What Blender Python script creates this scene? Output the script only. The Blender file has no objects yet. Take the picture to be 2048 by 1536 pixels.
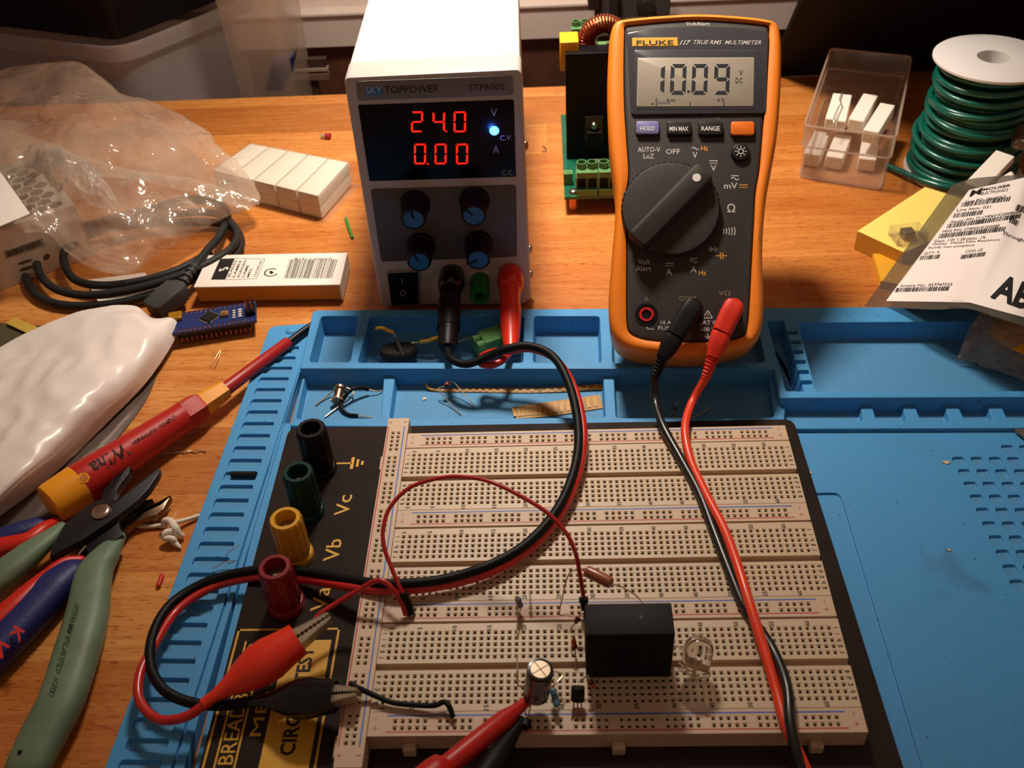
import bpy, math, random
from mathutils import Vector, Matrix
from mathutils.geometry import delaunay_2d_cdt
random.seed(7)
V = Vector
S = 0.001                                  # everything below is written in millimetres
SC = bpy.context.scene
COL = SC.collection

# ------------------------------------------------------------------ camera
FPX = 1995.4
CAM = V((61.867, -183.34, 306.0))
CROT = (Matrix.Rotation(0.0167917, 3, 'Z') @ Matrix.Rotation(0.0466987, 3, 'Y') @ Matrix.Rotation(0.8480424, 3, 'X'))
cd = bpy.data.cameras.new('camera')
cam = bpy.data.objects.new('camera', cd)
COL.objects.link(cam)
cam.location = CAM * S
cam.rotation_euler = (0.8480424, 0.0466987, 0.0167917)
cd.sensor_width = 36.0
cd.lens = FPX / 2048 * 36
cd.clip_start = 0.01
cd.clip_end = 20
cd.dof.use_dof = True
cd.dof.focus_distance = 0.45
cd.dof.aperture_fstop = 20
SC.camera = cam

# ------------------------------------------------------------------ world, lamps, exposure
w = bpy.data.worlds.new('room_light')
SC.world = w
w.use_nodes = True
bg = w.node_tree.nodes['Background']
bg.inputs[0].default_value = (1.0, 0.64, 0.44, 1)
bg.inputs[1].default_value = 0.17


def lamp(name, loc, target, size, power, color, size_y=None):
    l = bpy.data.lights.new(name, 'AREA')
    l.shape = 'DISK' if size_y is None else 'RECTANGLE'
    l.size = size * S
    if size_y:
        l.size_y = size_y * S
    l.energy = power
    l.color = color
    o = bpy.data.objects.new(name, l)
    COL.objects.link(o)
    o.location = V(loc) * S
    d = (V(target) - V(loc)).normalized()
    o.rotation_euler = d.to_track_quat('-Z', 'Y').to_euler()
    return o


dl = lamp('desk_lamp_light', (30, 410, 470), (50, 380, -20), 90, 1.75, (1.0, 0.88, 0.74))
dl.data.spread = math.radians(102)
lamp('overhead_fill_light', (300, 900, 1400), (60, 150, 0), 300, .8, (1.0, 0.78, 0.58))  # weak fill added from above, stands for no visible lamp
SC.view_settings.view_transform = 'Standard'
SC.view_settings.look = 'None'
SC.view_settings.gamma = 1
SC.view_settings.use_curve_mapping = False
SC.view_settings.exposure = 0.0


# ------------------------------------------------------------------ finding points in the place
def ray(x, y):
    return CROT @ V(((x - 1024) / FPX, -(y - 768) / FPX, -1.0))


def at(x, y, z):
    d = ray(x, y)
    return CAM + d * ((z - CAM.z) / d.z)


def atY(x, y, Y):
    d = ray(x, y)
    return CAM + d * ((Y - CAM.y) / d.y)


class Plane:
    """a flat face in the place: origin, right, up"""
    def __init__(s, o, ux, uy):
        s.o = V(o)
        s.x = V(ux).normalized()
        s.y = V(uy)
        s.y = (s.y - s.x * s.y.dot(s.x)).normalized()
        s.n = s.x.cross(s.y)

    def loc(s, x, y, h=0.0):
        d = ray(x, y)
        t = (s.o + s.n * h - CAM).dot(s.n) / d.dot(s.n)
        p = CAM + d * t - s.o
        return V((p.dot(s.x), p.dot(s.y), h))

    def w(s, u, v, h=0.0):
        return s.o + s.x * u + s.y * v + s.n * h

    def px(s, x, y, h=0.0):
        q = s.loc(x, y, h)
        return s.w(q.x, q.y, h)

    def M(s, u=0, v=0, h=0, rot=0):
        m = Matrix((s.x, s.y, s.n)).transposed().to_4x4()
        m.translation = s.w(u, v, h)
        return m @ Matrix.Rotation(rot, 4, 'Z')


def frame(o, x, y):
    p = Plane(o, x, y)
    return p.M()


# ------------------------------------------------------------------ materials
def lin(c):
    return tuple(((v / 255) / 12.92 if v / 255 <= .04045 else ((v / 255 + .055) / 1.055) ** 2.4) for v in c) + (1,)


MATS = {}


def mat(name, col, rough=.5, metal=0.0, noise=0.0, nscale=300, bump=0.0, bscale=800, col2=None, emis=0, sss=0, coat=0, trans=0, ior=1.45, alpha=1):
    if name in MATS:
        return MATS[name]
    m = bpy.data.materials.new(name)
    MATS[name] = m
    m.use_nodes = True
    nt = m.node_tree
    b = nt.nodes['Principled BSDF']
    b.inputs['Base Color'].default_value = lin(col)
    b.inputs['Roughness'].default_value = rough
    b.inputs['Metallic'].default_value = metal
    b.inputs['IOR'].default_value = ior
    b.inputs['Alpha'].default_value = alpha
    if max(col) < 66 and not metal and not coat:
        b.inputs['Specular IOR Level'].default_value = .22
    b.inputs['Transmission Weight'].default_value = trans
    if coat:
        b.inputs['Coat Weight'].default_value = coat
        b.inputs['Coat Roughness'].default_value = .15
    if emis:
        b.inputs['Emission Color'].default_value = lin(col)
        b.inputs['Emission Strength'].default_value = emis
    if sss:
        b.inputs['Subsurface Weight'].default_value = sss
        b.inputs['Subsurface Radius'].default_value = (1, .6, .3)
        b.inputs['Subsurface Scale'].default_value = .002
    tc = nt.nodes.new('ShaderNodeTexCoord')
    if noise or col2:
        n = nt.nodes.new('ShaderNodeTexNoise')
        n.inputs['Scale'].default_value = nscale
        n.inputs['Detail'].default_value = 3
        nt.links.new(tc.outputs['Object'], n.inputs['Vector'])
        r = nt.nodes.new('ShaderNodeMix')
        r.data_type = 'RGBA'
        c2 = col2 or tuple(max(0, v * (1 - noise)) for v in col)
        r.inputs[6].default_value = lin(col)
        r.inputs[7].default_value = lin(c2)
        mr = nt.nodes.new('ShaderNodeMapRange')
        mr.inputs[1].default_value = .35
        mr.inputs[2].default_value = .65
        nt.links.new(n.outputs[0], mr.inputs[0])
        nt.links.new(mr.outputs[0], r.inputs[0])
        nt.links.new(r.outputs[2], b.inputs['Base Color'])
    if bump:
        n2 = nt.nodes.new('ShaderNodeTexNoise')
        n2.inputs['Scale'].default_value = bscale
        nt.links.new(tc.outputs['Object'], n2.inputs['Vector'])
        bp = nt.nodes.new('ShaderNodeBump')
        bp.inputs['Strength'].default_value = bump
        bp.inputs['Distance'].default_value = .0005
        nt.links.new(n2.outputs[0], bp.inputs['Height'])
        nt.links.new(bp.outputs[0], b.inputs['Normal'])
    return m


def film(name, col, opac=.3, rough=.12, nscale=25, contrast=.4, bump=.6, bscale=60, gloss=1.0):
    """thin translucent plastic: part see-through, part cloudy, glossy, creased"""
    if name in MATS:
        return MATS[name]
    m = bpy.data.materials.new(name)
    MATS[name] = m
    m.use_nodes = True
    nt = m.node_tree
    b = nt.nodes['Principled BSDF']
    out = nt.nodes['Material Output']
    b.inputs['Base Color'].default_value = lin(col)
    b.inputs['Roughness'].default_value = rough
    tr = nt.nodes.new('ShaderNodeBsdfTransparent')
    mx = nt.nodes.new('ShaderNodeMixShader')
    tc = nt.nodes.new('ShaderNodeTexCoord')
    n = nt.nodes.new('ShaderNodeTexNoise')
    n.inputs['Scale'].default_value = nscale
    n.inputs['Detail'].default_value = 4
    nt.links.new(tc.outputs['Object'], n.inputs['Vector'])
    mr = nt.nodes.new('ShaderNodeMapRange')
    mr.inputs[1].default_value = .3
    mr.inputs[2].default_value = .7
    mr.inputs[3].default_value = max(0, opac - contrast / 2)
    mr.inputs[4].default_value = min(1, opac + contrast / 2)
    nt.links.new(n.outputs[0], mr.inputs[0])
    nt.links.new(mr.outputs[0], mx.inputs[0])
    nt.links.new(tr.outputs[0], mx.inputs[1])
    tl_ = nt.nodes.new('ShaderNodeBsdfTranslucent')
    tl_.inputs[0].default_value = lin(col)
    mb_ = nt.nodes.new('ShaderNodeMixShader')
    mb_.inputs[0].default_value = .6
    b.inputs['Specular IOR Level'].default_value = .1
    b.inputs['Roughness'].default_value = .6
    nt.links.new(b.outputs[0], mb_.inputs[1])
    nt.links.new(tl_.outputs[0], mb_.inputs[2])
    nt.links.new(mb_.outputs[0], mx.inputs[2])
    gl = nt.nodes.new('ShaderNodeBsdfGlossy')
    gl.inputs['Roughness'].default_value = rough
    fr = nt.nodes.new('ShaderNodeLayerWeight')
    fr.inputs[0].default_value = .35
    pw = nt.nodes.new('ShaderNodeMath')
    pw.operation = 'POWER'
    nt.links.new(fr.outputs['Facing'], pw.inputs[0])
    pw.inputs[1].default_value = 3.0
    ma = nt.nodes.new('ShaderNodeMath')
    ma.operation = 'MULTIPLY_ADD'
    nt.links.new(pw.outputs[0], ma.inputs[0])
    ma.inputs[1].default_value = .3 * gloss
    ma.inputs[2].default_value = .05 * gloss
    mx2 = nt.nodes.new('ShaderNodeMixShader')
    nt.links.new(ma.outputs[0], mx2.inputs[0])
    nt.links.new(mx.outputs[0], mx2.inputs[1])
    nt.links.new(gl.outputs[0], mx2.inputs[2])
    nt.links.new(mx2.outputs[0], out.inputs[0])
    n2 = nt.nodes.new('ShaderNodeTexNoise')
    n2.inputs['Scale'].default_value = bscale
    n2.inputs['Detail'].default_value = 3
    n2.inputs['Distortion'].default_value = 1.5
    nt.links.new(tc.outputs['Object'], n2.inputs['Vector'])
    bp = nt.nodes.new('ShaderNodeBump')
    bp.inputs['Strength'].default_value = bump
    bp.inputs['Distance'].default_value = .003
    nt.links.new(n2.outputs[0], bp.inputs['Height'])
    for q in (b, gl, fr):
        nt.links.new(bp.outputs[0], q.inputs['Normal'])
    return m


# ------------------------------------------------------------------ mesh builder
def catmull(pts, sub=8, closed=False):
    pts = [V(p) for p in pts]
    n = len(pts)
    out = []
    rng = n if closed else n - 1
    for i in range(rng):
        if closed:
            a, b, c, d = (pts[(i + k) % n] for k in (-1, 0, 1, 2))
        else:
            b, c = pts[i], pts[i + 1]
            a = pts[i - 1] if i else b * 2 - c
            d = pts[i + 2] if i + 2 < n else c * 2 - b
        for k in range(sub):
            t = k / sub
            out.append(.5 * ((2 * b) + (c - a) * t + (2 * a - 5 * b + 4 * c - d) * t * t + (3 * b - a - 3 * c + d) * t ** 3))
    if not closed:
        out.append(pts[-1])
    return out


def roundpoly(pts, r, seg=4):
    out = []
    n = len(pts)
    for i in range(n):
        p = V(pts[i]).to_2d() if len(pts[i]) > 2 else V(pts[i])
        a = V(pts[i - 1]).to_2d() if len(pts[i]) > 2 else V(pts[i - 1])
        c = V(pts[(i + 1) % n]).to_2d() if len(pts[i]) > 2 else V(pts[(i + 1) % n])
        rr = r[i] if isinstance(r, (list, tuple)) else r
        d1 = a - p
        d2 = c - p
        rr = min(rr, d1.length * .49, d2.length * .49)
        if rr <= 1e-6:
            out.append(p)
            continue
        d1.normalize()
        d2.normalize()
        s, e = p + d1 * rr, p + d2 * rr
        for k in range(seg + 1):
            t = k / seg
            out.append(s * (1 - t) ** 2 + p * 2 * t * (1 - t) + e * t * t)
    return out


def area2(p):
    return sum(p[i].x * p[(i + 1) % len(p)].y - p[(i + 1) % len(p)].x * p[i].y for i in range(len(p)))


def offs(pts, d):
    """grow (d>0) a counter-clockwise outline"""
    n = len(pts)
    o = []
    for i in range(n):
        a, p, c = pts[i - 1], pts[i], pts[(i + 1) % n]
        e1 = (p - a)
        e2 = (c - p)
        if e1.length < 1e-7:
            e1 = e2
        if e2.length < 1e-7:
            e2 = e1
        e1.normalize()
        e2.normalize()
        n1 = V((e1.y, -e1.x))
        n2 = V((e2.y, -e2.x))
        m = n1 + n2
        if m.length < 1e-6:
            m = n1
        m.normalize()
        o.append(p + m * (d / max(.5, m.dot(n1))))
    return o


def inside(p, poly):
    r = False
    for i in range(len(poly)):
        a, b = poly[i - 1], poly[i]
        if (a.y > p.y) != (b.y > p.y) and p.x < (b.x - a.x) * (p.y - a.y) / (b.y - a.y) + a.x:
            r = not r
    return r


class MB:
    def __init__(s, M=None):
        s.v = []
        s.f = []
        s.m = []
        s.M = M or Matrix.Identity(4)

    def add(s, vs, fs, m=0):
        b = len(s.v)
        s.v += [s.M @ V(v) for v in vs]
        s.f += [tuple(b + i for i in f) for f in fs]
        s.m += [m] * len(fs)
        return s

    def box(s, x0, y0, z0, x1, y1, z1, m=0):
        x0, x1 = sorted((x0, x1))
        y0, y1 = sorted((y0, y1))
        z0, z1 = sorted((z0, z1))
        vs = [(x, y, z) for z in (z0, z1) for y in (y0, y1) for x in (x0, x1)]
        return s.add(vs, [(0, 2, 3, 1), (4, 5, 7, 6), (0, 1, 5, 4), (2, 6, 7, 3), (0, 4, 6, 2), (1, 3, 7, 5)], m)

    def loops(s, L, m=0, cap0=True, cap1=True, closed=True):
        n = len(L[0])
        vs = [p for l in L for p in l]
        fs = []
        for i in range(len(L) - 1):
            for j in range(n if closed else n - 1):
                k = (j + 1) % n
                fs.append((i * n + j, i * n + k, (i + 1) * n + k, (i + 1) * n + j))
        if cap0:
            fs.append(tuple(reversed(range(n))))
        if cap1:
            fs.append(tuple(range((len(L) - 1) * n, len(L) * n)))
        return s.add(vs, fs, m)

    def prism(s, pts, z0, z1, m=0, ch=0.0):
        pts = [V((p[0], p[1])) for p in pts]
        if area2(pts) < 0:
            pts.reverse()
        L = [[(p.x, p.y, z0) for p in pts]]
        if ch:
            L.append([(p.x, p.y, z1 - ch) for p in pts])
            L.append([(p.x, p.y, z1 - ch * .3) for p in offs(pts, -ch * .3)])
            L.append([(p.x, p.y, z1) for p in offs(pts, -ch)])
        else:
            L.append([(p.x, p.y, z1) for p in pts])
        return s.loops(L, m)

    def lathe(s, prof, seg=32, m=0, cap0=True, cap1=True, rf=None):
        L = []
        for r, z in prof:
            L.append([((r * (rf(k / seg) if rf else 1)) * math.cos(2 * math.pi * k / seg), (r * (rf(k / seg) if rf else 1)) * math.sin(2 * math.pi * k / seg), z) for k in range(seg)])
        return s.loops(L, m, cap0, cap1)

    def cyl(s, x, y, z0, z1, r, r1=None, seg=28, m=0):
        r1 = r if r1 is None else r1
        L = [[(x + q * math.cos(2 * math.pi * k / seg), y + q * math.sin(2 * math.pi * k / seg), z) for k in range(seg)] for q, z in ((r, z0), (r1, z1))]
        return s.loops(L, m)

    def tube(s, path, r, seg=12, m=0, flat=1.0, up=None, round_end=False, sq=0):
        path = [V(p) for p in path]
        n = len(path)
        rs = r if isinstance(r, (list, tuple)) else [r] * n
        if len(rs) != n:
            k = len(rs) - 1
            rs = [rs[min(k, int(i / (n - 1) * k))] * (1 - (i / (n - 1) * k) % 1) + rs[min(k, int(i / (n - 1) * k) + 1)] * ((i / (n - 1) * k) % 1) for i in range(n)]
        if round_end:
            ta = (path[0] - path[1]).normalized()
            tb = (path[-1] - path[-2]).normalized()
            ra, rb = rs[0], rs[-1]
            path = [path[0] + ta * ra * d for d in (.97, .8, .45)] + path + [path[-1] + tb * rb * d for d in (.45, .8, .97)]
            rs = [ra * .25, ra * .6, ra * .89] + list(rs) + [rb * .89, rb * .6, rb * .25]
            n = len(path)
        L = []
        t0 = (path[1] - path[0]).normalized()
        ref = V(up) if up else (V((0, 0, 1)) if abs(t0.z) < .9 else V((1, 0, 0)))
        for i, p in enumerate(path):
            t = (path[min(i + 1, n - 1)] - path[max(i - 1, 0)])
            if t.length < 1e-9:
                t = t0
            t.normalize()
            a = (ref - t * ref.dot(t))
            if a.length < 1e-4:
                a = t.orthogonal()
            a.normalize()
            if not up:
                ref = a
            b = t.cross(a)
            L.append([])
            for k in range(seg):
                ca, sa = math.cos(2 * math.pi * k / seg), math.sin(2 * math.pi * k / seg)
                g = 1 if not sq else 1 / (abs(ca) ** sq + abs(sa) ** sq) ** (1 / sq)
                L[-1].append(p + (a * ca * flat + b * sa) * rs[i] * g)
        return s.loops(L, m)

    def ball(s, c, r, m=0, seg=16, sz=1.0):
        c = V(c)
        old = s.M
        s.M = old @ Matrix.Translation(c)
        s.lathe([(r * math.sin(math.pi * (k + .02) / 10.04), -r * sz * math.cos(math.pi * (k + .02) / 10.04)) for k in range(11)], seg, m)
        s.M = old
        return s

    def slab(s, outer, z1, z0, pockets, m=0, soft=.5, mf=None):
        """flat slab with rounded pockets; pockets = [(pts, floor z, taper)]"""
        outer = [V((p[0], p[1])) for p in outer]
        if area2(outer) < 0:
            outer.reverse()
        polys = []
        for pts, zf, tp in pockets:
            pts = [V((p[0], p[1])) for p in pts]
            if area2(pts) < 0:
                pts.reverse()
            polys.append((pts, zf, tp))
        top = offs(outer, -soft)
        rings = [top] + [offs(p, soft * .6) for p, _, _ in polys]
        flat = [v for r in rings for v in r]
        eds = []
        b0 = 0
        for r in rings:
            eds += [(b0 + i, b0 + (i + 1) % len(r)) for i in range(len(r))]
            b0 += len(r)
        res = delaunay_2d_cdt(flat, eds, [], 0, 1e-5)
        flat = [V(v) for v in res[0]]
        fs = []
        for t in res[2]:
            c = sum((flat[i] for i in t), V((0, 0))) / len(t)
            if inside(c, rings[0]) and not any(inside(c, r) for r in rings[1:]):
                if area2([flat[i] for i in t]) < 0:
                    t = tuple(reversed(t))
                fs.append(tuple(t))
        s.add([(v.x, v.y, z1) for v in flat], fs, m)
        s.loops([[(p.x, p.y, z0) for p in outer], [(p.x, p.y, z1 - soft) for p in outer], [(p.x, p.y, z1 - soft * .3) for p in offs(outer, -soft * .3)], [(p.x, p.y, z1) for p in top]], m, True, False)
        for p, zf, tp in polys:
            h = z1 - zf
            sf = min(soft, h * .4)
            L = [(offs(p, soft * .6), z1), (offs(p, .15 * soft), z1 - sf * .25), (p, z1 - sf), (offs(p, -tp), zf + sf), (offs(p, -tp - sf * .3), zf + sf * .25), (offs(p, -tp - sf), zf)]
            s.loops([[(q.x, q.y, z) for q in l] for l, z in L][::1], m, False, False)
            l = L[-1][0]
            s.add([(q.x, q.y, zf) for q in l], [tuple(range(len(l)))], m if mf is None else (mf(zf) if callable(mf) else mf))
            # pocket walls face inwards
        return s

    def sheet(s, P, m=0, th=None, flip=False):
        """P = grid of points; th = thickness grid function for a closed pillow"""
        nu, nv = len(P), len(P[0])
        vs = [V(P[i][j]) for i in range(nu) for j in range(nv)]
        fs = [(i * nv + j, (i + 1) * nv + j, (i + 1) * nv + j + 1, i * nv + j + 1) for i in range(nu - 1) for j in range(nv - 1)]
        if flip:
            fs = [tuple(reversed(f)) for f in fs]
        s.add(vs, fs, m)
        if th:
            vb = [V(P[i][j]) - V((0, 0, th(i / (nu - 1), j / (nv - 1)))) for i in range(nu) for j in range(nv)]
            s.add(vb, [tuple(reversed(f)) for f in fs], m)
            b = len(s.v) - len(vb)
            a = b - len(vs)
            edge = [i * nv for i in range(nu)] + [(nu - 1) * nv + j for j in range(1, nv)] + [i * nv + nv - 1 for i in range(nu - 2, -1, -1)] + [j for j in range(nv - 2, 0, -1)]
            for k in range(len(edge)):
                e, g = edge[k], edge[(k + 1) % len(edge)]
                q = (a + e, b + e, b + g, a + g)
                s.f.append(q if not flip else tuple(reversed(q)))
                s.m.append(m)
        return s

    def text(s, t, fn, m=0, bold=0.0, shear=0.0, sp=1.0, res=2):
        """lettering: fn maps (0..1, 0..1) of the text box to a point"""
        vs, fs = text_mesh(t, bold, shear, sp, res)
        s.add([fn(a, b) for a, b in vs], fs, m)
        return s

    def build(s, name, mats, parent=None, bevel=0, smooth=40, weld=False, origin=None, seg=2):
        me = bpy.data.meshes.new(name)
        if parent is not None:
            o0 = parent['_w']
            o0 = V(o0)
        elif origin is not None:
            o0 = V(origin)
        else:
            xs = [min(v[i] for v in s.v) for i in range(3)]
            xe = [max(v[i] for v in s.v) for i in range(3)]
            o0 = V(((xs[0] + xe[0]) / 2, (xs[1] + xe[1]) / 2, xs[2]))
        me.from_pydata([(v - o0) * S for v in s.v], [], s.f)
        if not isinstance(mats, (list, tuple)):
            mats = [mats]
        for q in mats:
            me.materials.append(q)
        me.polygons.foreach_set('material_index', s.m)
        me.update()
        me.validate()
        if smooth:
            me.shade_smooth()
            me.set_sharp_from_angle(angle=math.radians(smooth))
        o = bpy.data.objects.new(name, me)
        COL.objects.link(o)
        if parent is not None:
            o.parent = parent
        else:
            o.location = o0 * S
        o['_w'] = tuple(o0)
        if bevel:
            md = o.modifiers.new('bevel', 'BEVEL')
            md.width = bevel * S
            md.segments = seg
            md.limit_method = 'ANGLE'
            md.angle_limit = math.radians(40)
            md.harden_normals = False
        return o


_TC = {}


def text_mesh(t, bold=0.0, shear=0.0, sp=1.0, res=2):
    k = (t, bold, shear, sp)
    if k in _TC:
        return _TC[k]
    c = bpy.data.curves.new('t', 'FONT')
    c.body = t
    c.resolution_u = res
    c.offset = bold
    c.shear = shear
    c.space_character = sp
    o = bpy.data.objects.new('t', c)
    COL.objects.link(o)
    dg = bpy.context.evaluated_depsgraph_get()
    me = o.evaluated_get(dg).to_mesh()
    vs = [(v.co.x, v.co.y) for v in me.vertices]
    fs = [tuple(p.vertices) for p in me.polygons]
    nz = sum(p.normal.z for p in me.polygons)
    if nz < 0:
        fs = [tuple(reversed(f)) for f in fs]
    o.evaluated_get(dg).to_mesh_clear()
    bpy.data.objects.remove(o)
    bpy.data.curves.remove(c)
    x0, x1 = min(v[0] for v in vs), max(v[0] for v in vs)
    y0, y1 = min(v[1] for v in vs), max(v[1] for v in vs)
    r = ([((a - x0) / max(1e-6, x1 - x0), (b - y0) / max(1e-6, y1 - y0)) for a, b in vs], fs)
    _TC[k] = r
    return r


def par(BL, BR, TL):
    BL, BR, TL = V(BL), V(BR), V(TL)
    return lambda a, b: BL + (BR - BL) * a + (TL - BL) * b


def pxpar(pl, BL, BR, TL, h=.06):
    return par(pl.px(*BL, h), pl.px(*BR, h), pl.px(*TL, h))


def tag(o, label=None, cat=None, group=None, kind=None):
    if label:
        o['label'] = label
    if cat:
        o['category'] = cat
    if group:
        o['group'] = group
    if kind:
        o['kind'] = kind
    return o


def thing(name, loc, label, cat, group=None):
    o = bpy.data.objects.new(name, None)
    o.empty_display_size = .01
    COL.objects.link(o)
    o.location = V(loc) * S
    o['_w'] = tuple(V(loc))
    return tag(o, label, cat, group)


def pxpath(pts, sub=8):
    return catmull([at(*p) for p in pts], sub)


def fr_axis(p0, p1, up=(0, 0, 1)):
    """matrix with local z running from p0 to p1, local x as near as possible to up"""
    p0, p1 = V(p0), V(p1)
    z = (p1 - p0).normalized()
    x = V(up) - z * V(up).dot(z)
    if x.length < 1e-3:
        x = z.orthogonal()
    x.normalize()
    m = Matrix((x, z.cross(x), z)).transposed().to_4x4()
    m.translation = p0
    return m
# ------------------------------------------------------------------ the setting
DZ = -20.0


def wood_material():
    m = bpy.data.materials.new('beech_staves')
    m.use_nodes = True
    nt = m.node_tree
    N = nt.nodes.new
    Lk = nt.links.new
    b = nt.nodes['Principled BSDF']
    tc = N('ShaderNodeTexCoord')
    sep = N('ShaderNodeSeparateXYZ')
    Lk(tc.outputs['Object'], sep.inputs[0])

    def math_(op, a, c=None):
        q = N('ShaderNodeMath')
        q.operation = op
        for i, x in enumerate((a, c)):
            if x is None:
                continue
            if isinstance(x, (int, float)):
                q.inputs[i].default_value = x
            else:
                Lk(x, q.inputs[i])
        return q.outputs[0]
    row = math_('FLOOR', math_('DIVIDE', math_('ADD', sep.outputs[1], .012), .043))
    wn = N('ShaderNodeTexWhiteNoise')
    wn.noise_dimensions = '1D'
    Lk(row, wn.inputs['W'])
    colx = math_('FLOOR', math_('ADD', math_('DIVIDE', sep.outputs[0], .36), math_('MULTIPLY', wn.outputs[0], 7.0)))
    wn2 = N('ShaderNodeTexWhiteNoise')
    wn2.noise_dimensions = '2D'
    cmb = N('ShaderNodeCombineXYZ')
    Lk(row, cmb.inputs[0])
    Lk(colx, cmb.inputs[1])
    Lk(cmb.outputs[0], wn2.inputs['Vector'])
    ramp = N('ShaderNodeValToRGB')
    ramp.color_ramp.elements[0].color = lin((178, 112, 50))
    ramp.color_ramp.elements[1].color = lin((212, 148, 78))
    e = ramp.color_ramp.elements.new(.5)
    e.color = lin((196, 126, 58))
    Lk(wn2.outputs[0], ramp.inputs[0])

    def stretched(sx, sy, det, dist=0.0):
        mp = N('ShaderNodeMapping')
        mp.inputs['Scale'].default_value = (sx, sy, 60)
        ad = N('ShaderNodeVectorMath')
        ad.operation = 'ADD'
        sc = N('ShaderNodeVectorMath')
        sc.operation = 'SCALE'
        Lk(wn2.outputs[1], sc.inputs[0])
        sc.inputs['Scale'].default_value = 3.0
        Lk(tc.outputs['Object'], ad.inputs[0])
        Lk(sc.outputs[0], ad.inputs[1])
        Lk(ad.outputs[0], mp.inputs[0])
        n = N('ShaderNodeTexNoise')
        n.inputs['Scale'].default_value = 1
        n.inputs['Detail'].default_value = det
        n.inputs['Distortion'].default_value = dist
        Lk(mp.outputs[0], n.inputs['Vector'])
        return n.outputs[0]
    g1 = stretched(9, 90, 4, .6)
    g2 = stretched(180, 1300, 1)
    g3 = stretched(28, 420, 3, .2)

    def mixc(fac, a, c):
        q = N('ShaderNodeMix')
        q.data_type = 'RGBA'
        q.blend_type = 'MULTIPLY'
        Lk(fac, q.inputs[0])
        Lk(a, q.inputs[6])
        q.inputs[7].default_value = lin(c)
        return q.outputs[2]

    def rng(x, a, c, lo=0.0, hi=1.0):
        q = N('ShaderNodeMapRange')
        Lk(x, q.inputs[0])
        q.inputs[1].default_value, q.inputs[2].default_value, q.inputs[3].default_value, q.inputs[4].default_value = a, c, lo, hi
        return q.outputs[0]
    c1 = mixc(rng(g1, .35, .7, 0, .55), ramp.outputs[0], (228, 186, 130))
    c2 = mixc(rng(g3, .42, .7, 0, .55), c1, (222, 184, 135))
    c3 = mixc(rng(g2, .60, .70, 0, .8), c2, (200, 140, 90))
    seam = math_('PINGPONG', math_('DIVIDE', math_('ADD', sep.outputs[1], .012), .043), .5)
    c4 = mixc(rng(seam, .0, .008, .35, 0), c3, (170, 115, 70))
    Lk(c4, b.inputs['Base Color'])
    b.inputs['Roughness'].default_value = .38
    b.inputs['Coat Weight'].default_value = .25
    b.inputs['Coat Roughness'].default_value = .2
    bp = N('ShaderNodeBump')
    bp.inputs['Strength'].default_value = .12
    bp.inputs['Distance'].default_value = .0004
    Lk(g3, bp.inputs['Height'])
    Lk(bp.outputs[0], b.inputs['Normal'])
    return m


WOOD = wood_material()
o = MB().box(-620, -260, -58, 720, 521, DZ).build('workbench_top', WOOD, bevel=1.5, origin=(0, 0, -58))
tag(o, 'orange-brown beech block workbench top under all the tools', 'workbench')

wallm = mat('painted_wall', (205, 188, 178), .6, noise=.04, nscale=20, bump=.05, bscale=150)
dark_sill = mat('shaded_brown_board', (92, 52, 34), .6, noise=.3, nscale=30)  # dark brown holds the shade of the gap behind the bench
o = MB().box(-700, 522, -110, 800, 640, -90).box(-700, 628, -90, 800, 640, -26).build('trim_1', dark_sill, bevel=1)
tag(o, kind='structure')
WY = 622
lz = atY(690, 24, WY).z
o = MB().box(-700, WY, -26, 800, WY + 20, lz - 1).box(-700, WY - 2, lz - 3, 800, WY + 20, lz).build('trim_2', wallm, bevel=.8)
tag(o, kind='structure')
o = MB().box(-700, WY + 12, -60, 800, WY + 60, 900).build('wall_back', mat('wall_paint', (222, 205, 194), .6, noise=.04, nscale=20))
tag(o, kind='structure')
o = MB().box(-1400, -1200, -760, 1500, 682, -740).build('floor', mat('floor_boards', (90, 66, 48), .5, noise=.2, nscale=8))
tag(o, kind='structure')

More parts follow.
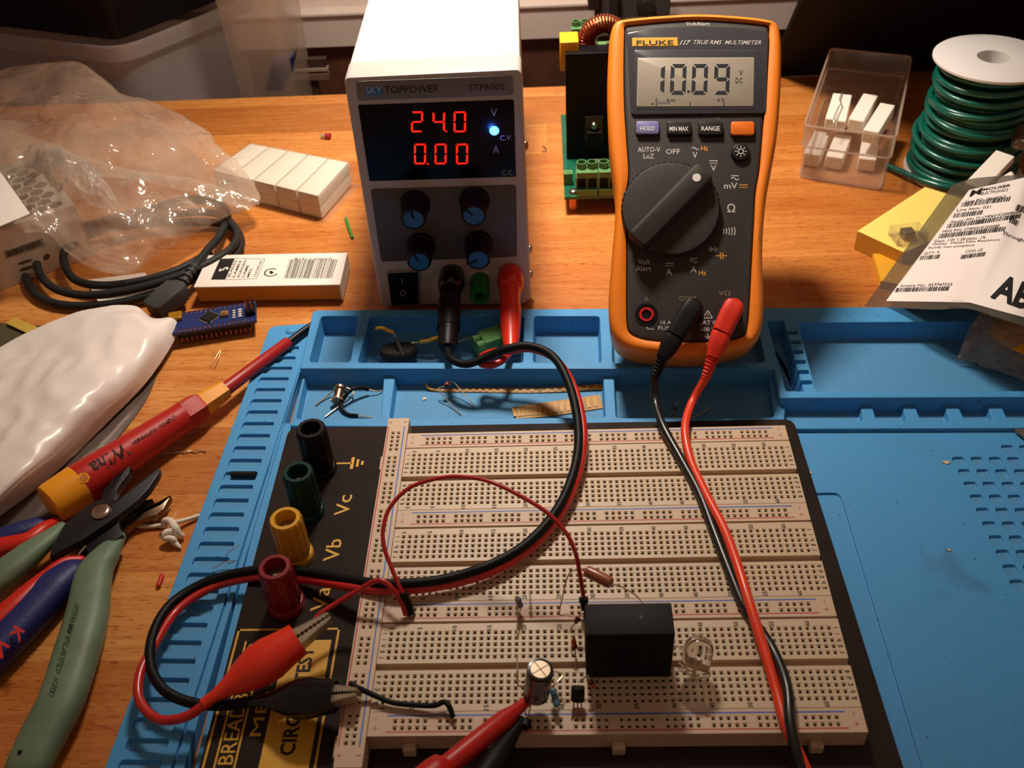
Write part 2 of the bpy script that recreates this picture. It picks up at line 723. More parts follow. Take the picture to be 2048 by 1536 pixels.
# ------------------------------------------------------------------ blue silicone mat
def mat_blue():
    m = mat('blue_silicone', (62, 142, 200), .55, bump=.12, bscale=2500)
    nt = m.node_tree
    b = nt.nodes['Principled BSDF']
    tc = nt.nodes.new('ShaderNodeTexCoord')

    def ns(scale, det, dist=0):
        n = nt.nodes.new('ShaderNodeTexNoise')
        n.inputs['Scale'].default_value = scale
        n.inputs['Detail'].default_value = det
        n.inputs['Distortion'].default_value = dist
        nt.links.new(tc.outputs['Object'], n.inputs['Vector'])
        return n.outputs[0]

    def mx(f, lo, hi, amt, a, c):
        r = nt.nodes.new('ShaderNodeMapRange')
        r.inputs[1].default_value, r.inputs[2].default_value, r.inputs[4].default_value = lo, hi, amt
        nt.links.new(f, r.inputs[0])
        q = nt.nodes.new('ShaderNodeMix')
        q.data_type = 'RGBA'
        nt.links.new(r.outputs[0], q.inputs[0])
        if a is None:
            q.inputs[6].default_value = lin((62, 142, 200))
        else:
            nt.links.new(a, q.inputs[6])
        q.inputs[7].default_value = lin(c)
        return q.outputs[2]
    c = mx(ns(900, 2), .5, .8, .5, None, (86, 150, 196))
    c = mx(ns(16, 4, .8), .56, .75, .35, c, (70, 120, 160))
    # scorch and rosin smudges that stay put on the right of the mat
    vec = nt.nodes.new('ShaderNodeVectorMath')
    vec.operation = 'DISTANCE'
    nt.links.new(tc.outputs['Object'], vec.inputs[0])
    sm = at(1900, 1160, -14) - MO
    vec.inputs[1].default_value = sm * S
    r = nt.nodes.new('ShaderNodeMapRange')
    r.inputs[1].default_value, r.inputs[2].default_value, r.inputs[3].default_value, r.inputs[4].default_value = .055, .01, 0, 1
    nt.links.new(vec.outputs['Value'], r.inputs[0])
    mu = nt.nodes.new('ShaderNodeMath')
    mu.operation = 'MULTIPLY'
    nt.links.new(r.outputs[0], mu.inputs[0])
    nt.links.new(ns(55, 5, 1.0), mu.inputs[1])
    c = mx(mu.outputs[0], .46, .66, .35, c, (50, 62, 60))
    # black specks of dirt
    c = mx(ns(500, 1), .77, .78, .8, c, (25, 40, 50))
    nt.links.new(c, b.inputs['Base Color'])
    return m


MO = V((0, 0, DZ))
BLUE = mat_blue()
DUSTY = mat('dusty_blue_silicone', (74, 140, 188), .65, noise=.05, nscale=900, bump=.1, bscale=2500)
ZU, ZL, ZW, ZF = -7.0, -12.0, -14.0, -17.6
mt = thing('silicone_mat', MO, 'blue silicone soldering mat with parts trays under the breadboard', 'mat')


def P2(pts, z):
    return [at(x, y, z).to_2d() for x, y in pts]


def rp(pts, z, r, seg=5):
    return roundpoly(P2(pts, z), r, seg)


ddir = V((math.cos(math.radians(-1.9)), math.sin(math.radians(-1.9))))


def ext(p, d):
    return p + ddir * d


up_bays = [
    rp([(642, 632), (717, 632), (700, 724), (618, 724)], ZU, 2.2),
    rp([(741, 632), (1048, 632), (1046, 725), (715, 725)], ZU, 2.2),
    rp([(1068, 632), (1199, 632), (1203, 725), (1066, 725)], ZU, 2.2),
    rp([(1222, 632), (1512, 637), (1531, 724), (1226, 726)], ZU, 2.2),
]
# slim bay with a comb on its right, then the long open bay
a_, b_ = at(1572, 782, ZU).to_2d(), at(1534, 641, ZU).to_2d()
c_, d_ = at(1567, 641, ZU).to_2d(), at(1608, 782, ZU).to_2d()
comb = [c_]
for k in range(6):
    for f, s_ in ((.16 + k * .14, 0), (.16 + k * .14, 1), (.21 + k * .14, 1), (.21 + k * .14, 0)):
        comb.append(c_.lerp(d_, f) + V((5.0 if s_ else 0, 0)))
comb.append(d_)
up_bays.append(roundpoly([a_, b_] + comb, [1.5, 1.5] + [.5] * len(comb), 3)[::1])
g1, g2 = at(1596, 645, ZU).to_2d(), at(1632, 782, ZU).to_2d()
up_bays.append(roundpoly([g2, g1, ext(g1, 112), ext(g2, 112)], 2.5, 5))
OU = P2([(626, 620), (600, 737)], ZU)
q1 = at(1548, 738, ZU).to_2d()
q2 = at(1560, 796, ZU).to_2d()
R_ = ext(at(2040, 612, ZU).to_2d(), 25)
Rb = ext(at(2040, 794, ZU).to_2d(), 25)
outU = roundpoly([OU[0], OU[1], q1, q2, Rb, R_], [3, 1, 1, 1, 3, 3], 5)
MB().slab(outU, ZU, DZ + .01, [(p, ZF, .6) for p in up_bays], 0, .7, 1).build('upper_tray', [BLUE, DUSTY], mt)
lo_bays = [
    rp([(611, 752), (768, 748), (762, 836), (592, 838)], ZL, 2),
    rp([(791, 748), (1206, 746), (1211, 835), (779, 837)], ZL, 2),
    rp([(1228, 746), (1536, 744), (1549, 834), (1232, 836)], ZL, 2),
]
for x0, x1, x2, x3 in ((1571, 1720, 1727, 1568), (1743, 1804, 1813, 1753), (1828, 1889, 1900, 1842), (1914, 1974, 1986, 1930), (2001, 2062, 2074, 2016)):
    lo_bays.append(rp([(x0, 808), (x1, 808), (x2, 841), (x3, 841)], ZL, 1.8))
outL = roundpoly([OU[1] + V((.3, 2)), at(580, 852, ZL).to_2d(), at(1560, 858, ZL).to_2d(), ext(at(2040, 856, ZL).to_2d(), 25), Rb + V((0, 2)), q2 + V((1, 2)), q1 + V((0, 2))], [1, 1, 1, 1, 1, 1, 1], 2)
MB().slab(outL, ZL, DZ + .02, [(p, ZF if k < 3 else -15.6, .5) for k, p in enumerate(lo_bays)], 0, .6, 1).build('lower_tray', [BLUE, DUSTY], mt)
# left ruler strip with a ladder of slots
lt, lb = at(540, 655, ZW).to_2d(), at(208, 1545, ZW).to_2d()
rt, rb_ = at(628, 648, ZW).to_2d(), at(372, 1545, ZW).to_2d()
dn = (lb - lt).normalized()
lb = lb + dn * 45
rtop = rt
rb_ = rb_ + dn * 45
slots = []
nrm = V((-dn.y, dn.x)) * -1
if nrm.x < 0:
    nrm = -nrm
s0 = at(518, 757, ZW).to_2d()
k0 = (s0 - lt).dot(dn)
pitch = 8.05
off = (s0 - lt).dot(nrm)
wd = (at(577, 757, ZW).to_2d() - s0).dot(nrm)
for k in range(-3, 31):
    t = k0 + k * pitch
    p = lt + dn * t + nrm * (off + .4)
    slots.append(roundpoly([p, p + nrm * wd, p + nrm * wd + dn * 5.0, p + dn * 5.0], [2.0, 1, 1, 2.0], 4))
gx = off + wd + 4.2
p = lt + dn * 24 + nrm * gx
slots.append([p, p + nrm * .9, p + nrm * .9 + dn * 235, p + dn * 235])
m_ = MB().slab(roundpoly([lt, lb, rb_, rtop], [4, 1, 1, 1], 5), ZW + .8, DZ + .03, [(q, ZW - .7, .2) for q in slots], 0, .4, 1)
bt = at(581, 662, ZW + .8)
m_.M = Matrix.Translation(bt)
m_.lathe([(2.6, -.3), (2.6, .3), (2.1, .8), (1.2, 1.1), (.01, 1.15)], 20)
m_.build('ladder_strip', [BLUE, DUSTY], mt)
# work area with its square dimples and a shallow step
sq = []
o0 = at(1903, 914, ZW).to_2d()
prow = [(0, 8), (0, 8), (0, 8), (0, 8), (0, 8), (0, 8), (0, 8), (1, 8), (1, 8), (2, 8)]
for r in range(-1, 14):
    c0 = {-1: 3, 0: 0, 1: 0, 2: 0, 3: 0, 4: 0, 5: 0, 6: 0, 7: 0, 8: 0, 9: 0, 10: 1, 11: 2}.get(r, 3)
    for c in range(c0, 10):
        p = o0 + V((c * 7.75 + .15 * r, -r * 7.35 - c * .25))
        sq.append(roundpoly([p, p + V((5.3, 0)), p + V((5.3, -4.9)), p + V((0, -4.9))], 1.4, 3))
tl = outL[0]
wa = [at(560, 846, ZW).to_2d(), at(400, 1545, ZW).to_2d() + dn * 45, at(400, 1545, ZW).to_2d() + dn * 45 + V((430, 0)), ext(at(2040, 850, ZW).to_2d(), 25)]
pn = at(1680, 985, ZW).to_2d()
step = roundpoly([V((-40, pn.y)), V((-40, -58)), V((pn.x - 1, -58)), pn], [1, 1, 1, 3.5], 5)
MB().slab(wa, ZW, DZ + .04, [(q, ZW - 1.1, .25) for q in sq] + [(step, ZW - 1.0, .1)], 0, .35, lambda z: 1 if z < ZW - 1.05 else 0).build('work_area', [BLUE, DUSTY], mt)
for i in range(9):
    dm = MB()
    x, y, r = 1577 + i * 59, 630, 1.35
    c = at(x, y - i * .3, ZU)
    dm.M = Matrix.Translation(c)
    dm.lathe([(r, -.2), (r, .12), (r * .75, .25), (r * .6, .05), (.01, .02)], 16)
    dm.build('rim_dimple', BLUE, mt)

# ------------------------------------------------------------------ breadboard
bb = thing('breadboard', (50, 60, -14), 'large cream solderless breadboard on a black metal plate', 'breadboard')
PB = mat('black_plate_paint', (44, 35, 32), .42, noise=.15, nscale=60, bump=.05, bscale=1500)
plate = roundpoly([(-61.5, 146.5), (-61.5, -52), (173, -52), (168.5, 145)], 5, 6)
MB().prism(plate, -10.2, -8.5, 0, .3).build('base_plate', PB, bb)
for x, y in ((-50, 134), (156, 134), (-50, -40), (160, -40)):
    MB().cyl(x, y, -13.9, -10.2, 6).build('rubber_foot', mat('black_rubber', (22, 21, 21), .8), bb)
CREAM = mat('cream_abs', (196, 172, 144), .45, sss=.1)
CREAM2 = mat('pink_cream_abs', (196, 168, 142), .5, sss=.1)
HOLE = mat('hole_contact', (46, 36, 28), .6)
HOLEW = mat('hole_funnel', (196, 172, 144), .5)
REDP = mat('red_print', (176, 34, 24), .5)
BLUEP = mat('blue_print', (36, 88, 176), .5)
BLKP = mat('black_print', (38, 32, 30), .6)


def holes_slab(m, x0, x1, y0, y1, zt, zb, hx, hy, ha, hb, grooves=()):
    """block whose top has square funnel holes at the given columns/rows (sorted lists)"""
    n = MB(m.M)
    ha2, hb2 = ha * .5, hb * .5
    xs = [x0] + [v for c in hx for v in (c - ha2, c + ha2)] + [x1]
    ys = [y0] + [v for c in hy for v in (c - ha2, c + ha2)] + [y1]
    for j in range(len(ys) - 1):
        if j % 2 == 0:
            m.add([(x0, ys[j], zt), (x1, ys[j], zt), (x1, ys[j + 1], zt), (x0, ys[j + 1], zt)], [(0, 1, 2, 3)], 0)
        else:
            for i in range(0, len(xs) - 1, 2):
                m.add([(xs[i], ys[j], zt), (xs[i + 1], ys[j], zt), (xs[i + 1], ys[j + 1], zt), (xs[i], ys[j + 1], zt)], [(0, 1, 2, 3)], 0)
            cy = (ys[j] + ys[j + 1]) / 2
            for cx in hx:
                ring = []
                for h, z in ((ha2, zt), (hb2, zt - .45), (hb2, zt - 2.2)):
                    ring += [(cx - h, cy - h, z), (cx + h, cy - h, z), (cx + h, cy + h, z), (cx - h, cy + h, z)]
                m.add(ring, [(4, 5, 1, 0), (5, 6, 2, 1), (6, 7, 3, 2), (7, 4, 0, 3)], 1)
                m.add(ring, [(8, 9, 5, 4), (9, 10, 6, 5), (10, 11, 7, 6), (11, 8, 4, 7), (8, 9, 10, 11)], 2)
    m.add([(x0, y0, zt), (x1, y0, zt), (x1, y1, zt), (x0, y1, zt), (x0, y0, zb), (x1, y0, zb), (x1, y1, zb), (x0, y1, zb)],
          [(4, 5, 1, 0), (5, 6, 2, 1), (6, 7, 3, 2), (7, 4, 0, 3), (7, 6, 5, 4)], 0)


def label_h(m, t, x, y, h, z, rot=0, m_i=0, wf=.62):
    """a printed character string, centred, height h, turned by rot degrees"""
    wd_ = h * (wf * len(t) if len(t) > 1 else {'1': .3, 'i': .16, 'j': .3, 'f': .4}.get(t, .62))
    c, s_ = math.cos(math.radians(rot)), math.sin(math.radians(rot))
    m.text(t, lambda a, b: V((x + (a - .5) * wd_ * c - (b - .5) * h * s_, y + (a - .5) * wd_ * s_ + (b - .5) * h * c, z)), m_i, .025)


PIT = 45.4
colx = [2.54 * i for i in range(63)]
for s_ in range(3):
    y0 = s_ * PIT
    tz = 0.0
    m = MB()
    rows1 = [y0 + 2.54 * i for i in range(5)]
    rows2 = [y0 + 17.78 + 2.54 * i for i in range(5)]
    holes_slab(m, -3.85, 161.3, y0 - 3.3, y0 + 12.55, tz, -8.4, colx, rows1, 1.7, .86)
    holes_slab(m, -3.85, 161.3, y0 + 15.4, y0 + 31.9, tz, -8.4, colx, rows2, 1.7, .86)
    m.box(-3.85, y0 + 12.55, -8.4, 161.3, y0 + 15.4, -2.2, 0)
    ts = m.build('terminal_strip', [CREAM, HOLEW, HOLE], bb, smooth=0)
    t = MB()
    for ch, y in list(zip('abcde', rows1)) + list(zip('fghij', rows2)):
        label_h(t, ch, -2.35, y, 1.75, tz + .03, 90, 0, .8)
        label_h(t, ch, 159.7, y, 1.75, tz + .03, 90, 0, .8)
    for n in [1] + list(range(5, 64, 5)):
        x = (n - 1) * 2.54
        label_h(t, str(n), x + .2, y0 - 2.15, 1.7, tz + .03, 90, 0, .62)
        label_h(t, str(n), x + .2, y0 + 30.0, 1.7, tz + .03, 90, 0, .62)
    t.build('printed_marks', BLKP, ts, smooth=0)


def bus(yc, label=True):
    """power rail lying along x; yc = y of its lower hole row"""
    m = MB()
    zt = -.15
    groups = [5.08 + 15.24 * g + 2.54 * k for g in range(10) for k in range(5)]
    holes_slab(m, -3.85, 161.3, yc - 2.85, yc + 6.1, zt, -8.4, groups, [yc, yc + 2.54], 1.7, .86)
    b = m.build('power_rail', [CREAM2, HOLEW, HOLE], bb, smooth=0)
    t = MB()
    t.box(2.2, yc - 1.6, zt - .05, 155.4, yc - 1.15, zt + .03, 0)
    t.box(2.2, yc + 4.3, zt - .05, 155.4, yc + 4.85, zt + .03, 1)
    for x in (-1.4, 158.3):
        t.box(x - .8, yc - .1, zt, x + .8, yc + .15, zt + .03, 0)
        t.box(x - .12, yc - .8, zt, x + .12, yc + .85, zt + .03, 0)
        t.box(x - .12 + (-.1), yc + 2.8, zt, x + .12 - .1, yc + 4.4, zt + .03, 1)
    t.build('printed_marks', [REDP, BLUEP], b, smooth=0)  # red and blue rail lines with plus and minus marks, no letters
    return b


for yc in (-9.45, 35.95, 81.35, 126.3):
    bus(yc)
# front clips of the lowest rail, side clips of the terminal strips
for x in (10, 80, 145):
    MB().box(x - 2.2, -15.4, -8.4, x + 2.2, -12.2, -4.2).build('mounting_clip', CREAM, bb, bevel=.5)
# upright rail down the left side
m = MB(Matrix.Translation((-3.9, 141.6, 0)) @ Matrix.Rotation(-math.pi / 2, 4, 'Z'))
groups = [9.4 + 15.24 * g + 2.54 * k for g in range(10) for k in range(5)]
holes_slab(m, 0, 165.2, -9.5, -.1, .6, -8.4, groups, [-6.6, -4.06], 1.7, .86)
vb = m.build('side_power_rail', [CREAM2, HOLEW, HOLE], bb, smooth=0)
t = MB()
t.box(-12.98, -16.5, .55, -12.52, 136.5, .63, 0)
t.box(-5.95, -16.5, .55, -5.45, 136.5, .63, 2)
for y in (139, -19.5):
    t.box(-12.1 - .8, y - .13, .6, -12.1 + .8, y + .13, .63, 0)
    t.box(-12.1 - .13, y - .8, .6, -12.1 + .13, y + .8, .63, 0)
    t.box(-6.3, y - .13, .6, -4.8, y + .13, .63, 1)
t.build('printed_marks', [REDP, BLKP, BLUEP], vb, smooth=0)  # side rail lines and polarity marks, no letters
for y in (118, 52.5, -14):
    MB().box(-15.2, y - 4, -8.4, -13.3, y + 4, -3.4).build('mounting_clip', CREAM2, bb, bevel=.4)

# printing on the plate
GOLD = mat('yellow_print', (208, 156, 44), .5)
pz = -8.47
PLT = Plane((0, 0, pz), (1, 0, 0), (0, 1, 0))
t = MB()


def line(m, p, q, wd_, z, mi=0):
    p, q = V(p), V(q)
    d = (q - p).normalized()
    n = V((-d.y, d.x)) * wd_ / 2
    m.add([(*(p - n), z), (*(q - n), z), (*(q + n), z), (*(p + n), z)], [(0, 1, 2, 3)], mi)


def ploop(m, pts, wd_, z, mi=0):
    for i in range(len(pts)):
        p, q = V(pts[i]), V(pts[(i + 1) % len(pts)])
        d = (q - p).normalized() * wd_ / 2
        line(m, p - d, q + d, wd_, z, mi)


fx0, fx1, fyt = -60, -21.8, 36.3
ploop(t, [(fx0, fyt), (fx1, fyt), (fx1, -45), (fx0, -45)], .8, pz)
t.box(-41, -42, pz - .01, -23.9, 31.4, pz + .01, 0)
for x, y1 in ((-56.2, 31.3), (-49.3, 31.3)):
    line(t, (x, -42), (x, y1), .7, pz)
t.text('BREADBOARD', par((-50.2, -17.5, pz), (-50.2, 30.5, pz), (-55.4, -17.5, pz)), 0)
t.text('MB-104', par((-42.6, -7.2, pz), (-42.6, 27, pz), (-46.6, -7.2, pz)), 0)
for nm, bl, br, tl in (('Va', (652, 1222), (665, 1178), (634, 1212)), ('Vb', (676, 1122), (694, 1082), (652, 1122)), ('Vc', (697, 1030), (708, 993), (673, 1028))):
    BL = at(*bl, pz)
    up_ = V((0, 11.2, 0))
    t.text(nm[0], par(BL + V((0, 0, 0)), BL + V((.3, 6.6, 0)), BL + V((-6.2, 0, 0))), 0, .006)
    t.text(nm[1], par(BL + V((0, 7.0, 0)), BL + V((.2, 11.4, 0)), BL + V((-4.2 if nm[1] != 'b' else -6.0, 7.0, 0))), 0, .006)
g0 = at(663, 927, pz)
t.box(g0.x, g0.y - .45, pz - .01, g0.x + 9.2, g0.y + .45, pz + .01)
t.box(g0.x + 8.6, g0.y - 3.6, pz - .01, g0.x + 10.0, g0.y + 3.6, pz + .01)
t.box(g0.x + 11.1, g0.y - 2.3, pz - .01, g0.x + 12.2, g0.y + 2.3, pz + .01)
t.box(g0.x + 13.2, g0.y - 1.2, pz - .01, g0.x + 14.3, g0.y + 1.2, pz + .01)
pr_ = t.build('plate_print', GOLD, bb, smooth=0)
t = MB()
t.text('CIRCUIT TEST', par((-29.6, -14.5, pz + .04), (-29.6, 28.2, pz + .04), (-35.0, -14.5, pz + .04)), 0, .03)
t.build('dark_lettering', BLKP, pr_, smooth=0)


def binding_post(px, py, pzt, color, cname):
    top = at(px, py, pzt)
    m = MB(Matrix.Translation((top.x, top.y, -8.5)))
    H = pzt + 8.5
    cm = mat(cname, color, .35, sss=.05)
    m.lathe([(7.2, 0), (7.2, 2.2), (6.6, 3.2), (5.6, 3.6)], 36, 0)
    rf = lambda u: 1 - .07 * (1 if (u * 14) % 1 < .42 else 0)
    m.lathe([(6.5, 4.4), (6.5, H - 2), (6.3, H - .6), (5.9, H)], 112, 0, rf=rf, cap1=False)
    m.lathe([(5.75, H), (4.3, H), (4.1, H - .6), (4.1, H - 9)], 56, 0, cap0=False, cap1=False)
    p = m.build('binding_post', cm, bb, smooth=30)
    tag(p, {'k': 'black', 'g': 'dark green', 'y': 'yellow', 'r': 'dark red'}[cname[-1]] + ' binding post')
    m = MB(Matrix.Translation((top.x, top.y, -8.5)))
    m.cyl(0, 0, H - 10, H - 6, 4.0, m=0)
    m.cyl(0, 0, H - 8, H - 5, 2.0, 1.6, m=0)
    m.build('metal_socket', mat('nickel', (190, 182, 172), .25, 1.0), p)


for px, py, zt, c, n in ((621, 856, 17, (24, 23, 24), 'post_k'), (595, 943, 16, (16, 52, 44), 'post_g'), (570, 1036, 15, (205, 150, 26), 'post_y'), (549, 1133, 15, (128, 22, 30), 'post_r')):
    binding_post(px, py, zt, c, n)
# ------------------------------------------------------------------ bench power supply
PS = Plane((-31.7, 248.4, -17), (math.cos(.0226), math.sin(.0226), 0), (0, .012, 1))
psu = thing('bench_power_supply', (9, 340, DZ), 'white and grey bench power supply with red digits and four blue-capped knobs', 'power supply')
PW, PH = 81.7, 130.2
PGREY = mat('warm_grey_abs', (186, 176, 170), .5, bump=.04, bscale=2500)
PWHITE = mat('white_powder_coat', (204, 196, 190), .5, bump=.06, bscale=3000)
m = MB(PS.M())


def rrect(x0, y0, x1, y1, r, seg=5):
    return roundpoly([(x0, y0), (x1, y0), (x1, y1), (x0, y1)], r, seg)


o_ = rrect(0, 0, PW, PH, 3.2)
m.loops([[(p.x, p.y, -17) for p in o_], [(p.x, p.y, -1.6) for p in o_], [(p.x, p.y, -.5) for p in offs(o_, -.5)], [(p.x, p.y, 0) for p in offs(o_, -1.6)]])
fb = m.build('front_bezel', PGREY, psu)
m = MB(PS.M())
for yy in (93, 80.5, 68):
    m.box(-.12, yy, -16, PW + .12, yy + .5, -1.5)
m.build('seam_groove', mat('seam_shadow_line', (120, 112, 108), .6), fb)
m = MB(PS.M())
m.prism(rrect(.6, .6, PW - .6, PH - .4, 2), -205, -17)
m.build('metal_cover', PWHITE, psu, bevel=.4)
for a in (8, 74):
    for d in (-12, -190):
        m = MB(PS.M())
        m.box(a - 5, -3, d - 5, a + 5, .2, d + 5)
        m.build('foot', mat('black_rubber', (22, 21, 21), .8), psu, bevel=.5)
for v_, d_ in ((88, -8), (28, -8), (12, -8)):
    c = PS.w(PW, v_, d_)
    m = MB(fr_axis(c, c + PS.x))
    m.lathe([(2.6, 0), (2.6, .5), (1.8, 1.4), (.5, 1.7), (.01, 1.7)], 20)
    m.build('side_screw', mat('steel', (170, 160, 150), .3, 1), psu)


def pquad(m, pl, pts, h, mi=0, r=0, th=0, h0=0.0):
    """plate on a plane from its pixel corners, thickness th"""
    q = [pl.loc(x, y, 0).to_2d() for x, y in pts]
    if r:
        q = roundpoly(q, r, 4)
    old = m.M
    m.M = pl.M()
    m.prism(q, h0 - .3, h, mi, min(.3, h * .6) if h > .3 else 0)
    m.M = old


def pt(m, pl, t, bl, br, tl, h=.1, mi=0, bold=0, shear=0):
    m.text(t, pxpar(pl, bl, br, tl, h), mi, bold, shear)


m = MB()
pquad(m, PS, [(712, 162), (1025, 150), (1027, 190), (715, 201)], .5, 0, 2)
npl = m.build('name_plate', mat('grey_plate', (120, 112, 106), .4), psu)
tag(npl, 'grey name strip')
m = MB()
pquad(m, PS, [(729, 173), (765, 172), (766, 188.5), (730, 189.5)], .62, 1)
pt(m, PS, 'SKY', (732, 188), (764, 187), (731.5, 174), .75, 2)
pt(m, PS, 'TOPPOWER', (769, 187.5), (878, 184.5), (768.5, 172.5), .65, 0)
pt(m, PS, 'STP6005', (938, 181.5), (1009, 179.5), (937.5, 169), .65, 0)
m.build('printed_marks', [mat('dark_grey_print', (42, 40, 42), .5), mat('sky_blue_print', (48, 110, 168), .5), mat('pale_print', (186, 200, 214), .5)], npl, smooth=0)

m = MB()
pquad(m, PS, [(716, 210), (1027.6, 199), (1032, 353), (739, 362)], .45, 0, .8)
disp = m.build('display_window', mat('black_gloss_window', (5, 4, 7), .3), psu)
tag(disp, 'glossy black display window with red digits')
SEG = {'0': 'abcdef', '1': 'bc', '2': 'abged', '3': 'abgcd', '4': 'fgbc', '5': 'afgcd', '9': 'abcdfg'}


def seg7(m, fn, ch, wl, mi=0, hw=.5):
    """fn maps 0..1 box to point; wl = stroke width as a fraction of the digit width; hw = aspect w/h"""
    t = wl
    u = wl * hw
    g = .02
    P = {'a': [(t * .3 + g, 1), (1 - t * .3 - g, 1), (1 - t - g, 1 - u), (t + g, 1 - u)],
         'd': [(t + g, u), (1 - t - g, u), (1 - t * .3 - g, 0), (t * .3 + g, 0)],
         'g': [(t * .5 + g, .5), (t + g, .5 + u * .5), (1 - t - g, .5 + u * .5), (1 - t * .5 - g, .5), (1 - t - g, .5 - u * .5), (t + g, .5 - u * .5)],
         'f': [(0, .5 + g * .8), (0, 1 - u * .3 - g), (t, 1 - u - g), (t, .5 + u * .5 + g)],
         'b': [(1, .5 + g * .8), (1 - t, .5 + u * .5 + g), (1 - t, 1 - u - g), (1, 1 - u * .3 - g)],
         'e': [(0, .5 - g * .8), (t, .5 - u * .5 - g), (t, u + g), (0, u * .3 + g)],
         'c': [(1, .5 - g * .8), (1, u * .3 + g), (1 - t, u + g), (1 - t, .5 - u * .5 - g)]}
    for s_ in SEG[ch]:
        vs = [fn(a, b) for a, b in P[s_]]
        nn = (vs[1] - vs[0]).cross(vs[2] - vs[1])
        m.add(vs, [tuple(range(len(vs)))], mi)


def dig(m, pl, ch, x0, x1, yb, yt, lean, h, mi=0, wl=.17):
    seg7(m, pxpar(pl, (x0, yb), (x1, yb - .6), (x0 + lean, yt), h), ch, wl, mi)


LEDR = mat('red_digit_light', (255, 30, 14), .5, emis=1.5)
m = MB()
for ch, x0, x1 in (('2', 822, 846), ('4', 865, 890), ('0', 907, 932)):
    dig(m, PS, ch, x0, x1, 265, 223, -2.5 if False else 0, .6)
for ch, x0, x1 in (('0', 828, 852), ('0', 869, 893), ('0', 912, 936)):
    dig(m, PS, ch, x0, x1, 329, 287.5, 0, .6)
for x, y in ((892.5, 262), (856, 327)):
    pquad(m, PS, [(x - 2, y - 2), (x + 2, y - 2), (x + 2, y + 2), (x - 2, y + 2)], .6)
dg_ = m.build('lit_digits', LEDR, disp, smooth=0)
m = MB()
pt(m, PS, 'V', (982, 233), (994.5, 232.6), (981.5, 218), .6)
pt(m, PS, 'A', (986, 306.5), (998.5, 306), (985.5, 291.5), .6)
pt(m, PS, 'C.V.', (1000, 281), (1024, 280), (1000, 271), .6)
pt(m, PS, 'C.C.', (1003, 351), (1028, 350), (1003, 341), .6)
m.build('printed_marks', mat('pale_grey_print', (168, 160, 166), .5), disp, smooth=0)
m = MB(PS.M())
q = PS.loc(988.5, 260, 0)
m.M = PS.M(q.x, q.y, .4)
m.ball((0, 0, .3), 2.3, 0, 20, .6)
m.build('indicator_light', mat('blue_led_light', (45, 135, 255), .3, emis=14), disp)
l = lamp('indicator_glow', PS.w(q.x, q.y, 4), PS.w(q.x, q.y, 0), 3, .0016, (.05, .2, 1.0))
l.parent = None

m = MB()
pquad(m, PS, [(741, 378), (1032, 369), (1034.5, 513), (762, 523)], .5, 0, 2)
kp = m.build('control_panel', mat('dark_taupe_plate', (84, 75, 70), .45), psu)
KBLK = mat('knob_black', (20, 18, 18), .38)
KBLU = mat('knob_blue_cap', (36, 96, 150), .4)
for x, y, an in ((826.5, 439, 95), (947.5, 432, 135), (838, 524, 115), (956.5, 520, 200)):
    q = PS.loc(x, y, 16)
    m = MB(PS.M(q.x, q.y, .4))
    m.lathe([(7.6, 0), (7.6, 2.6), (6.7, 3.4), (6.3, 14.5), (5.8, 15.5), (5.1, 15.7), (5.0, 15.1)], 72, 0, rf=lambda u: 1 - .035 * ((u * 18) % 1 < .4))
    kb = m.build('control_knob', KBLK, psu, smooth=30)
    m = MB(PS.M(q.x, q.y, .4))
    m.cyl(0, 0, 15.0, 15.5, 5.0, seg=40)
    m.build('knob_cap', KBLU, kb)
    m = MB(PS.M(q.x, q.y, .4, math.radians(an)))
    m.box(.6, -.5, 15.3, 6.4, .5, 15.9)
    m.build('pointer_mark', KBLK, kb)

m = MB()
pquad(m, PS, [(773, 541), (840, 538), (841, 609), (782, 611)], .9, 0, 1)
sw = m.build('power_switch', mat('switch_frame_grey', (140, 132, 128), .45), psu)
m = MB()
pquad(m, PS, [(776, 545), (836, 542), (837, 604), (784, 606)], 2.4, 0, .6)
rk = m.build('rocker', mat('switch_black', (12, 11, 12), .3), sw)
m = MB()
pt(m, PS, 'I', (803.5, 567), (805, 567), (803, 557), 2.6)
pt(m, PS, 'O', (800.5, 593), (812.5, 592.5), (800, 580), 2.6)
m.build('printed_marks', mat('pale_grey_print', (168, 160, 166), .5), rk, smooth=0)
m = MB()
pquad(m, PS, [(862, 560), (880, 546), (1052, 538), (1056, 606), (864, 609)], .5, 0, 4)
m.build('terminal_plate', PGREY, psu)

GRN = mat('green_binding_post', (24, 112, 44), .35)
q = PS.loc(959.5, 594, 16)
m = MB(PS.M(q.x, q.y, .4))
m.lathe([(5.0, 0), (5.0, 6), (4.6, 6.6), (5.2, 7.4), (5.3, 14), (4.9, 15.6), (3.9, 15.7), (2.7, 15.5), (2.6, 8)], 36, cap1=True)
gp = m.build('ground_terminal', GRN, psu)
for nm, x, y, c, lab in (('negative_terminal', 902, 577, (18, 16, 16), 'black terminal'), ('positive_terminal', 1021, 576, (214, 44, 22), 'red terminal')):
    q = PS.loc(x, y, 13)
    m = MB(PS.M(q.x, q.y, .4))
    m.lathe([(6.6, 0), (6.9, 3), (6.9, 9), (6.3, 12.2), (4.6, 14), (4.4, 14)], 40)
    tag(m.build(nm, mat('terminal_' + lab[:3], c, .25, coat=.2), psu), lab)

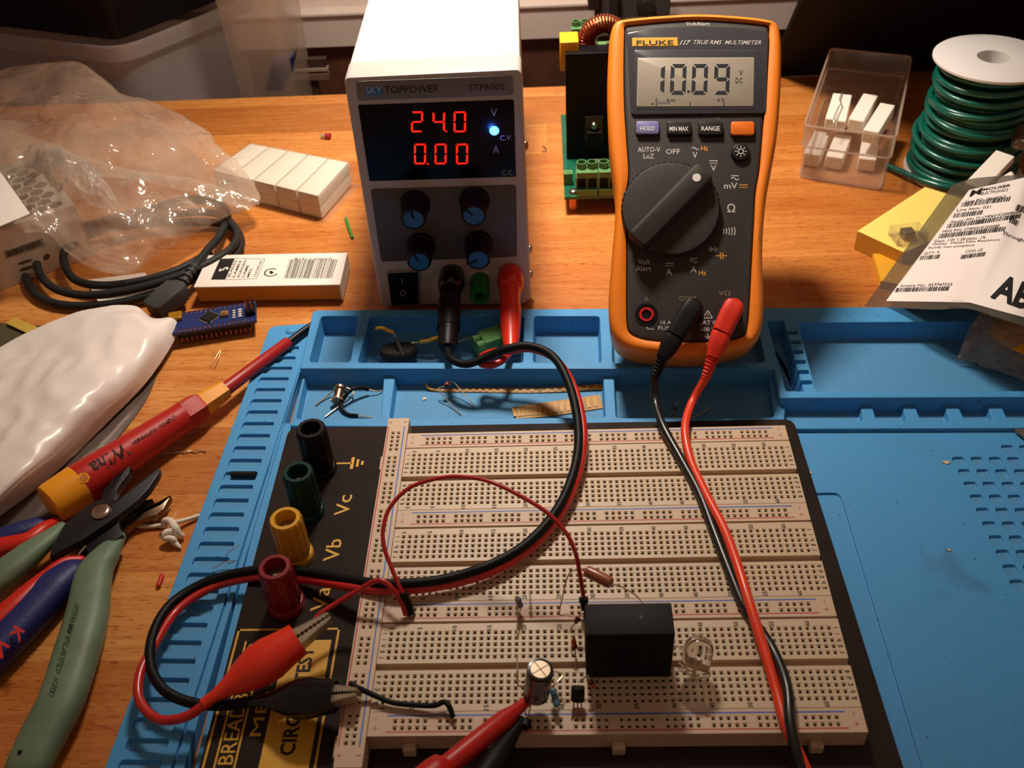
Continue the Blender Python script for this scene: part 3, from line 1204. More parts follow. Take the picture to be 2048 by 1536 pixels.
# ------------------------------------------------------------------ lead set from the supply: two plugs, paired wires, two crocodile clips
ld = thing('clip_lead_pair', at(700, 1165, 0), 'red and black lead pair looping from power supply to crocodile clips', 'lead')
BWIRE = mat('black_wire_pvc', (12, 11, 11), .5)
RWIRE = mat('red_wire_pvc', (186, 28, 22), .4, coat=.3)
RPLUG = mat('red_plug_pvc', (224, 48, 24), .35, coat=.2)
BPLUG = mat('black_plug_pvc', (16, 14, 14), .45)
q = PS.loc(901, 579, 13)
A0 = PS.w(q.x, q.y, 12)
A1 = V(atY(895, 698, A0.y - 45))
m = MB(fr_axis(A0, A1))
L_ = (A1 - A0).length
pr = [(5.4, 0), (5.6, 3), (5.0, 6), (5.6, 8)]
k = 9.0
while k < L_ - 14:
    pr += [(5.7, k), (5.45, k + .35), (5.45, k + .7), (5.7, k + 1.0)]
    k += 1.35
pr += [(5.5, L_ - 14), (5.0, L_ - 12), (4.7, L_ - 4), (3.7, L_ - .5), (2.0, L_)]
m.lathe(pr, 32)
bpl = m.build('black_plug', BPLUG, ld)
m = MB(fr_axis(A0, A1))
m.M = m.M @ Matrix.Rotation(math.radians(48), 4, 'Z')
m.box(4.9, -1.7, 12, 6.2, 1.7, 20)
m.build('thumb_tab', BPLUG, bpl, bevel=.4)
q = PS.loc(1020, 579, 13)
B0 = PS.w(q.x, q.y, 12)
B1 = V(atY(1022, 700, B0.y - 45))
m = MB(fr_axis(B0, B1))
L_ = (B1 - B0).length
m.lathe([(5.5, 0), (5.4, 6), (5.0, 9), (5.4, 14), (5.5, 20), (5.1, 30), (4.1, L_ - 6), (3.4, L_ - .6), (2.4, L_)], 32)
m.build('red_plug', RPLUG, ld)
bw = [A1 + (A0 - A1).normalized() * 4, A1, at(903, 719, 1), at(935, 728, 2), at(975, 713, 5), at(1012, 698, 9), at(1058, 692, 11), at(1105, 712, 11), at(1138, 768, 9), at(1156, 850, 8),
      at(1152, 925, 7), at(1120, 1010, 6), at(1060, 1082, 5.5), at(980, 1130, 5.5), at(880, 1160, 5.5), at(780, 1168, 5), at(700, 1160, 2), at(620, 1145, -2), at(540, 1138, -4), at(450, 1152, -6), at(385, 1178, -7),
      at(335, 1216, -6), at(306, 1270, -4), at(301, 1330, -3), at(328, 1380, -3), at(385, 1406, -4), at(450, 1410, -4), at(510, 1402, -1)]
MB().tube(catmull(bw, 7), 1.95, 14).build('black_wire', BWIRE, ld)
rw = [B1 + (B0 - B1).normalized() * 3, B1, at(1008, 718, 0), at(985, 730, 0), at(962, 727, 0), at(966, 712, 1), at(990, 703, 4), at(1020, 702, 5), at(1062, 698, 7), at(1110, 718, 8), at(1146, 770, 6.5), at(1166, 850, 6),
      at(1161, 930, 5), at(1128, 1016, 4), at(1066, 1092, 3.5), at(985, 1143, 3.5), at(880, 1172, 3.5), at(780, 1181, 3), at(700, 1174, 1), at(620, 1160, -4), at(540, 1152, -6), at(450, 1166, -8), at(392, 1192, -8.5),
      at(348, 1228, -8), at(312, 1285, -5), at(281, 1345, -3), at(279, 1400, -3), at(315, 1438, -3), at(370, 1434, -2), at(420, 1402, 1)]
MB().tube(catmull(rw, 7), 1.75, 14).build('red_wire', RWIRE, ld)


def croc(base, tip, jawtip, r, matc, nm, roll=0):
    base, tip, jawtip = V(base), V(tip), V(jawtip)
    M_ = fr_axis(base, tip)
    M_ = M_ @ Matrix.Rotation(roll, 4, 'Z')
    L_ = (tip - base).length
    m = MB(M_)
    prof = [(.24, 0), (.27, .12), (.45, .26), (.78, .42), (1.0, .56), (1.02, .7), (.88, .86), (.8, 1.0)]
    lo = []
    for f, z in prof:
        lo.append([(r * f * 1.0 * math.cos(a) * (.8), r * f * math.sin(a), z * L_) for a in [2 * math.pi * k / 24 for k in range(24)]])
    for f, z in ((.73, 1.0), (.73, .9)):
        lo.append([(r * f * math.cos(a) * .8, r * f * math.sin(a), z * L_) for a in [2 * math.pi * k / 24 for k in range(24)]])
    m.loops(lo)
    b = m.build(nm, matc, ld)
    JL = (jawtip - tip).length + 4
    stl = mat('plated_steel', (196, 182, 160), .35, .7)
    for sg in (-1, 1):
        m = MB(M_ @ Matrix.Translation((0, 0, L_ - 4)))
        # jaw: tapering half channel with teeth along its inner edge
        n_ = 8
        ins = []
        for k in range(n_ * 2 + 1):
            z = 3.5 + (JL - 3.5) * k / (n_ * 2)
            ins.append((.35 * sg + (.55 * (1 if k % 2 else 0)) * sg - sg * .1, z))
        ow = lambda z: sg * (r * .34 * (1 - z / JL) + 1.5)
        outp = [(ow(z), z) for _, z in reversed(ins)]
        poly = [V(p) for p in ins + outp]
        old = m.M
        m.M = old @ frame((0, 0, 0), (0, 1, 0), (0, 0, 1))
        for h0, h1 in ((-r * .35, -r * .35 + .6), (r * .35 - .6, r * .35)):
            m.prism([(p.x, p.y) for p in poly], h0, h1)
        m.prism([(ow(0) - sg * .5, 0), (ow(0), 0), (ow(JL), JL), (ow(JL) - sg * .5, JL)], -r * .35, r * .35)
        m.M = old
        m.build('jaw', stl, b, smooth=20)
    return b


croc(at(405, 1408, 1), at(597, 1278, 7), at(638, 1236, 3), 7.8, RPLUG, 'red_clip_boot', math.radians(15))
croc(at(500, 1404, -1), at(672, 1392, 5), at(712, 1370, 3), 7.2, mat('black_gloss_boot', (7, 7, 10), .2, coat=.2), 'black_clip_boot', math.radians(10))

# ------------------------------------------------------------------ multimeter
t_ = .70
yw = -.08
uxm = V((math.cos(yw), math.sin(yw), 0))
fwm = V((-math.sin(yw), math.cos(yw), 0))
uym = fwm * math.cos(t_) + V((0, 0, 1)) * math.sin(t_)
DM = Plane((121.7, 163, 16.5), uxm, uym)
dmm = thing('multimeter', (122, 200, -17), 'grey handheld multimeter in orange holster propped beside the power supply', 'multimeter')
PAIR = [((1377, 714), (1377, 684)), ((1310, 709), (1315, 682)), ((1258, 699), (1280, 676)), ((1230, 678), (1259, 664)), ((1219, 645), (1254, 642)), ((1217, 600), (1253, 600)), ((1221, 540), (1253, 545)), ((1226, 480), (1253, 495)),
        ((1230, 430), (1251, 440)), ((1230, 385), (1249, 400)), ((1225, 340), (1257, 350)), ((1219, 290), (1254, 290)), ((1215, 230), (1250, 230)), ((1214, 170), (1248, 170)), ((1216, 110), (1248, 110)), ((1220, 62), (1249, 66)), ((1232, 38), (1251, 50)),
        ((1262, 31), (1275, 46)), ((1330, 25), (1330, 40)), ((1395, 22), (1396, 37)), ((1465, 25), (1465, 40)), ((1530, 32), (1520, 45)), ((1556, 42), (1537, 49)), ((1565, 72), (1539, 66)), ((1566, 130), (1537, 120)), ((1563, 200), (1532, 190)),
        ((1557, 270), (1526, 262)), ((1547, 330), (1520, 335)), ((1537, 385), (1512, 385)), ((1531, 440), (1509, 440)), ((1528, 500), (1506, 495)), ((1529, 560), (1503, 550)), ((1530, 610), (1500, 605)), ((1526, 655), (1496, 650)), ((1508, 687), (1487, 672)), ((1450, 706), (1448, 681))]
oi = [DM.loc(*a, 0).to_3d() for a, b in PAIR]
ii = [DM.loc(*b, 0).to_3d() for a, b in PAIR]
for l_ in (oi, ii):
    for p in l_:
        p.z = 0
oc = [p.to_2d() for p in catmull(oi, 5, True)]
ic = [p.to_2d() for p in catmull(ii, 5, True)]
if area2(oc) < 0:
    oc.reverse()
    ic.reverse()
ORG = mat('orange_holster', (236, 128, 20), .5, bump=.06, bscale=2500, sss=.05)
DGR = mat('charcoal_meter_case', (62, 58, 57), .5, bump=.35, bscale=2800)
m = MB(DM.M())


def off_z(poly, d, z):
    return [(p.x, p.y, z) for p in offs(poly, d)]


def mixl(a, b, f):
    return [p.lerp(q, f) for p, q in zip(a, b)]


m.loops([off_z(oc, -6, -39), off_z(oc, -2, -37), off_z(oc, -.3, -30), off_z(oc, 0, -6), off_z(oc, -.4, -2.5), off_z(oc, -1.4, -.7), off_z(oc, -2.8, 0),
         [(p.x, p.y, -.2) for p in mixl(oc, ic, .75)], [(p.x, p.y, -1.0) for p in mixl(oc, ic, .97)], [(p.x, p.y, -6) for p in ic]], cap1=False)
hol = m.build('holster', ORG, dmm)
m = MB(DM.M())
inn = offs(ic, -.15)
m.loops([off_z(inn, 0, -8), off_z(inn, 0, -2.2), off_z(inn, -.5, -1.6), off_z(inn, -1.4, -1.3)])
case = m.build('meter_case', DGR, dmm)
FZ = -1.3
DF = Plane(DM.w(0, 0, FZ), uxm, uym)
# tilt stand behind
m = MB(DM.M())
m.M = DM.M() @ Matrix.Translation((0, 118, -38)) @ Matrix.Rotation(math.radians(57), 4, 'X')
m.box(-22, -84, -3, 22, 0, 0)
m.build('tilt_stand', ORG, dmm, bevel=1)
# window
m = MB()
pquad(m, DF, [(1253, 68), (1300, 59), (1395, 54), (1490, 58), (1537, 66), (1531, 228), (1262, 231)], 1.1, 0, 2)
lens = m.build('display_frame', mat('lens_charcoal', (58, 57, 62), .14, coat=.6), dmm)
m = MB()
pquad(m, DF, [(1268, 102), (1516, 102), (1511, 222), (1270, 222)], 1.25, 0, 1.5)
m.build('inner_bezel', mat('lens_dark', (62, 62, 66), .25), lens)
m = MB()
pquad(m, DF, [(1275, 118), (1508, 117), (1506, 215), (1273, 216)], 1.45, 0, 1)
lcd = m.build('lcd_panel', mat('lcd_grey', (158, 148, 134), .3, coat=.3), lens)
INK = mat('lcd_ink', (34, 36, 42), .5)
m = MB()
H_ = 1.55
for ch, x0, x1 in (('0', 1339.5, 1371), ('0', 1382.5, 1414), ('9', 1427, 1458)):
    seg7(m, pxpar(DF, (x0, 189), (x1, 189), (x0 + 2.5, 128), H_), ch, .24, 0, .5)
seg7(m, pxpar(DF, (1297, 189), (1328, 189), (1299.5, 128), H_), '1', .26, 0, .5)
pquad(m, DF, [(1374, 183), (1380, 183), (1379.5, 189), (1373.5, 189)], H_)
pt(m, DF, 'V', (1478, 151), (1485.5, 151), (1478, 140), H_)
pt(m, DF, 'DC', (1471, 166), (1485, 166), (1471, 156), H_)
pt(m, DF, '0', (1311, 203), (1315, 203), (1311, 196), H_)
pt(m, DF, 'Auto', (1333, 203), (1350.5, 203), (1333, 196), H_)
pt(m, DF, '6 0', (1435, 203), (1448, 203), (1435, 196), H_)
pt(m, DF, '+', (1302, 210.5), (1308, 210.5), (1302, 205), H_)
for x in (1311.5, 1379, 1446.5):
    pquad(m, DF, [(x, 206), (x + 2.6, 206), (x + 2.4, 215), (x - .2, 215)], H_)
for k in range(7):
    x = 1316 + k * 3.6
    pquad(m, DF, [(x, 206), (x + 2.4, 206), (x + 1.6, 211), (x - .6, 211)], H_)
m.build('reading', INK, lcd, smooth=0)
m = MB()
pquad(m, DF, [(1264, 78), (1355, 77), (1356, 95), (1264, 95.5)], 1.35, 0)
m.text('FLUKE', pxpar(DF, (1273, 90.5), (1347, 90), (1273, 81), 1.45), 1, .015)
m.text('117', pxpar(DF, (1359, 90), (1380, 90), (1361, 80.5), 1.3), 2, .02, .3)
m.text('TRUE RMS  MULTIMETER', pxpar(DF, (1387, 88.5), (1522, 89.5), (1388, 80), 1.3), 2, .004, .25)
WPR = mat('light_print', (196, 190, 184), .5)
OPR = mat('orange_print', (224, 150, 50), .5)
m.build('maker_badge', [mat('amber_badge', (218, 158, 50), .4), mat('dark_grey_print', (42, 40, 42), .5), WPR], lens, smooth=0)


# buttons
def button(x0, y0, x1, y1, col, nm, txt=None, tx=None):
    m = MB()
    pquad(m, DF, [(x0 - 1.5, y0 - 1.5), (x1 + 1.5, y0 - 1.5), (x1 + 1.5, y1 + 2), (x0 - 1.5, y1 + 2)], .25, 1, 1)
    pquad(m, DF, [(x0, y0), (x1, y0), (x1, y1), (x0, y1)], 2.0, 0, 1.3)
    b = m.build('push_button', [mat(nm, col, .4), mat('button_well', (28, 26, 26), .6)], dmm)
    if txt:
        m = MB()
        pt(m, DF, txt, tx[0], tx[1], tx[2], 2.15, 0, .012)
        m.build('printed_marks', mat('white_print', (222, 218, 214), .5), b, smooth=0)
    return b


tag(button(1272, 245.5, 1317.5, 270.5, (120, 118, 168), 'lavender_rubber', 'HOLD', ((1280, 261), (1309.5, 261), (1280, 252.5))), 'lavender hold button')
button(1334, 245.5, 1381.5, 271.5, (44, 42, 42), 'charcoal_rubber', 'MIN MAX', ((1339, 262), (1376.5, 262), (1339, 253)))
button(1397, 245.5, 1444.5, 272, (44, 42, 42), 'charcoal_rubber', 'RANGE', ((1403, 261.5), (1439.5, 261.5), (1403, 252.5)))
tag(button(1461, 246, 1507.5, 272.5, (226, 112, 28), 'orange_rubber'), 'orange button')
q = DF.loc(1480.5, 306, 0)
m = MB(DF.M(q.x, q.y, 0))
m.lathe([(4.5, -.2), (4.3, 1), (3.9, 1.7), (3.0, 2.0), (.01, 2.1)], 32)
bl = m.build('push_button', mat('charcoal_rubber2', (36, 34, 34), .35), dmm)
m = MB(DF.M(q.x, q.y, 2.12))
for k in range(24):
    a, b = 2 * math.pi * k / 24, 2 * math.pi * (k + 1) / 24
    m.add([(r_ * math.cos(x_), r_ * math.sin(x_), 0) for r_, x_ in ((1.0, a), (1.35, a), (1.35, b), (1.0, b))], [(0, 1, 2, 3)])
for k in range(8):
    a = 2 * math.pi * k / 8
    line(m, (1.8 * math.cos(a), 1.8 * math.sin(a)), (2.6 * math.cos(a), 2.6 * math.sin(a)), .35, 0)
m.build('printed_marks', mat('white_print', (222, 218, 214), .5), bl, smooth=0)

# rotary selector
q = DF.loc(1341, 417, 3.2)
Rk = (DF.loc(1441, 417, 3.2) - q).length
m = MB(DF.M(q.x, q.y, 0))
m.lathe([(Rk, -.6), (Rk, 3.2), (Rk * .985, 3.9)], 200, 0, cap1=False, rf=lambda u: 1 - .012 * ((u * 50) % 1 < .4))
m.lathe([(Rk * .97, 3.5), (Rk * .965, 4.0), (Rk * .9, 4.3), (Rk * .5, 4.5), (.01, 4.6)], 100, 0)
dial = m.build('selector_dial', mat('dial_charcoal', (58, 54, 52), .45, bump=.25, bscale=3000), dmm, smooth=35)
e0, e1 = DF.loc(1275, 487, 5), DF.loc(1413, 345, 5)
an = math.atan2(e1.y - e0.y, e1.x - e0.x)
m = MB(DF.M(q.x, q.y, 0, an))
L2 = Rk * 1.0
pts_ = roundpoly([(-L2, -4.8), (L2, -5.0), (L2, 5.0), (-L2, 4.8)], [2, 3, 3, 2], 5)
m.loops([[(p.x, p.y, 4) for p in offs(pts_, .8)], [(p.x, p.y, 9.0) for p in pts_], [(p.x, p.y, 9.8) for p in offs(pts_, -.4)], [(p.x, p.y, 10.1) for p in offs(pts_, -1.2)]])
hd = m.build('pointer_grip', mat('dial_charcoal', (58, 54, 52), .45), dial)
m = MB(DF.M(q.x, q.y, 0, an))
m.cyl(Rk - 6, 0, 10, 10.25, 1.9)
m.build('pointer_dot', mat('white_print', (222, 218, 214), .5), dial)

# legends printed on the face
m = MB()


def lg(t, x, y, w_, h_, mi=0, bold=.01, slope=0.0):
    """legend centred at pixel x, y"""
    pt(m, DF, t, (x - w_ / 2, y + h_ / 2 - slope), (x + w_ / 2, y + h_ / 2 + slope), (x - w_ / 2, y - h_ / 2 - slope), .08, mi, bold)


def ln(x0, y0, x1, y1, t, mi=0):
    a, b = DF.px(x0, y0, .08), DF.px(x1, y1, .08)
    d = (b - a).normalized()
    n = d.cross(DF.n) * t
    m.add([a - n, b - n, b + n, a + n], [(0, 1, 2, 3)], mi)


def dc(x, y, w_, mi=0):
    ln(x - w_ / 2, y, x + w_ / 2, y, .22, mi)
    for k in (-1, 0, 1):
        ln(x + (k - .38) * w_ / 3, y + 5, x + (k + .38) * w_ / 3, y + 5, .2, mi)


def ac(x, y, w_, mi=0, bar=False):
    if bar:
        ln(x - w_ / 2, y - 6, x + w_ / 2, y - 6, .22, mi)
    n_ = 8
    for k in range(n_):
        a, b = k / n_, (k + 1) / n_
        ln(x - w_ / 2 + a * w_, y - 2.6 * math.sin(a * 2 * math.pi), x - w_ / 2 + b * w_, y - 2.6 * math.sin(b * 2 * math.pi), .22, mi)


lg('VoltAlert', 1395.5, 47.5, 47, 7.5)
lg('AUTO-V', 1298, 299, 45, 10)
lg('LoZ', 1297.5, 312.5, 21, 9.5)
lg('OFF', 1346, 303, 28, 10.5)
ac(1390.5, 297, 14)
lg('V', 1390, 310, 10, 12)
lg('Hz', 1409, 296.5, 14, 9.5, 1)
dc(1427, 321.5, 17)
lg('V', 1427, 336, 11, 12)
ac(1470, 357.5, 15, 0, True)
lg('mV', 1461.5, 371.5, 27, 12)
dc(1487, 370, 17, 1)
lg('\u03a9', 1462.5, 416, 16, 17)
for k in range(5):
    x = 1446 + k * 5.5
    for j in range(5):
        a, b = -1 + j * .4, -1 + (j + 1) * .4
        s_ = 5 + k * .9
        ln(x + 2.2 * (1 - a * a), 462.5 + a * s_, x + 2.2 * (1 - b * b), 462.5 + b * s_, .2)
ln(1417, 498.5, 1435, 498.5, .2)
ln(1430.5, 493.5, 1430.5, 503.5, .22)
m.add([DF.px(1420.5, 493, .08), DF.px(1420.5, 504, .08), DF.px(1430, 498.5, .08)], [(0, 1, 2)], 0)
ln(1432, 511.5, 1441, 511.5, .2, 1)
ln(1441, 505, 1441, 518, .22, 1)
ln(1447, 505, 1445, 508.5, .2, 1)
ln(1445, 508.5, 1445, 514.5, .2, 1)
ln(1445, 514.5, 1447, 518, .2, 1)
ln(1445, 511.5, 1454, 511.5, .2, 1)
lg('Volt', 1288, 523.5, 24, 10)
lg('Alert', 1287, 537, 31, 10.5)
dc(1339, 526.5, 17)
lg('A', 1338, 543.5, 12, 13)
ac(1387.5, 523, 16, 0, True)
lg('A', 1387, 538.5, 12, 13)
lg('Hz', 1405, 545.5, 14, 9.5, 1)
lg('A', 1293, 597.5, 9, 9.5, 2)
lg('COM', 1375, 597, 34, 9.5, 2)
lg('V\u03a9', 1449, 586, 24, 9.5, 2)
lg('10 A', 1332, 645, 21, 7.5)
lg('FUSED', 1337, 656, 41, 8)
lg('CAT III', 1415, 645, 37, 8)
lg('600 V', 1416, 658.5, 28, 8)
for x0, y0, x1, y1 in ((1415.5, 621, 1406, 636), (1406, 636, 1425, 636), (1425, 636, 1415.5, 621)):
    ln(x0, y0, x1, y1, .2)
lg('!', 1415.5, 630.5, 1.6, 8)
ln(1415.5, 667, 1415.5, 672.5, .16)
ln(1408, 672.5, 1423, 672.5, .18)
ln(1411, 675, 1420, 675, .18)
ln(1413.5, 677.3, 1417.5, 677.3, .18)
ln(1292, 652, 1296, 658, .18)
ln(1296, 658, 1308, 658, .18)
lg('Lo / Hi', 1423, 236.5, 32, 6, 3, 0)
m.build('printed_marks', [WPR, OPR, mat('faint_olive_print', (122, 112, 84), .5), mat('very_faint_print', (88, 84, 80), .5)], case, smooth=0)
# input sockets
for x, y, ring in ((1293, 629, (190, 30, 34)), (1385, 629, (18, 17, 17)), (1462, 629, (190, 30, 34))):
    q = DF.loc(x, y, 0)
    m = MB(DF.M(q.x, q.y, 0))
    m.lathe([(5.2, -.1), (5.2, .3), (4.2, .3), (4.0, .05), (.01, .05)], 32, 0)
    so = m.build('input_socket', mat('socket_black', (14, 13, 13), .5), dmm)
    m = MB(DF.M(q.x, q.y, 0))
    m.lathe([(3.3, 0), (3.3, .6), (2.2, .6), (2.2, .06)], 32, 0, cap0=False, cap1=False)
    m.build('socket_ring', mat('socket_ring_%d' % ring[0], ring, .4), so)


# test leads
def lead(label, cname, pc, wc, pp, path, clip, grp):
    t = thing('test_lead', path[2], label, 'test lead', grp)
    pm = mat(cname + '_lead_plug', pc, .5)
    wm = mat(cname + '_lead_wire', wc, .4, coat=.2)
    # elbow plug: flat-sided body lying over the lower face of the meter
    P = [DF.px(*a) for a in pp]
    m = MB()
    m.tube([P[0] + (P[0] - P[1]).normalized() * 1.5, P[0], P[0].lerp(P[1], .35), P[1]], [3.9, 4.5, 4.7, 4.3], 24, 0, .95, up=DF.n, sq=5)
    m.tube([P[0] - DF.n * 9, P[0] + DF.n * .5], 3.6, 20)
    m.tube([P[1], P[1].lerp(P[2], .08), P[1].lerp(P[2], .55), P[2]], [4.0, 4.3, 4.0, 2.9], 24, 0, .9, up=DF.n, sq=4)
    pl_ = m.build('lead_plug', pm, t, smooth=50)
    m = MB()
    st = catmull([P[2], P[2].lerp(P[3], .5), P[3]], 12)
    rs = []
    n_ = len(st)
    for i in range(n_):
        rs.append(2.9 - .7 * i / n_ if (i // 2) % 2 == 0 else 2.1)
    m.tube(st, rs, 16)
    m.build('strain_relief', pm, pl_, smooth=30)
    m = MB()
    m.tube(catmull([P[2].lerp(P[3], .8), P[3]] + path, 8), 1.85, 14)
    m.build('wire', wm, t)
    return t


gL = None
lead('black test lead plugged into the multimeter middle socket', 'black', (26, 24, 24), (18, 17, 17), [(1387, 612, 9), (1350, 672, 9), (1325, 715, 8), (1309, 755, 5)],
     [at(1310, 800, 4), at(1325, 850, 3.5), at(1362, 918, 2.2), at(1398, 985, 2), at(1427, 1060, 2), at(1456, 1135, 2), at(1490, 1215, 2), at(1543, 1295, 2.2), at(1573, 1370, 4.5), at(1581, 1450, 5), at(1600, 1530, 2), at(1640, 1640, -4), at(1660, 1760, -8)], None, gL)
lead('red test lead plugged into the multimeter right socket', 'red', (222, 48, 26), (228, 62, 28), [(1468, 612, 9), (1443, 665, 9), (1426, 715, 8), (1411, 757, 5)],
     [at(1386, 800, 4), at(1370, 855, 3.5), at(1381, 920, 2.2), at(1413, 990, 3), at(1449, 1060, 4), at(1475, 1130, 5.5), at(1500, 1210, 5.8), at(1530, 1305, 3.5), at(1552, 1380, 2), at(1572, 1450, 2), at(1612, 1540, 1), at(1650, 1640, -4), at(1690, 1760, -8)], None, gL)
# ------------------------------------------------------------------ parts plugged into the breadboard
LEAD = mat('tinned_copper', (196, 178, 150), .35, .7)
LEADC = mat('copper_lead', (168, 112, 78), .35, 1.0)


def wire_(pts, r, mt_, nm, parent, sub=8, seg=8):
    return MB().tube(catmull([V(p) for p in pts], sub), r, seg).build(nm, mt_, parent)


# relay
RB = mat('relay_black', (22, 19, 19), .6, bump=.1, bscale=2500)
rx0, rx1, ry0, ry1, rz = 70.0, 99.2, 8.7, 21.2, 25.6
t = thing('relay', (85, 15, 0), 'black box relay standing in the lower middle of the breadboard', 'relay')
m = MB()
m.prism(rrect(rx0, ry0, rx1, ry1, .5, 3), .5, rz, 0, .35)
rb = m.build('housing', RB, t)
m = MB(frame((rx0 + 2, ry0 - .04, 2), (1, 0, 0), (0, 0, 1)))
DP = mat('dim_grey_print', (58, 53, 52), .5)


def boxt(m, s_, x, y, w_, h, b=0, mi=0):
    m.text(s_, par((x, y, 0), (x + w_, y, 0), (x, y + h, 0)), mi, b)


boxt(m, 'OMRON', 0, 19.2, 8.6, 1.5, .02)
boxt(m, 'G2R-2', 0, 16.4, 6, 1.6, .01)
boxt(m, 'CONTACT', 10, 19.4, 5, .9)
boxt(m, '5A 250VAC', 11, 15.8, 11.5, 1.2)
boxt(m, '24VDC', 0, 13.6, 5.5, 1.1)
for k in range(3):
    ploop(m, [(1 + k * 2.6, 6.8), (2.6 + k * 2.6, 6.8), (2.6 + k * 2.6, 9.4), (1 + k * 2.6, 9.4)], .16, 0)
    boxt(m, 'US LISTED', 11, 12.6 - k * 1.8, 9, .8)
boxt(m, '1431H2', 0, 2.0, 9, 1.5, .01)
m.build('printed_marks', DP, rb, smooth=0)
m = MB(Matrix.Translation((88.2, 15.8, rz)))
m.lathe([(1.05, -.02), (1.05, .08), (.7, .08), (.6, .02), (.01, .02)], 20)
m.build('vent_nub', mat('relay_nub', (52, 44, 42), .5), rb)
for x in (72.5, 92.5, 97.5):
    for y in (10.2, 17.8):
        MB().box(x - .5, y - .25, -3, x + .5, y + .25, 1).build('pin', LEAD, t)

# clear lamp-like light emitting diode
t = thing('light_emitting_diode', at(1392, 1340, 0), 'big clear dome light emitting diode lying right of the black relay', 'LED')
GL = mat('clear_epoxy', (236, 232, 228), .05, trans=1.0, ior=1.5)
A = V((106.4, 6.6, 6.2))
B = V((109.2, 14.2, 15.0))
m = MB(fr_axis(A, B))
L_ = 12.6
m.lathe([(.01, 0), (5.6, 0), (5.6, 1.4), (5.0, 1.6), (5.0, L_ - 4.6), (4.75, L_ - 3.2), (4.1, L_ - 1.7), (2.9, L_ - .6), (1.5, L_ - .1), (.01, L_)], 40)
ds = m.build('clear_dome', GL, t)
m = MB(fr_axis(A, B))
m.box(-1.9, -.3, -.1, -.7, .3, 4.6)
m.lathe([(1.3, 3.6), (1.5, 5.0), (1.0, 5.0), (.4, 4.3)], 20)
m.build('reflector_cup', LEAD, ds)
m = MB(fr_axis(A, B))
m.box(.9, -.3, -.1, 1.7, .3, 4.4)
m.build('anvil_post', LEAD, ds)
ax = (B - A).normalized()
wire_([A, A - ax * 2.5, at(1376, 1315, 6), at(1350, 1292, 4), V((99.6, 12, 2)), V((99.5, 10.2, -2))], .28, LEAD, 'lead', t)
wire_([A + V((1.2, 0, 0)), A - ax * 3 + V((1.2, 0, 0)), at(1405, 1370, 4), at(1411, 1415, 2), V((111.7, -6.9, -2))], .28, LEAD, 'lead', t)

# electrolytic capacitor
t = thing('electrolytic_capacitor', at(1075, 1398, 0), 'black can capacitor with scored silver top left of the relay', 'capacitor')
A, B = at(1072, 1390, 7), at(1081, 1338, 22.5)
m = MB(fr_axis(A, B, (0, -1, .6)))
L_ = (B - A).length
R_c = 4.35
m.lathe([(R_c - .6, 0), (R_c, .6), (R_c, 1.6), (R_c - .35, 2.1), (R_c, 2.7), (R_c, L_ - .8), (R_c - .2, L_ - .15), (R_c - 1.0, L_), (R_c - 1.15, L_ - .25)], 44, cap1=False)
cs = m.build('sleeve', mat('sleeve_black', (26, 23, 24), .3, coat=.3), t)
m = MB(fr_axis(A, B, (0, -1, .6)))
m.M = m.M @ Matrix.Rotation(math.radians(0), 4, 'Z')
for k in range(8):
    pass
sv = []
for j, z in enumerate((.8, L_ - .9)):
    for k in range(9):
        a = math.radians(-28 + k * 7)
        sv.append(((R_c + .05) * math.cos(a), (R_c + .05) * math.sin(a), z))
m.add(sv, [(k, k + 1, k + 10, k + 9) for k in range(8)], 0)
st_ = m.build('grey_stripe', mat('stripe_grey', (120, 118, 120), .4), cs)
m = MB(fr_axis(A, B, (0, -1, .6)))
for k in range(1):
    m.text('0', lambda a, b: V(((R_c + .12) * math.cos((a - .5) * .3), (R_c + .12) * math.sin((a - .5) * .3), 3.6 + b * 3)), 0, .02)
m.build('printed_marks', BLKP, st_, smooth=0)
m = MB(fr_axis(A, B, (0, -1, .6)))
m.lathe([(3.25, L_ - .35), (3.2, L_ - .12), (.01, L_ - .1)], 40)
ct = m.build('scored_top', mat('aluminium_can', (212, 190, 165), .38, .7), t)
m = MB(fr_axis(A, B, (0, -1, .6)))
for a in (40, 130):
    c_, s_ = math.cos(math.radians(a)), math.sin(math.radians(a))
    line(m, (-3.1 * c_, -3.1 * s_), (3.1 * c_, 3.1 * s_), .3, L_ - .06)
m.build('score_line', mat('score_dark', (120, 98, 80), .5), ct, smooth=0)
wire_([A + V((1.2, 0, 0)), at(1062, 1410, 3), at(1058, 1430, 0), at(1058, 1434, -2)], .3, LEAD, 'lead', t)
wire_([A + V((-1.5, .6, 0)), at(1052, 1400, 4), at(1040, 1396, 0), at(1040, 1396, -2)], .3, LEAD, 'lead', t)


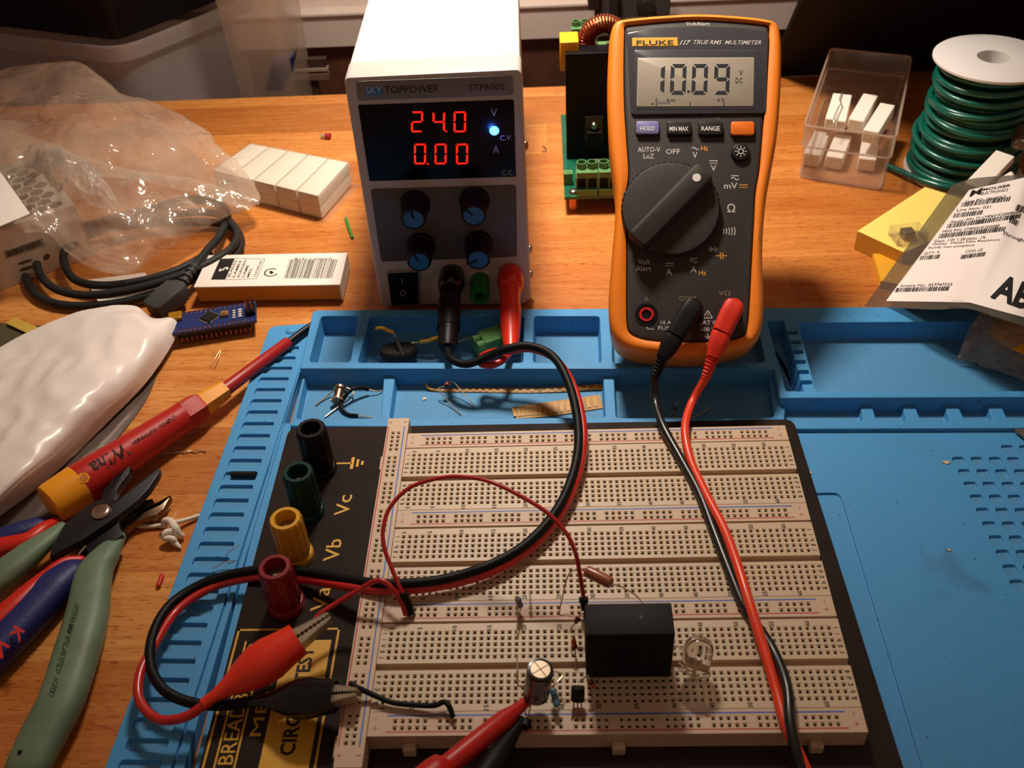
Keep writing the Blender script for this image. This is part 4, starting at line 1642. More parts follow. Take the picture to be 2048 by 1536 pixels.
def axial(name, label, cat, p0, p1, r, col, leads, bands=(), shape='barrel', lm=LEAD, grp=None, rough=.35):
    p0, p1 = V(p0), V(p1)
    t = thing(name, (p0 + p1) / 2, label, cat, grp)
    L_ = (p1 - p0).length
    m = MB(fr_axis(p0, p1))
    if shape == 'barrel':
        pr = [(r * .3, 0), (r * .85, L_ * .05), (r, L_ * .12), (r, L_ * .22), (r * .86, L_ * .3), (r * .86, L_ * .7), (r, L_ * .78), (r, L_ * .88), (r * .85, L_ * .95), (r * .3, L_)]
    elif shape == 'rod':
        pr = [(r * .6, 0), (r * .93, L_ * .04), (r, L_ * .1), (r, L_ * .9), (r * .93, L_ * .96), (r * .6, L_)]
    else:
        pr = [(r * .5, 0), (r * .85, L_ * .08), (r, L_ * .25), (r, L_ * .75), (r * .85, L_ * .92), (r * .5, L_)]
    m.lathe(pr, 24)
    b = m.build('body', mat(name + '_%d_%d_%d' % col, col, rough, coat=.3), t)
    for z, w_, c in bands:
        m = MB(fr_axis(p0, p1))
        rr = r * (1.04 if shape != 'barrel' else (.92 if .28 < z < .72 else 1.04))
        m.lathe([(rr, L_ * z), (rr, L_ * (z + w_))], 24, cap0=False, cap1=False)
        m.build('colour_band', mat('band_%d_%d_%d' % c, c, .4), b)
    for i, path in enumerate(leads):
        s_ = p0 if i == 0 else p1
        d = (p0 - p1).normalized() if i == 0 else (p1 - p0).normalized()
        wire_([s_ - d * .3, s_ + d * .8] + list(path), .27, lm, 'lead', t)
    return t


axial('resistor', 'brown power resistor arching above the left back corner of the relay', 'resistor', at(1171, 1141, 13), at(1224, 1167, 13), 2.2, (146, 78, 48),
      [[at(1150, 1140, 14), at(1137, 1150, 12), at(1128, 1180, 7), at(1119, 1222, 1), at(1118, 1227, -2)], [at(1240, 1172, 13), at(1262, 1184, 12), at(1276, 1195, 8), at(1284, 1206, 3), V((92, 40, -2))]], [], 'rod')
axial('resistor', 'blue banded resistor between the can capacitor and small black transistor', 'resistor', at(1105, 1377, 5.5), at(1115, 1414, 4), 1.25, (62, 108, 132),
      [[at(1107, 1371, 6.5), at(1114, 1365, 7), at(1125, 1352, 7), at(1124, 1347, 7), at(1108, 1343, 6), at(1096, 1345, 5)], [at(1116, 1430, 2), at(1111, 1436, 0), at(1110, 1442, -2)]], [(.38, .06, (20, 20, 24)), (.5, .06, (20, 20, 24)), (.62, .05, (90, 60, 40))])
axial('resistor', 'small blue resistor standing upright near column twenty of the breadboard', 'resistor', at(1041, 1213, 3), at(1036, 1196, 9), 1.15, (96, 112, 132),
      [[at(1040, 1222, 1), at(1036, 1240, .6), at(1035, 1270, .6), at(1034, 1287, -2)], [at(1033, 1192, 11), at(1031, 1198, 10), at(1034, 1215, 5), at(1036, 1260, 1), at(1035, 1288, -2)]], [(.3, .1, (120, 60, 50)), (.6, .1, (60, 60, 90))])
D3 = (178, 66, 40)
axial('diode', 'small orange glass diode slanting beside the top left edge of the relay', 'diode', at(1150, 1246, 7), at(1158, 1234, 9), .95, (120, 50, 36),
      [[at(1143, 1255, 5), at(1140, 1268, 4), at(1143, 1280, 4.5)], [at(1162, 1228, 10), at(1166, 1227, 8), at(1168, 1238, -2)]], [(.65, .25, (24, 20, 22))], 'glass')
axial('diode', 'small red glass diode upright halfway down the left side of the relay', 'diode', at(1149, 1295, 4.5), at(1147, 1279, 8), .95, D3,
      [[at(1151, 1308, 2), at(1152, 1330, 1.2), at(1151, 1348, -2)], [at(1147, 1272, 9.5), at(1149, 1276, 8), at(1151, 1294, 3)]], [(.0, .28, (24, 20, 22))], 'glass')
axial('diode', 'small red glass diode at the bottom left corner of the relay', 'diode', at(1187, 1375, 4.5), at(1180, 1361, 7), .95, D3,
      [[at(1190, 1382, 3.5), at(1189, 1395, 2.5), at(1180, 1418, .5), at(1176, 1428, -2)], [at(1176, 1352, 7), at(1170, 1354, 6), at(1163, 1360, 5), at(1157, 1364, 3)]], [(.65, .28, (24, 20, 22))], 'glass')
# transistor
t = thing('transistor', at(1155, 1402, 0), 'small black half-round transistor just below the relay front corner', 'transistor')
A, B = at(1155, 1401, 3), at(1156, 1373, 7)
m = MB(fr_axis(A, B, (0, -.3, 1)))
m.prism([(2.1 * math.cos(math.radians(a)), 2.3 * math.sin(math.radians(a))) for a in range(-130, 131, 10)], 0, (B - A).length, 0, .3)
m.build('body', mat('epoxy_black', (30, 27, 27), .5), t)
for dx in (-1.3, 0, 1.3):
    wire_([A + V((dx, 0, 0)), A + V((dx, -1.2, -1)), A + V((dx * 1.6, -5.2, -3)), A + V((dx * 1.6, -5.4, -5))], .25, LEADC, 'lead', t)
# bare jumper links
for lab, pts in (('short bare link spanning the lower groove left of the capacitor', [(1034, 1314, -2), (1034, 1316, 1.5), (1035, 1333, 2), (1034, 1350, 1.3), (1034, 1352, -2)]),
                 ('bare link from the power rail near column twenty one', [(1060, 1184, -2), (1060, 1187, 2), (1061, 1205, 2.2), (1062, 1226, 1.3), (1062, 1229, -2)]),
                 ('bare link hidden half behind the can capacitor foot', [(1034, 1366, -2), (1036, 1363, 1), (1046, 1361, 1.5), (1060, 1364, .5), (1061, 1366, -2)])):
    o = MB().tube(pxpath(pts, 6), .27, 8).build('jumper_link', LEAD)
    tag(o, lab, 'wire', None)

# red jumper wire looping to the relay, with black crimp ends
RJ = mat('red_jumper_pvc', (172, 24, 24), .4, coat=.2)
t = thing('jumper_wire', at(1100, 1020, 0), 'thin red jumper wire arching over the board to the relay', 'wire')
pts = [at(808, 1190, 8), at(800, 1176, 10), at(785, 1140, 14), at(770, 1100, 18), at(766, 1060, 22), at(780, 1015, 26), at(820, 975, 30), at(880, 956, 33), at(930, 954, 35), at(985, 965, 36), at(1050, 997, 34), at(1100, 1030, 31), at(1135, 1070, 27), at(1152, 1110, 22), at(1160, 1150, 15), at(1167, 1194, 8)]
MB().tube(catmull(pts, 8), .8, 10).build('wire', RJ, t)
m = MB(fr_axis(at(1172, 1245, 0), at(1167, 1196, 8), (1, 0, 0)))
m.box(-.5, -.5, -2, .5, .5, 6)
m.box(-1.3, -1.3, 5, 1.3, 1.3, 9.2)
m.box(-1.7, -1.7, 8.2, 1.7, 1.7, 9.4)
m.build('crimp_housing', mat('crimp_black', (14, 12, 12), .5), t, bevel=.2)
m = MB(fr_axis(at(823, 1228, 1), at(806, 1185, 9), (1, 0, 0)))
m.box(-1.35, -1.25, 0, 1.35, 1.25, (at(823, 1228, 1) - at(806, 1185, 9)).length)
m.build('crimp_housing', mat('crimp_black', (14, 12, 12), .5), t, bevel=.2)
t = thing('jumper_wire', at(760, 1165, 0), 'red jumper wire from the red clip jaws to the lower power rail', 'wire')
pts = [at(626, 1246, 4), at(640, 1228, 5), at(675, 1205, 6), at(715, 1182, 9), at(745, 1164, 12), at(765, 1162, 13), at(785, 1178, 11), at(803, 1205, 6), at(812, 1230, 2)]
MB().tube(catmull(pts, 8), 1.0, 10).build('insulation', RJ, t)
wire_([pts[-1], at(815, 1236, .5), at(815, 1238, -2)], .3, LEAD, 'bare_end', t)
t = thing('jumper_wire', at(820, 1395, 0), 'black wire from the black clip jaws to the lowest power rail', 'wire')
pts = [at(700, 1366, 5), at(713, 1374, 5), at(745, 1389, 3), at(785, 1405, 2), at(830, 1410, 2), at(868, 1411, 2.5), at(888, 1404, 3.2), at(899, 1414, 3), at(906, 1435, 1.5)]
MB().tube(catmull(pts, 8), .95, 10).build('insulation', BWIRE, t)
wire_([pts[-1], at(909, 1443, .5), at(911, 1447, -2)], .3, LEADC, 'bare_end', t)
# probe grabbers entering from the bottom edge
t = thing('test_probe_hook', at(960, 1480, 5), 'red hook probe reaching up from the bottom edge to the capacitor', 'test probe')
A, B = at(860, 1560, 14), at(1062, 1396, 5)
m = MB(fr_axis(A, B))
L_ = (B - A).length
m.lathe([(3.7, -30), (3.7, -1), (3.5, L_ * .05), (3.5, L_ * .45), (3.3, L_ * .72), (2.2, L_ * .84), (1.9, L_ * .93), (1.6, L_), (.8, L_ + .5)], 28)
hb = m.build('probe_body', mat('hook_red', (186, 30, 22), .35), t)
m = MB(fr_axis(A, B))
m.lathe([(5.6, -30), (5.6, L_ * .06), (5.2, L_ * .12), (3.4, L_ * .16)], 28)
m.build('finger_flange', mat('hook_red', (186, 30, 22), .35), hb)
t = thing('test_probe_hook', at(1020, 1500, 5), 'black hook probe reaching up from the bottom edge below the capacitor', 'test probe')
A, B = at(955, 1575, 10), at(1045, 1438, 4)
m = MB(fr_axis(A, B, (1, 0, 0)))
L_ = (B - A).length
m.lathe([(4.2, -25), (4.4, 0), (4.2, L_ * .35), (3.0, L_ * .62), (2.1, L_ * .8), (1.9, L_ * .96), (1.4, L_), (.5, L_ + .3)], 28)
hb = m.build('probe_body', mat('hook_black', (20, 17, 17), .5), t)
m = MB(fr_axis(A, B, (1, 0, 0)))
m.box(-1, -1.4, L_ - 3.0, 3.4, 1.4, L_ + .2)
m.build('hook_nose', mat('hook_black', (20, 17, 17), .5), hb, bevel=.5)

# ------------------------------------------------------------------ bits lying in the mat trays
FLz = ZF
t = thing('thermistor', at(805, 705, FLz), 'black disc thermistor with yellow sleeved legs in an upper tray bay', 'thermistor')
C_ = at(797, 703, -12)
m = MB(fr_axis(C_ - V((0, 0, 2.2)) + V((0, -.6, 0)), C_ + V((0, .9, 2.2))))
R_d = 9.4
m.lathe([(R_d - 1.0, 0), (R_d - .2, .5), (R_d, 1.6), (R_d, 3.2), (R_d - .5, 4.2), (R_d - 2, 4.6), (.01, 4.7)], 48)
m.build('disc', mat('matt_epoxy_black', (42, 40, 40), .6, bump=.2, bscale=1500), t)
MB().tube([at(790, 676, -6), at(797, 690, -7), at(803, 704, -7.6), at(806, 714, -8.2)], [.6, 1.5, 1.3, .4], 12).build('leg_ridge', mat('matt_epoxy_black', (42, 40, 40), .6), t)
YSL = mat('yellow_sleeving', (222, 172, 36), .4)
l1 = [at(793, 684, -7), at(789, 670, -6), at(778, 664, -4), at(764, 656, -1), at(752, 657, -2), at(746, 665, -8), at(746, 676, -14)]
wire_(l1, .45, LEAD, 'leg', t)
MB().tube(catmull([at(787, 665, -5.2), at(775, 661, -3.4), at(764, 656, -1.1), at(753, 657, -1.6)], 6), .95, 12).build('yellow_sleeve', YSL, t)
l2 = [at(823, 686, -10), at(835, 685, -10), at(850, 684, -9), at(868, 680, -8), at(880, 674, -8), at(893, 679, -9)]
wire_(l2, .45, LEAD, 'leg', t)
MB().tube(catmull([at(841, 684, -9.6), at(856, 682, -9), at(865, 679, -8), at(876, 675, -8)], 6), 1.1, 12).build('yellow_sleeve', YSL, t)

# green pluggable terminal
t = thing('terminal_plug', at(985, 675, FLz), 'loose pale green screw terminal plug lying in the upper tray', 'terminal block')
TG = mat('pale_green_nylon', (98, 158, 88), .5)
A = at(950, 682, -8)
ux_ = (at(1010, 662, -8) - A).normalized()
uy_ = V((-ux_.y, ux_.x, 0))
M_ = frame(A, ux_, uy_)
m = MB(M_)
m.box(3.6, -5.6, -7.5, 12, 5.2, 1.2)
m.box(0, -5.4, -8.5, 4.2, 5.0, -1.2)
m.build('housing', TG, t, bevel=.3)
m = MB(M_)
m.box(12, -4.8, -6.5, 21, 5.4, 1.0)
m.box(12.4, 5.4, -6.5, 19, 6.0, .4)
m.build('socket_end', TG, t, bevel=.3)
for yy in (-2.8, 2.4):
    m = MB(M_ @ frame((0, yy, -1.4), (0, 1, 0), (0, 0, 1)))
    m.cyl(0, 0, -.2, 4.4, 2.35)
    m.build('screw_barrel', TG, t)
for yy in (-2.6, 3.4):
    MB(M_).box(14.0, yy - .6, .3, 18.4, yy + .6, 1.06).build('keying_slot', mat('slot_dark_green', (36, 82, 44), .6), t)
MB(M_ @ Matrix.Translation((-.2, 5.5, -1.6))).box(-7, -.3, -.3, 1.5, .3, .2).build('metal_tab', LEAD, t)

# metal can part and black sleeved link (left lower tray)
t = thing('metal_can_sensor', at(680, 790, FLz), 'tiny gold metal can part with toothed collar in lower left bay', 'component')
A, B = at(675, 800, FLz + 3.2), at(681, 775, FLz + 4.6)
m = MB(fr_axis(A, B))
L_ = (B - A).length
m.lathe([(2.3, 0), (2.3, L_ * .78), (3.3, L_ * .8), (3.3, L_ * .95), (2.4, L_)], 28)
m.build('can', mat('gold_can', (196, 160, 118), .25, 1), t)
m = MB(fr_axis(A, B))
m.lathe([(1.6, -.3), (3.3, -.6), (3.4, .1), (1.6, .3)], 96, rf=lambda u: 1 if (u * 12) % 1 < .55 else .72)
m.build('toothed_collar', LEAD, t)
wire_([B + V((-1.5, 0, 0)), at(668, 780, FLz + 3), at(650, 796, FLz + 1), at(631, 810, FLz + .6)], .4, LEAD, 'leg', t)
wire_([B + V((1.5, 0, 0)), at(695, 776, FLz + 4), at(707, 784, FLz + 3), at(700, 797, FLz + 2), at(675, 815, FLz + 1), at(650, 834, FLz + .6)], .4, LEAD, 'leg', t)
t = thing('sleeved_link', at(690, 800, FLz), 'short wire link in black sleeving curled beside the gold can', 'wire')
sl = [at(737, 779, FLz + 3), at(722, 775, FLz + 5), at(706, 778, FLz + 6), at(692, 790, FLz + 5), at(682, 805, FLz + 3), at(686, 820, FLz + 1.5), at(698, 829, FLz + 1), at(716, 831, FLz + 1)]
MB().tube(catmull(sl, 7), .85, 12).build('black_sleeve', BWIRE, t)
wire_([sl[0], at(752, 782, FLz + 2), at(765, 781, FLz + 1)], .35, LEAD, 'bare_end', t)
wire_([sl[-1], at(730, 833, FLz + .8), at(745, 836, FLz + .6)], .35, LEAD, 'bare_end', t)

# diode with long legs
axial('diode', 'red glass diode with two long legs lying over the yellow tape', 'diode', at(889, 772, FLz + 7), at(899, 765, FLz + 7.5), 1.1, D3,
      [[at(882, 774, FLz + 6), at(878, 782, FLz + 5), at(900, 806, FLz + 2), at(922, 829, FLz + .6)], [at(905, 763, FLz + 7), at(911, 768, FLz + 6), at(930, 790, FLz + 3), at(949, 812, FLz + .6)]], [(.0, .3, (24, 20, 22))], 'glass')
axial('diode', 'teal striped diode with bent legs in the tray under the multimeter', 'diode', at(1347, 822, FLz + 2), at(1350, 814, FLz + 4), 1.15, (40, 62, 66),
      [[at(1342, 830, FLz + 1), at(1350, 836, FLz + .8), at(1368, 834, FLz + .8), at(1385, 835, FLz + .8), at(1397, 830, FLz + 1), at(1422, 814, FLz + 3)], [at(1352, 808, FLz + 5.5), at(1354, 804, FLz + 6)]], [(.3, .15, (150, 160, 160))], 'glass')


# yellow component tape
def tape(label, top, bot, n, col):
    t = thing('component_tape', at((top[0][0] + top[-1][0]) / 2, top[0][1], FLz), label, 'tape', None)
    tm = mat('yellow_film_tape', (172, 118, 24), .5, noise=.2, nscale=120)
    a = catmull([at(*p) for p in top], 8)
    b = catmull([at(*p) for p in bot], 8)
    m = MB()
    m.sheet([[q, p] for p, q in zip(a, b)], 0, th=lambda u, v: .35)
    bd = m.build('film', tm, t)
    m = MB()
    for k in range(n):
        f = (k + .5) / n
        i = int(f * (len(a) - 1))
        u = (a[min(i + 1, len(a) - 1)] - a[i]).normalized()
        c0 = b[i].lerp(a[i], .16)
        c1 = b[i].lerp(a[i], .84)
        up_ = V((0, 0, .28))
        h = (a[-1] - a[0]).length / n * .3
        m.add([c0 - u * h + up_, c0 + u * h + up_, c1 + u * h + up_, c1 - u * h + up_], [(0, 1, 2, 3)])
    m.build('pocket_row', mat('tape_pocket', (184, 132, 36), .5), bd, smooth=0)


tape('long narrow strip of yellow component tape along the middle tray bay', [(852, 768, FLz + 3), (870, 777, FLz + 1), (960, 776, FLz + .8), (1080, 776, FLz + 1), (1206, 768, FLz + 2.5)], [(850, 771, FLz + 2), (868, 782, FLz + .6), (960, 784, FLz + .5), (1080, 785, FLz + .5), (1206, 778, FLz + 1)], 34, (176, 132, 38))
tape('wide cut piece of yellow component tape beside the supply leads', [(1026, 814, FLz + 1), (1100, 803, FLz + 1.3), (1200, 789, FLz + 1.5)], [(1032, 837, FLz + .5), (1100, 832, FLz + .5), (1206, 816, FLz + .5)], 16, (170, 122, 30))
o = MB().add([at(845, 800, FLz + .4), at(852, 794, FLz + 1), at(854, 798, FLz + .4), at(846, 795, FLz + .4)], [(0, 1, 2), (0, 3, 1)])
o.add([at(845, 800, FLz + .1), at(852, 794, FLz + .1), at(854, 798, FLz + .1)], [(0, 2, 1)])
tag(o.build('paper_shred', mat('white_scrap', (220, 212, 200), .6)), 'tiny white scrap in the middle tray bay', 'scrap')
# black heat shrink in the ladder slot
o = MB().tube([at(463, 949, ZW + .9), at(511, 949, ZW + .9)], 1.5, 14)
tag(o.build('heat_shrink_tube', mat('shrink_black', (30, 26, 28), .4)), 'short black heat shrink piece in a ladder slot of the mat', 'sleeve')
for lab, pts in (('fine bent wire clipping near the ladder strip, upper of two', [(452, 1112, ZW + 3), (460, 1103, ZW + 5), (478, 1090, ZW + 6)]), ('fine straight wire clipping near the ladder strip, lower of two', [(425, 1138, ZW + 2), (450, 1124, ZW + 3.5), (470, 1121, ZW + 4)])):
    tag(MB().tube(pxpath(pts, 5), .22, 6).build('wire_clipping', LEAD), lab, 'wire')
# flakes on the mat
for lab, x, y, r in (('pale curled flake on the mat beside the plate corner', 1617, 946, 1.6), ('white flake on the mat left of the dimple grid', 1893, 925, 1.5), ('tiny tan crumb on the mat below the white flake', 1898, 1100, .8)):
    c_ = at(x, y, ZW + .35)
    m = MB()
    m.loops([[(c_.x + r * (1 + .5 * math.sin(k * 2.7)) * math.cos(k * .9), c_.y + r * .6 * math.sin(k * .9), c_.z + z + .2 * math.sin(k)) for k in range(7)] for z in (-.3, .15)])
    tag(m.build('flake', mat('flake_tan', (206, 180, 150), .6)), lab, 'crumb')
# ------------------------------------------------------------------ left side of the bench
def gridsurf(rows, sub=6, wav=0.0, seed=1, fq=.05):
    """rows of (px, py, z) control points -> smooth grid of points"""
    R = [catmull([at(*p) for p in r], sub) for r in rows]
    n = len(R[0])
    cols = [catmull([r[j] for r in R], sub) for j in range(n)]
    G = [[cols[j][i] for j in range(n)] for i in range(len(cols[0]))]
    if wav:
        from mathutils import noise
        for i, r in enumerate(G):
            for j, p in enumerate(r):
                e = min(i, len(G) - 1 - i, j, n - 1 - j) / 4
                q = V((p.x * fq + seed, p.y * fq, seed * 3.1))
                p.z += wav * min(1, .25 + e) * (noise.noise(q) + .45 * (1 - 2 * abs(noise.noise(q * 2.6))) + .2 * noise.noise(q * 6))
    return G


def below(G, t):
    return lambda u, v: t * min(1, 5 * min(u, 1 - u, v, 1 - v)) + .12


# screwdriver
t = thing('screwdriver', at(330, 870, DZ), 'red and yellow insulated screwdriver lying diagonally from the pliers to the mat', 'screwdriver')
ax0, ax1 = at(98, 1011, -9), at(452, 778, -10)
bx1 = at(620, 652, -10.5)
m = MB(fr_axis(ax0, ax1))
L_ = (ax1 - ax0).length
hexf = lambda u: 1 / max(.9, math.cos(((u * 6) % 1 - .5) * math.pi / 3) * 1.09)
def fr(x, y):
    p = at(x, y, -9)
    return (p - ax0).dot((ax1 - ax0).normalized())
yl, rl, gl = fr(162, 972), fr(408, 812), fr(452, 778)
SRED = mat('screwdriver_red', (178, 30, 22), .4, bump=.1, bscale=2500)
SYEL = mat('screwdriver_yellow', (236, 152, 24), .42)
m.lathe([(8.0, 0), (8.9, .6), (9.4, 3), (9.7, yl)], 60, 0, cap0=False)
m.lathe([(8.0, 0), (6.6, .2), (6.3, 1.0), (.01, 1.1)], 60, 0)
cap = m.build('end_cap', SYEL, t)
m = MB(fr_axis(ax0, ax1))
m.lathe([(9.6, yl - .5), (9.7, yl), (9.3, yl + 8), (8.4, yl + (rl - yl) * .35), (7.7, yl + (rl - yl) * .6), (7.2, yl + (rl - yl) * .8), (7.3, rl - 10)], 60, 0, cap1=False)
m.lathe([(7.3, rl - 10), (7.2, rl - 2), (6.6, rl), (4, rl)], 60, 0, cap0=False, rf=hexf)
m.build('handle', SRED, t, smooth=25)
m = MB(fr_axis(ax0, ax1))
m.lathe([(5.6, rl - 1), (5.7, rl), (5.2, rl + (gl - rl) * .6), (4.6, gl), (3, gl)], 60, 0, rf=hexf)
m.build('ferrule', SYEL, t, smooth=25)
b0 = ax1
b1 = ax1.lerp(bx1, .80)
m = MB(fr_axis(b0, bx1))
L2 = (bx1 - b0).length
m.lathe([(3.6, -1), (3.4, 3), (3.1, L2 * .72), (2.5, L2 * .72 + .8)], 28)
m.build('shaft_sleeve', mat('screwdriver_dark_red', (158, 26, 26), .4), t)
m = MB(fr_axis(b0, bx1))
m.lathe([(1.9, L2 * .7), (1.9, L2 * .9), (1.3, L2 * 1.08)], 20)
m.build('blade', mat('blackened_steel', (34, 36, 42), .4, .6), t)


def wrap_fn(M_, r, z0, z1, a0, a1):
    """text box wrapped on a cylinder: along z, around the angle"""
    return lambda a, b: M_ @ V((((r(z0 + (z1 - z0) * a)) + .08) * math.cos(a0 + (a1 - a0) * b), ((r(z0 + (z1 - z0) * a)) + .08) * math.sin(a0 + (a1 - a0) * b), z0 + (z1 - z0) * a))


Ms = fr_axis(ax0, ax1)
rr = lambda z: 9.75 + (7.75 - 9.75) * min(1, max(0, (z - yl) / ((rl - yl) * .6)))
m = MB()
m.text('Wiha', wrap_fn(Ms, rr, yl + 24, yl + 6, math.radians(10), math.radians(52)), 0, .03, .2)
m.text('SLIM PH1 SOFTFINISH', wrap_fn(Ms, lambda z: 8.3, yl + 50, yl + 27, math.radians(24), math.radians(36)), 0, .01)
hx = [Ms @ V(((9.75) * math.cos(math.radians(-35) + dx * .115), 9.75 * math.sin(math.radians(-35) + dx * .115), yl + 2.2 + dz)) for dx, dz in [(2.2 * math.cos(math.pi / 3 * k), 2.2 * math.sin(math.pi / 3 * k)) for k in range(6)]]
m.build('printed_marks', mat('dark_red_print', (62, 14, 12), .5), t, smooth=0)
m = MB()
for rad, mi in ((2.6, 0), (1.7, 1)):
    m.add([Ms @ V(((9.9 + .05 * mi) * math.cos(math.radians(38) + rad * math.cos(math.pi / 3 * k) / 9.7), (9.9 + .05 * mi) * math.sin(math.radians(38) + rad * math.cos(math.pi / 3 * k) / 9.7), yl + 1.0 + rad * math.sin(math.pi / 3 * k))) for k in range(6)], [tuple(range(6))], mi)
m.build('hexagon_badge', [SYEL, mat('amber_dark', (190, 112, 30), .5)], t, smooth=0)


# green-handled side cutters
def handle(name, pts, rads, mt_, parent, flat=.72, sq=2.6):
    p = catmull([at(*q) for q in pts], 8)
    return MB().tube(p, rads, 24, 0, flat, up=(0, 0, 1), round_end=True, sq=sq).build(name, mt_, parent)


GH = mat('sage_green_grip', (112, 134, 108), .5, noise=.12, nscale=60, bump=.05, bscale=900)
BST = mat('black_oxide_steel', (42, 42, 46), .38, .5, bump=.1, bscale=1500)
t = thing('side_cutters', at(180, 1080, DZ), 'black flush cutters with long sage green handles lying open on the bench', 'pliers')
h1 = handle('handle', [(238, 1075, -12), (212, 1110, -11), (188, 1150, -10.5), (174, 1231, -10), (151, 1314, -10), (124, 1397, -10), (86, 1472, -10.5), (56, 1532, -11)], [2.8, 5.5, 7.2, 8.2, 8.4, 8.2, 8.0, 7.4], GH, t)
h2 = handle('handle', [(122, 1053, -8), (98, 1076, -8), (60, 1106, -8), (10, 1146, -8), (-50, 1190, -9), (-120, 1240, -10)], [2.2, 4.0, 5.6, 6.6, 7.0, 7.0], GH, t)
m = MB()
c_ = at(40, 1505, -5.6)
m.M = Matrix.Translation(c_)
m.cyl(0, 0, -.5, .35, .8, seg=16)
m.build('hang_hole', mat('hole_black', (8, 8, 8), .8), h1)


def plate_px(pts, z0, z1, name, mt_, parent, ch=.4, r=1.0):
    q = roundpoly([at(x, y, z1).to_2d() for x, y in pts], r, 3)
    return MB().prism(q, z0, z1, 0, ch).build(name, mt_, parent, smooth=30)


m_ = plate_px([(130, 1046), (170, 1012), (200, 998), (232, 1000), (262, 978), (296, 948), (320, 933), (317, 946), (298, 975), (275, 1000), (250, 1020), (222, 1040), (170, 1075), (98, 1114), (102, 1096)], -9, -5.2, 'upper_jaw_plate', BST, t)
plate_px([(196, 1012), (206, 980), (232, 950), (262, 922), (258, 945), (240, 968), (232, 980), (236, 992), (226, 1008), (240, 1030), (238, 1050), (246, 1068), (225, 1085), (176, 1112), (172, 1090), (195, 1060)], -13, -8.6, 'lower_jaw_plate', BST, t)
c_ = at(203, 1025, -5.2)
m = MB(Matrix.Translation(c_))
m.lathe([(4.0, -.5), (4.0, .8), (3.4, 1.5), (2.4, 1.7), (.01, 1.7)], 32)
m.build('pivot_rivet', mat('polished_rivet', (196, 176, 156), .25, 1), t)
MB().tube(pxpath([(154, 1118, -12), (158, 1108, -10), (172, 1092, -9)], 6), .5, 8).build('return_spring', LEAD, t)
m = MB()
m.text('3TRIM PLATO 170', par(at(150, 1203, -3.6), at(98, 1385, -3.6), at(160, 1206, -3.0)), 0, .005)
m.build('printed_marks', mat('grip_embossing', (58, 72, 58), .6), h1, smooth=0)

# red and blue handled pliers underneath
t = thing('combination_pliers', at(120, 1150, DZ), 'pliers with red and blue handles lying partly under the green cutters', 'pliers')
KR = mat('pliers_red_grip', (204, 36, 20), .4)
KB = mat('pliers_blue_grip', (30, 36, 98), .5, bump=.2, bscale=700)
k1 = handle('handle', [(166, 1126, -14), (146, 1142, -13), (112, 1172, -12), (72, 1215, -12), (22, 1268, -12), (-40, 1330, -12)], [3.0, 6.2, 7.6, 8.0, 8.2, 8.2], KB, t, .8)
MB().tube(catmull([at(*q) for q in [(162, 1118, -11.6), (128, 1122, -9.4), (94, 1146, -8.6), (60, 1178, -8.0), (28, 1208, -7.6), (-8, 1240, -7.4), (-70, 1296, -7)]], 8), [1.8, 2.0, 2.2, 3.6, 4.2, 4.4, 4.4], 20, 0, .7, up=(0, 0, 1), round_end=True).build('red_inlay', KR, k1)
m = MB()
m.text('K', par(at(50, 1262, -4.0), at(38, 1286, -4.0), at(28, 1250, -3.2)), 0, .02)
m.text('N', par(at(20, 1292, -4.0), at(4, 1318, -4.0), at(-2, 1280, -3.2)), 0, .02)
m.build('printed_marks', KR, k1, smooth=0)
k2 = handle('handle', [(106, 1040, -14), (80, 1052, -13), (40, 1066, -12), (0, 1080, -12), (-70, 1098, -12)], [2.5, 4.2, 4.8, 5.0, 5.0], KB, t, .9)
MB().tube(catmull([at(*q) for q in [(108, 1045, -12), (85, 1060, -9.8), (55, 1082, -9.2), (0, 1096, -9.2), (-70, 1112, -9)]], 8), [2.4, 3.4, 4.0, 4.6, 4.6], 20, 0, .9, up=(0, 0, 1), round_end=True).build('red_inlay', KR, k2)
plate_px([(228, 1052), (246, 1040), (268, 1028), (300, 1018), (322, 1008), (342, 990), (326, 1018), (310, 1030), (290, 1036), (270, 1042), (246, 1062)], -17.5, -14, 'jaw', mat('pliers_steel', (120, 98, 78), .35, .9), t, .4, .5)
plate_px([(225, 1030), (250, 1014), (275, 1002), (306, 997), (290, 1008), (262, 1018), (240, 1034)], -18.5, -15, 'jaw', BST, t, .4, .5)
plate_px([(170, 1075), (215, 1040), (248, 1040), (250, 1062), (236, 1082), (200, 1110), (160, 1128), (150, 1110)], -18.5, -14.2, 'joint', BST, t, .4, 1)

# knotted white cord
t = thing('knotted_cord', at(345, 1065, DZ), 'short white cord tied in knots near the plier tips', 'cord')
WC = mat('white_cord', (222, 208, 192), .7, bump=.3, bscale=900)
MB().tube(pxpath([(262, 1050, -18.6), (290, 1053, -18.6), (325, 1050, -18.4), (335, 1042, -16), (350, 1044, -15.5), (370, 1040, -17.5), (400, 1031, -18.6)]), .95, 12).build('cord', WC, t)
MB().tube(pxpath([(328, 1055, -17.5), (330, 1042, -15), (341, 1043, -14), (350, 1056, -14.5), (357, 1068, -17), (368, 1072, -18.4)]), [1.3, 1.5, 1.6, 1.8, 1.8, .9], 12).build('knot', WC, t)
MB().tube(pxpath([(345, 1062, -15), (332, 1066, -15), (330, 1076, -16.4), (345, 1078, -16.2), (350, 1086, -18), (362, 1096, -18.8)]), [1.4, 1.6, 1.5, 1.4, 1.5, .5], 12).build('knot', WC, t)
o = MB().tube([at(317, 1171, -19), at(324, 1152, -19)], 1.0, 12, round_end=True)
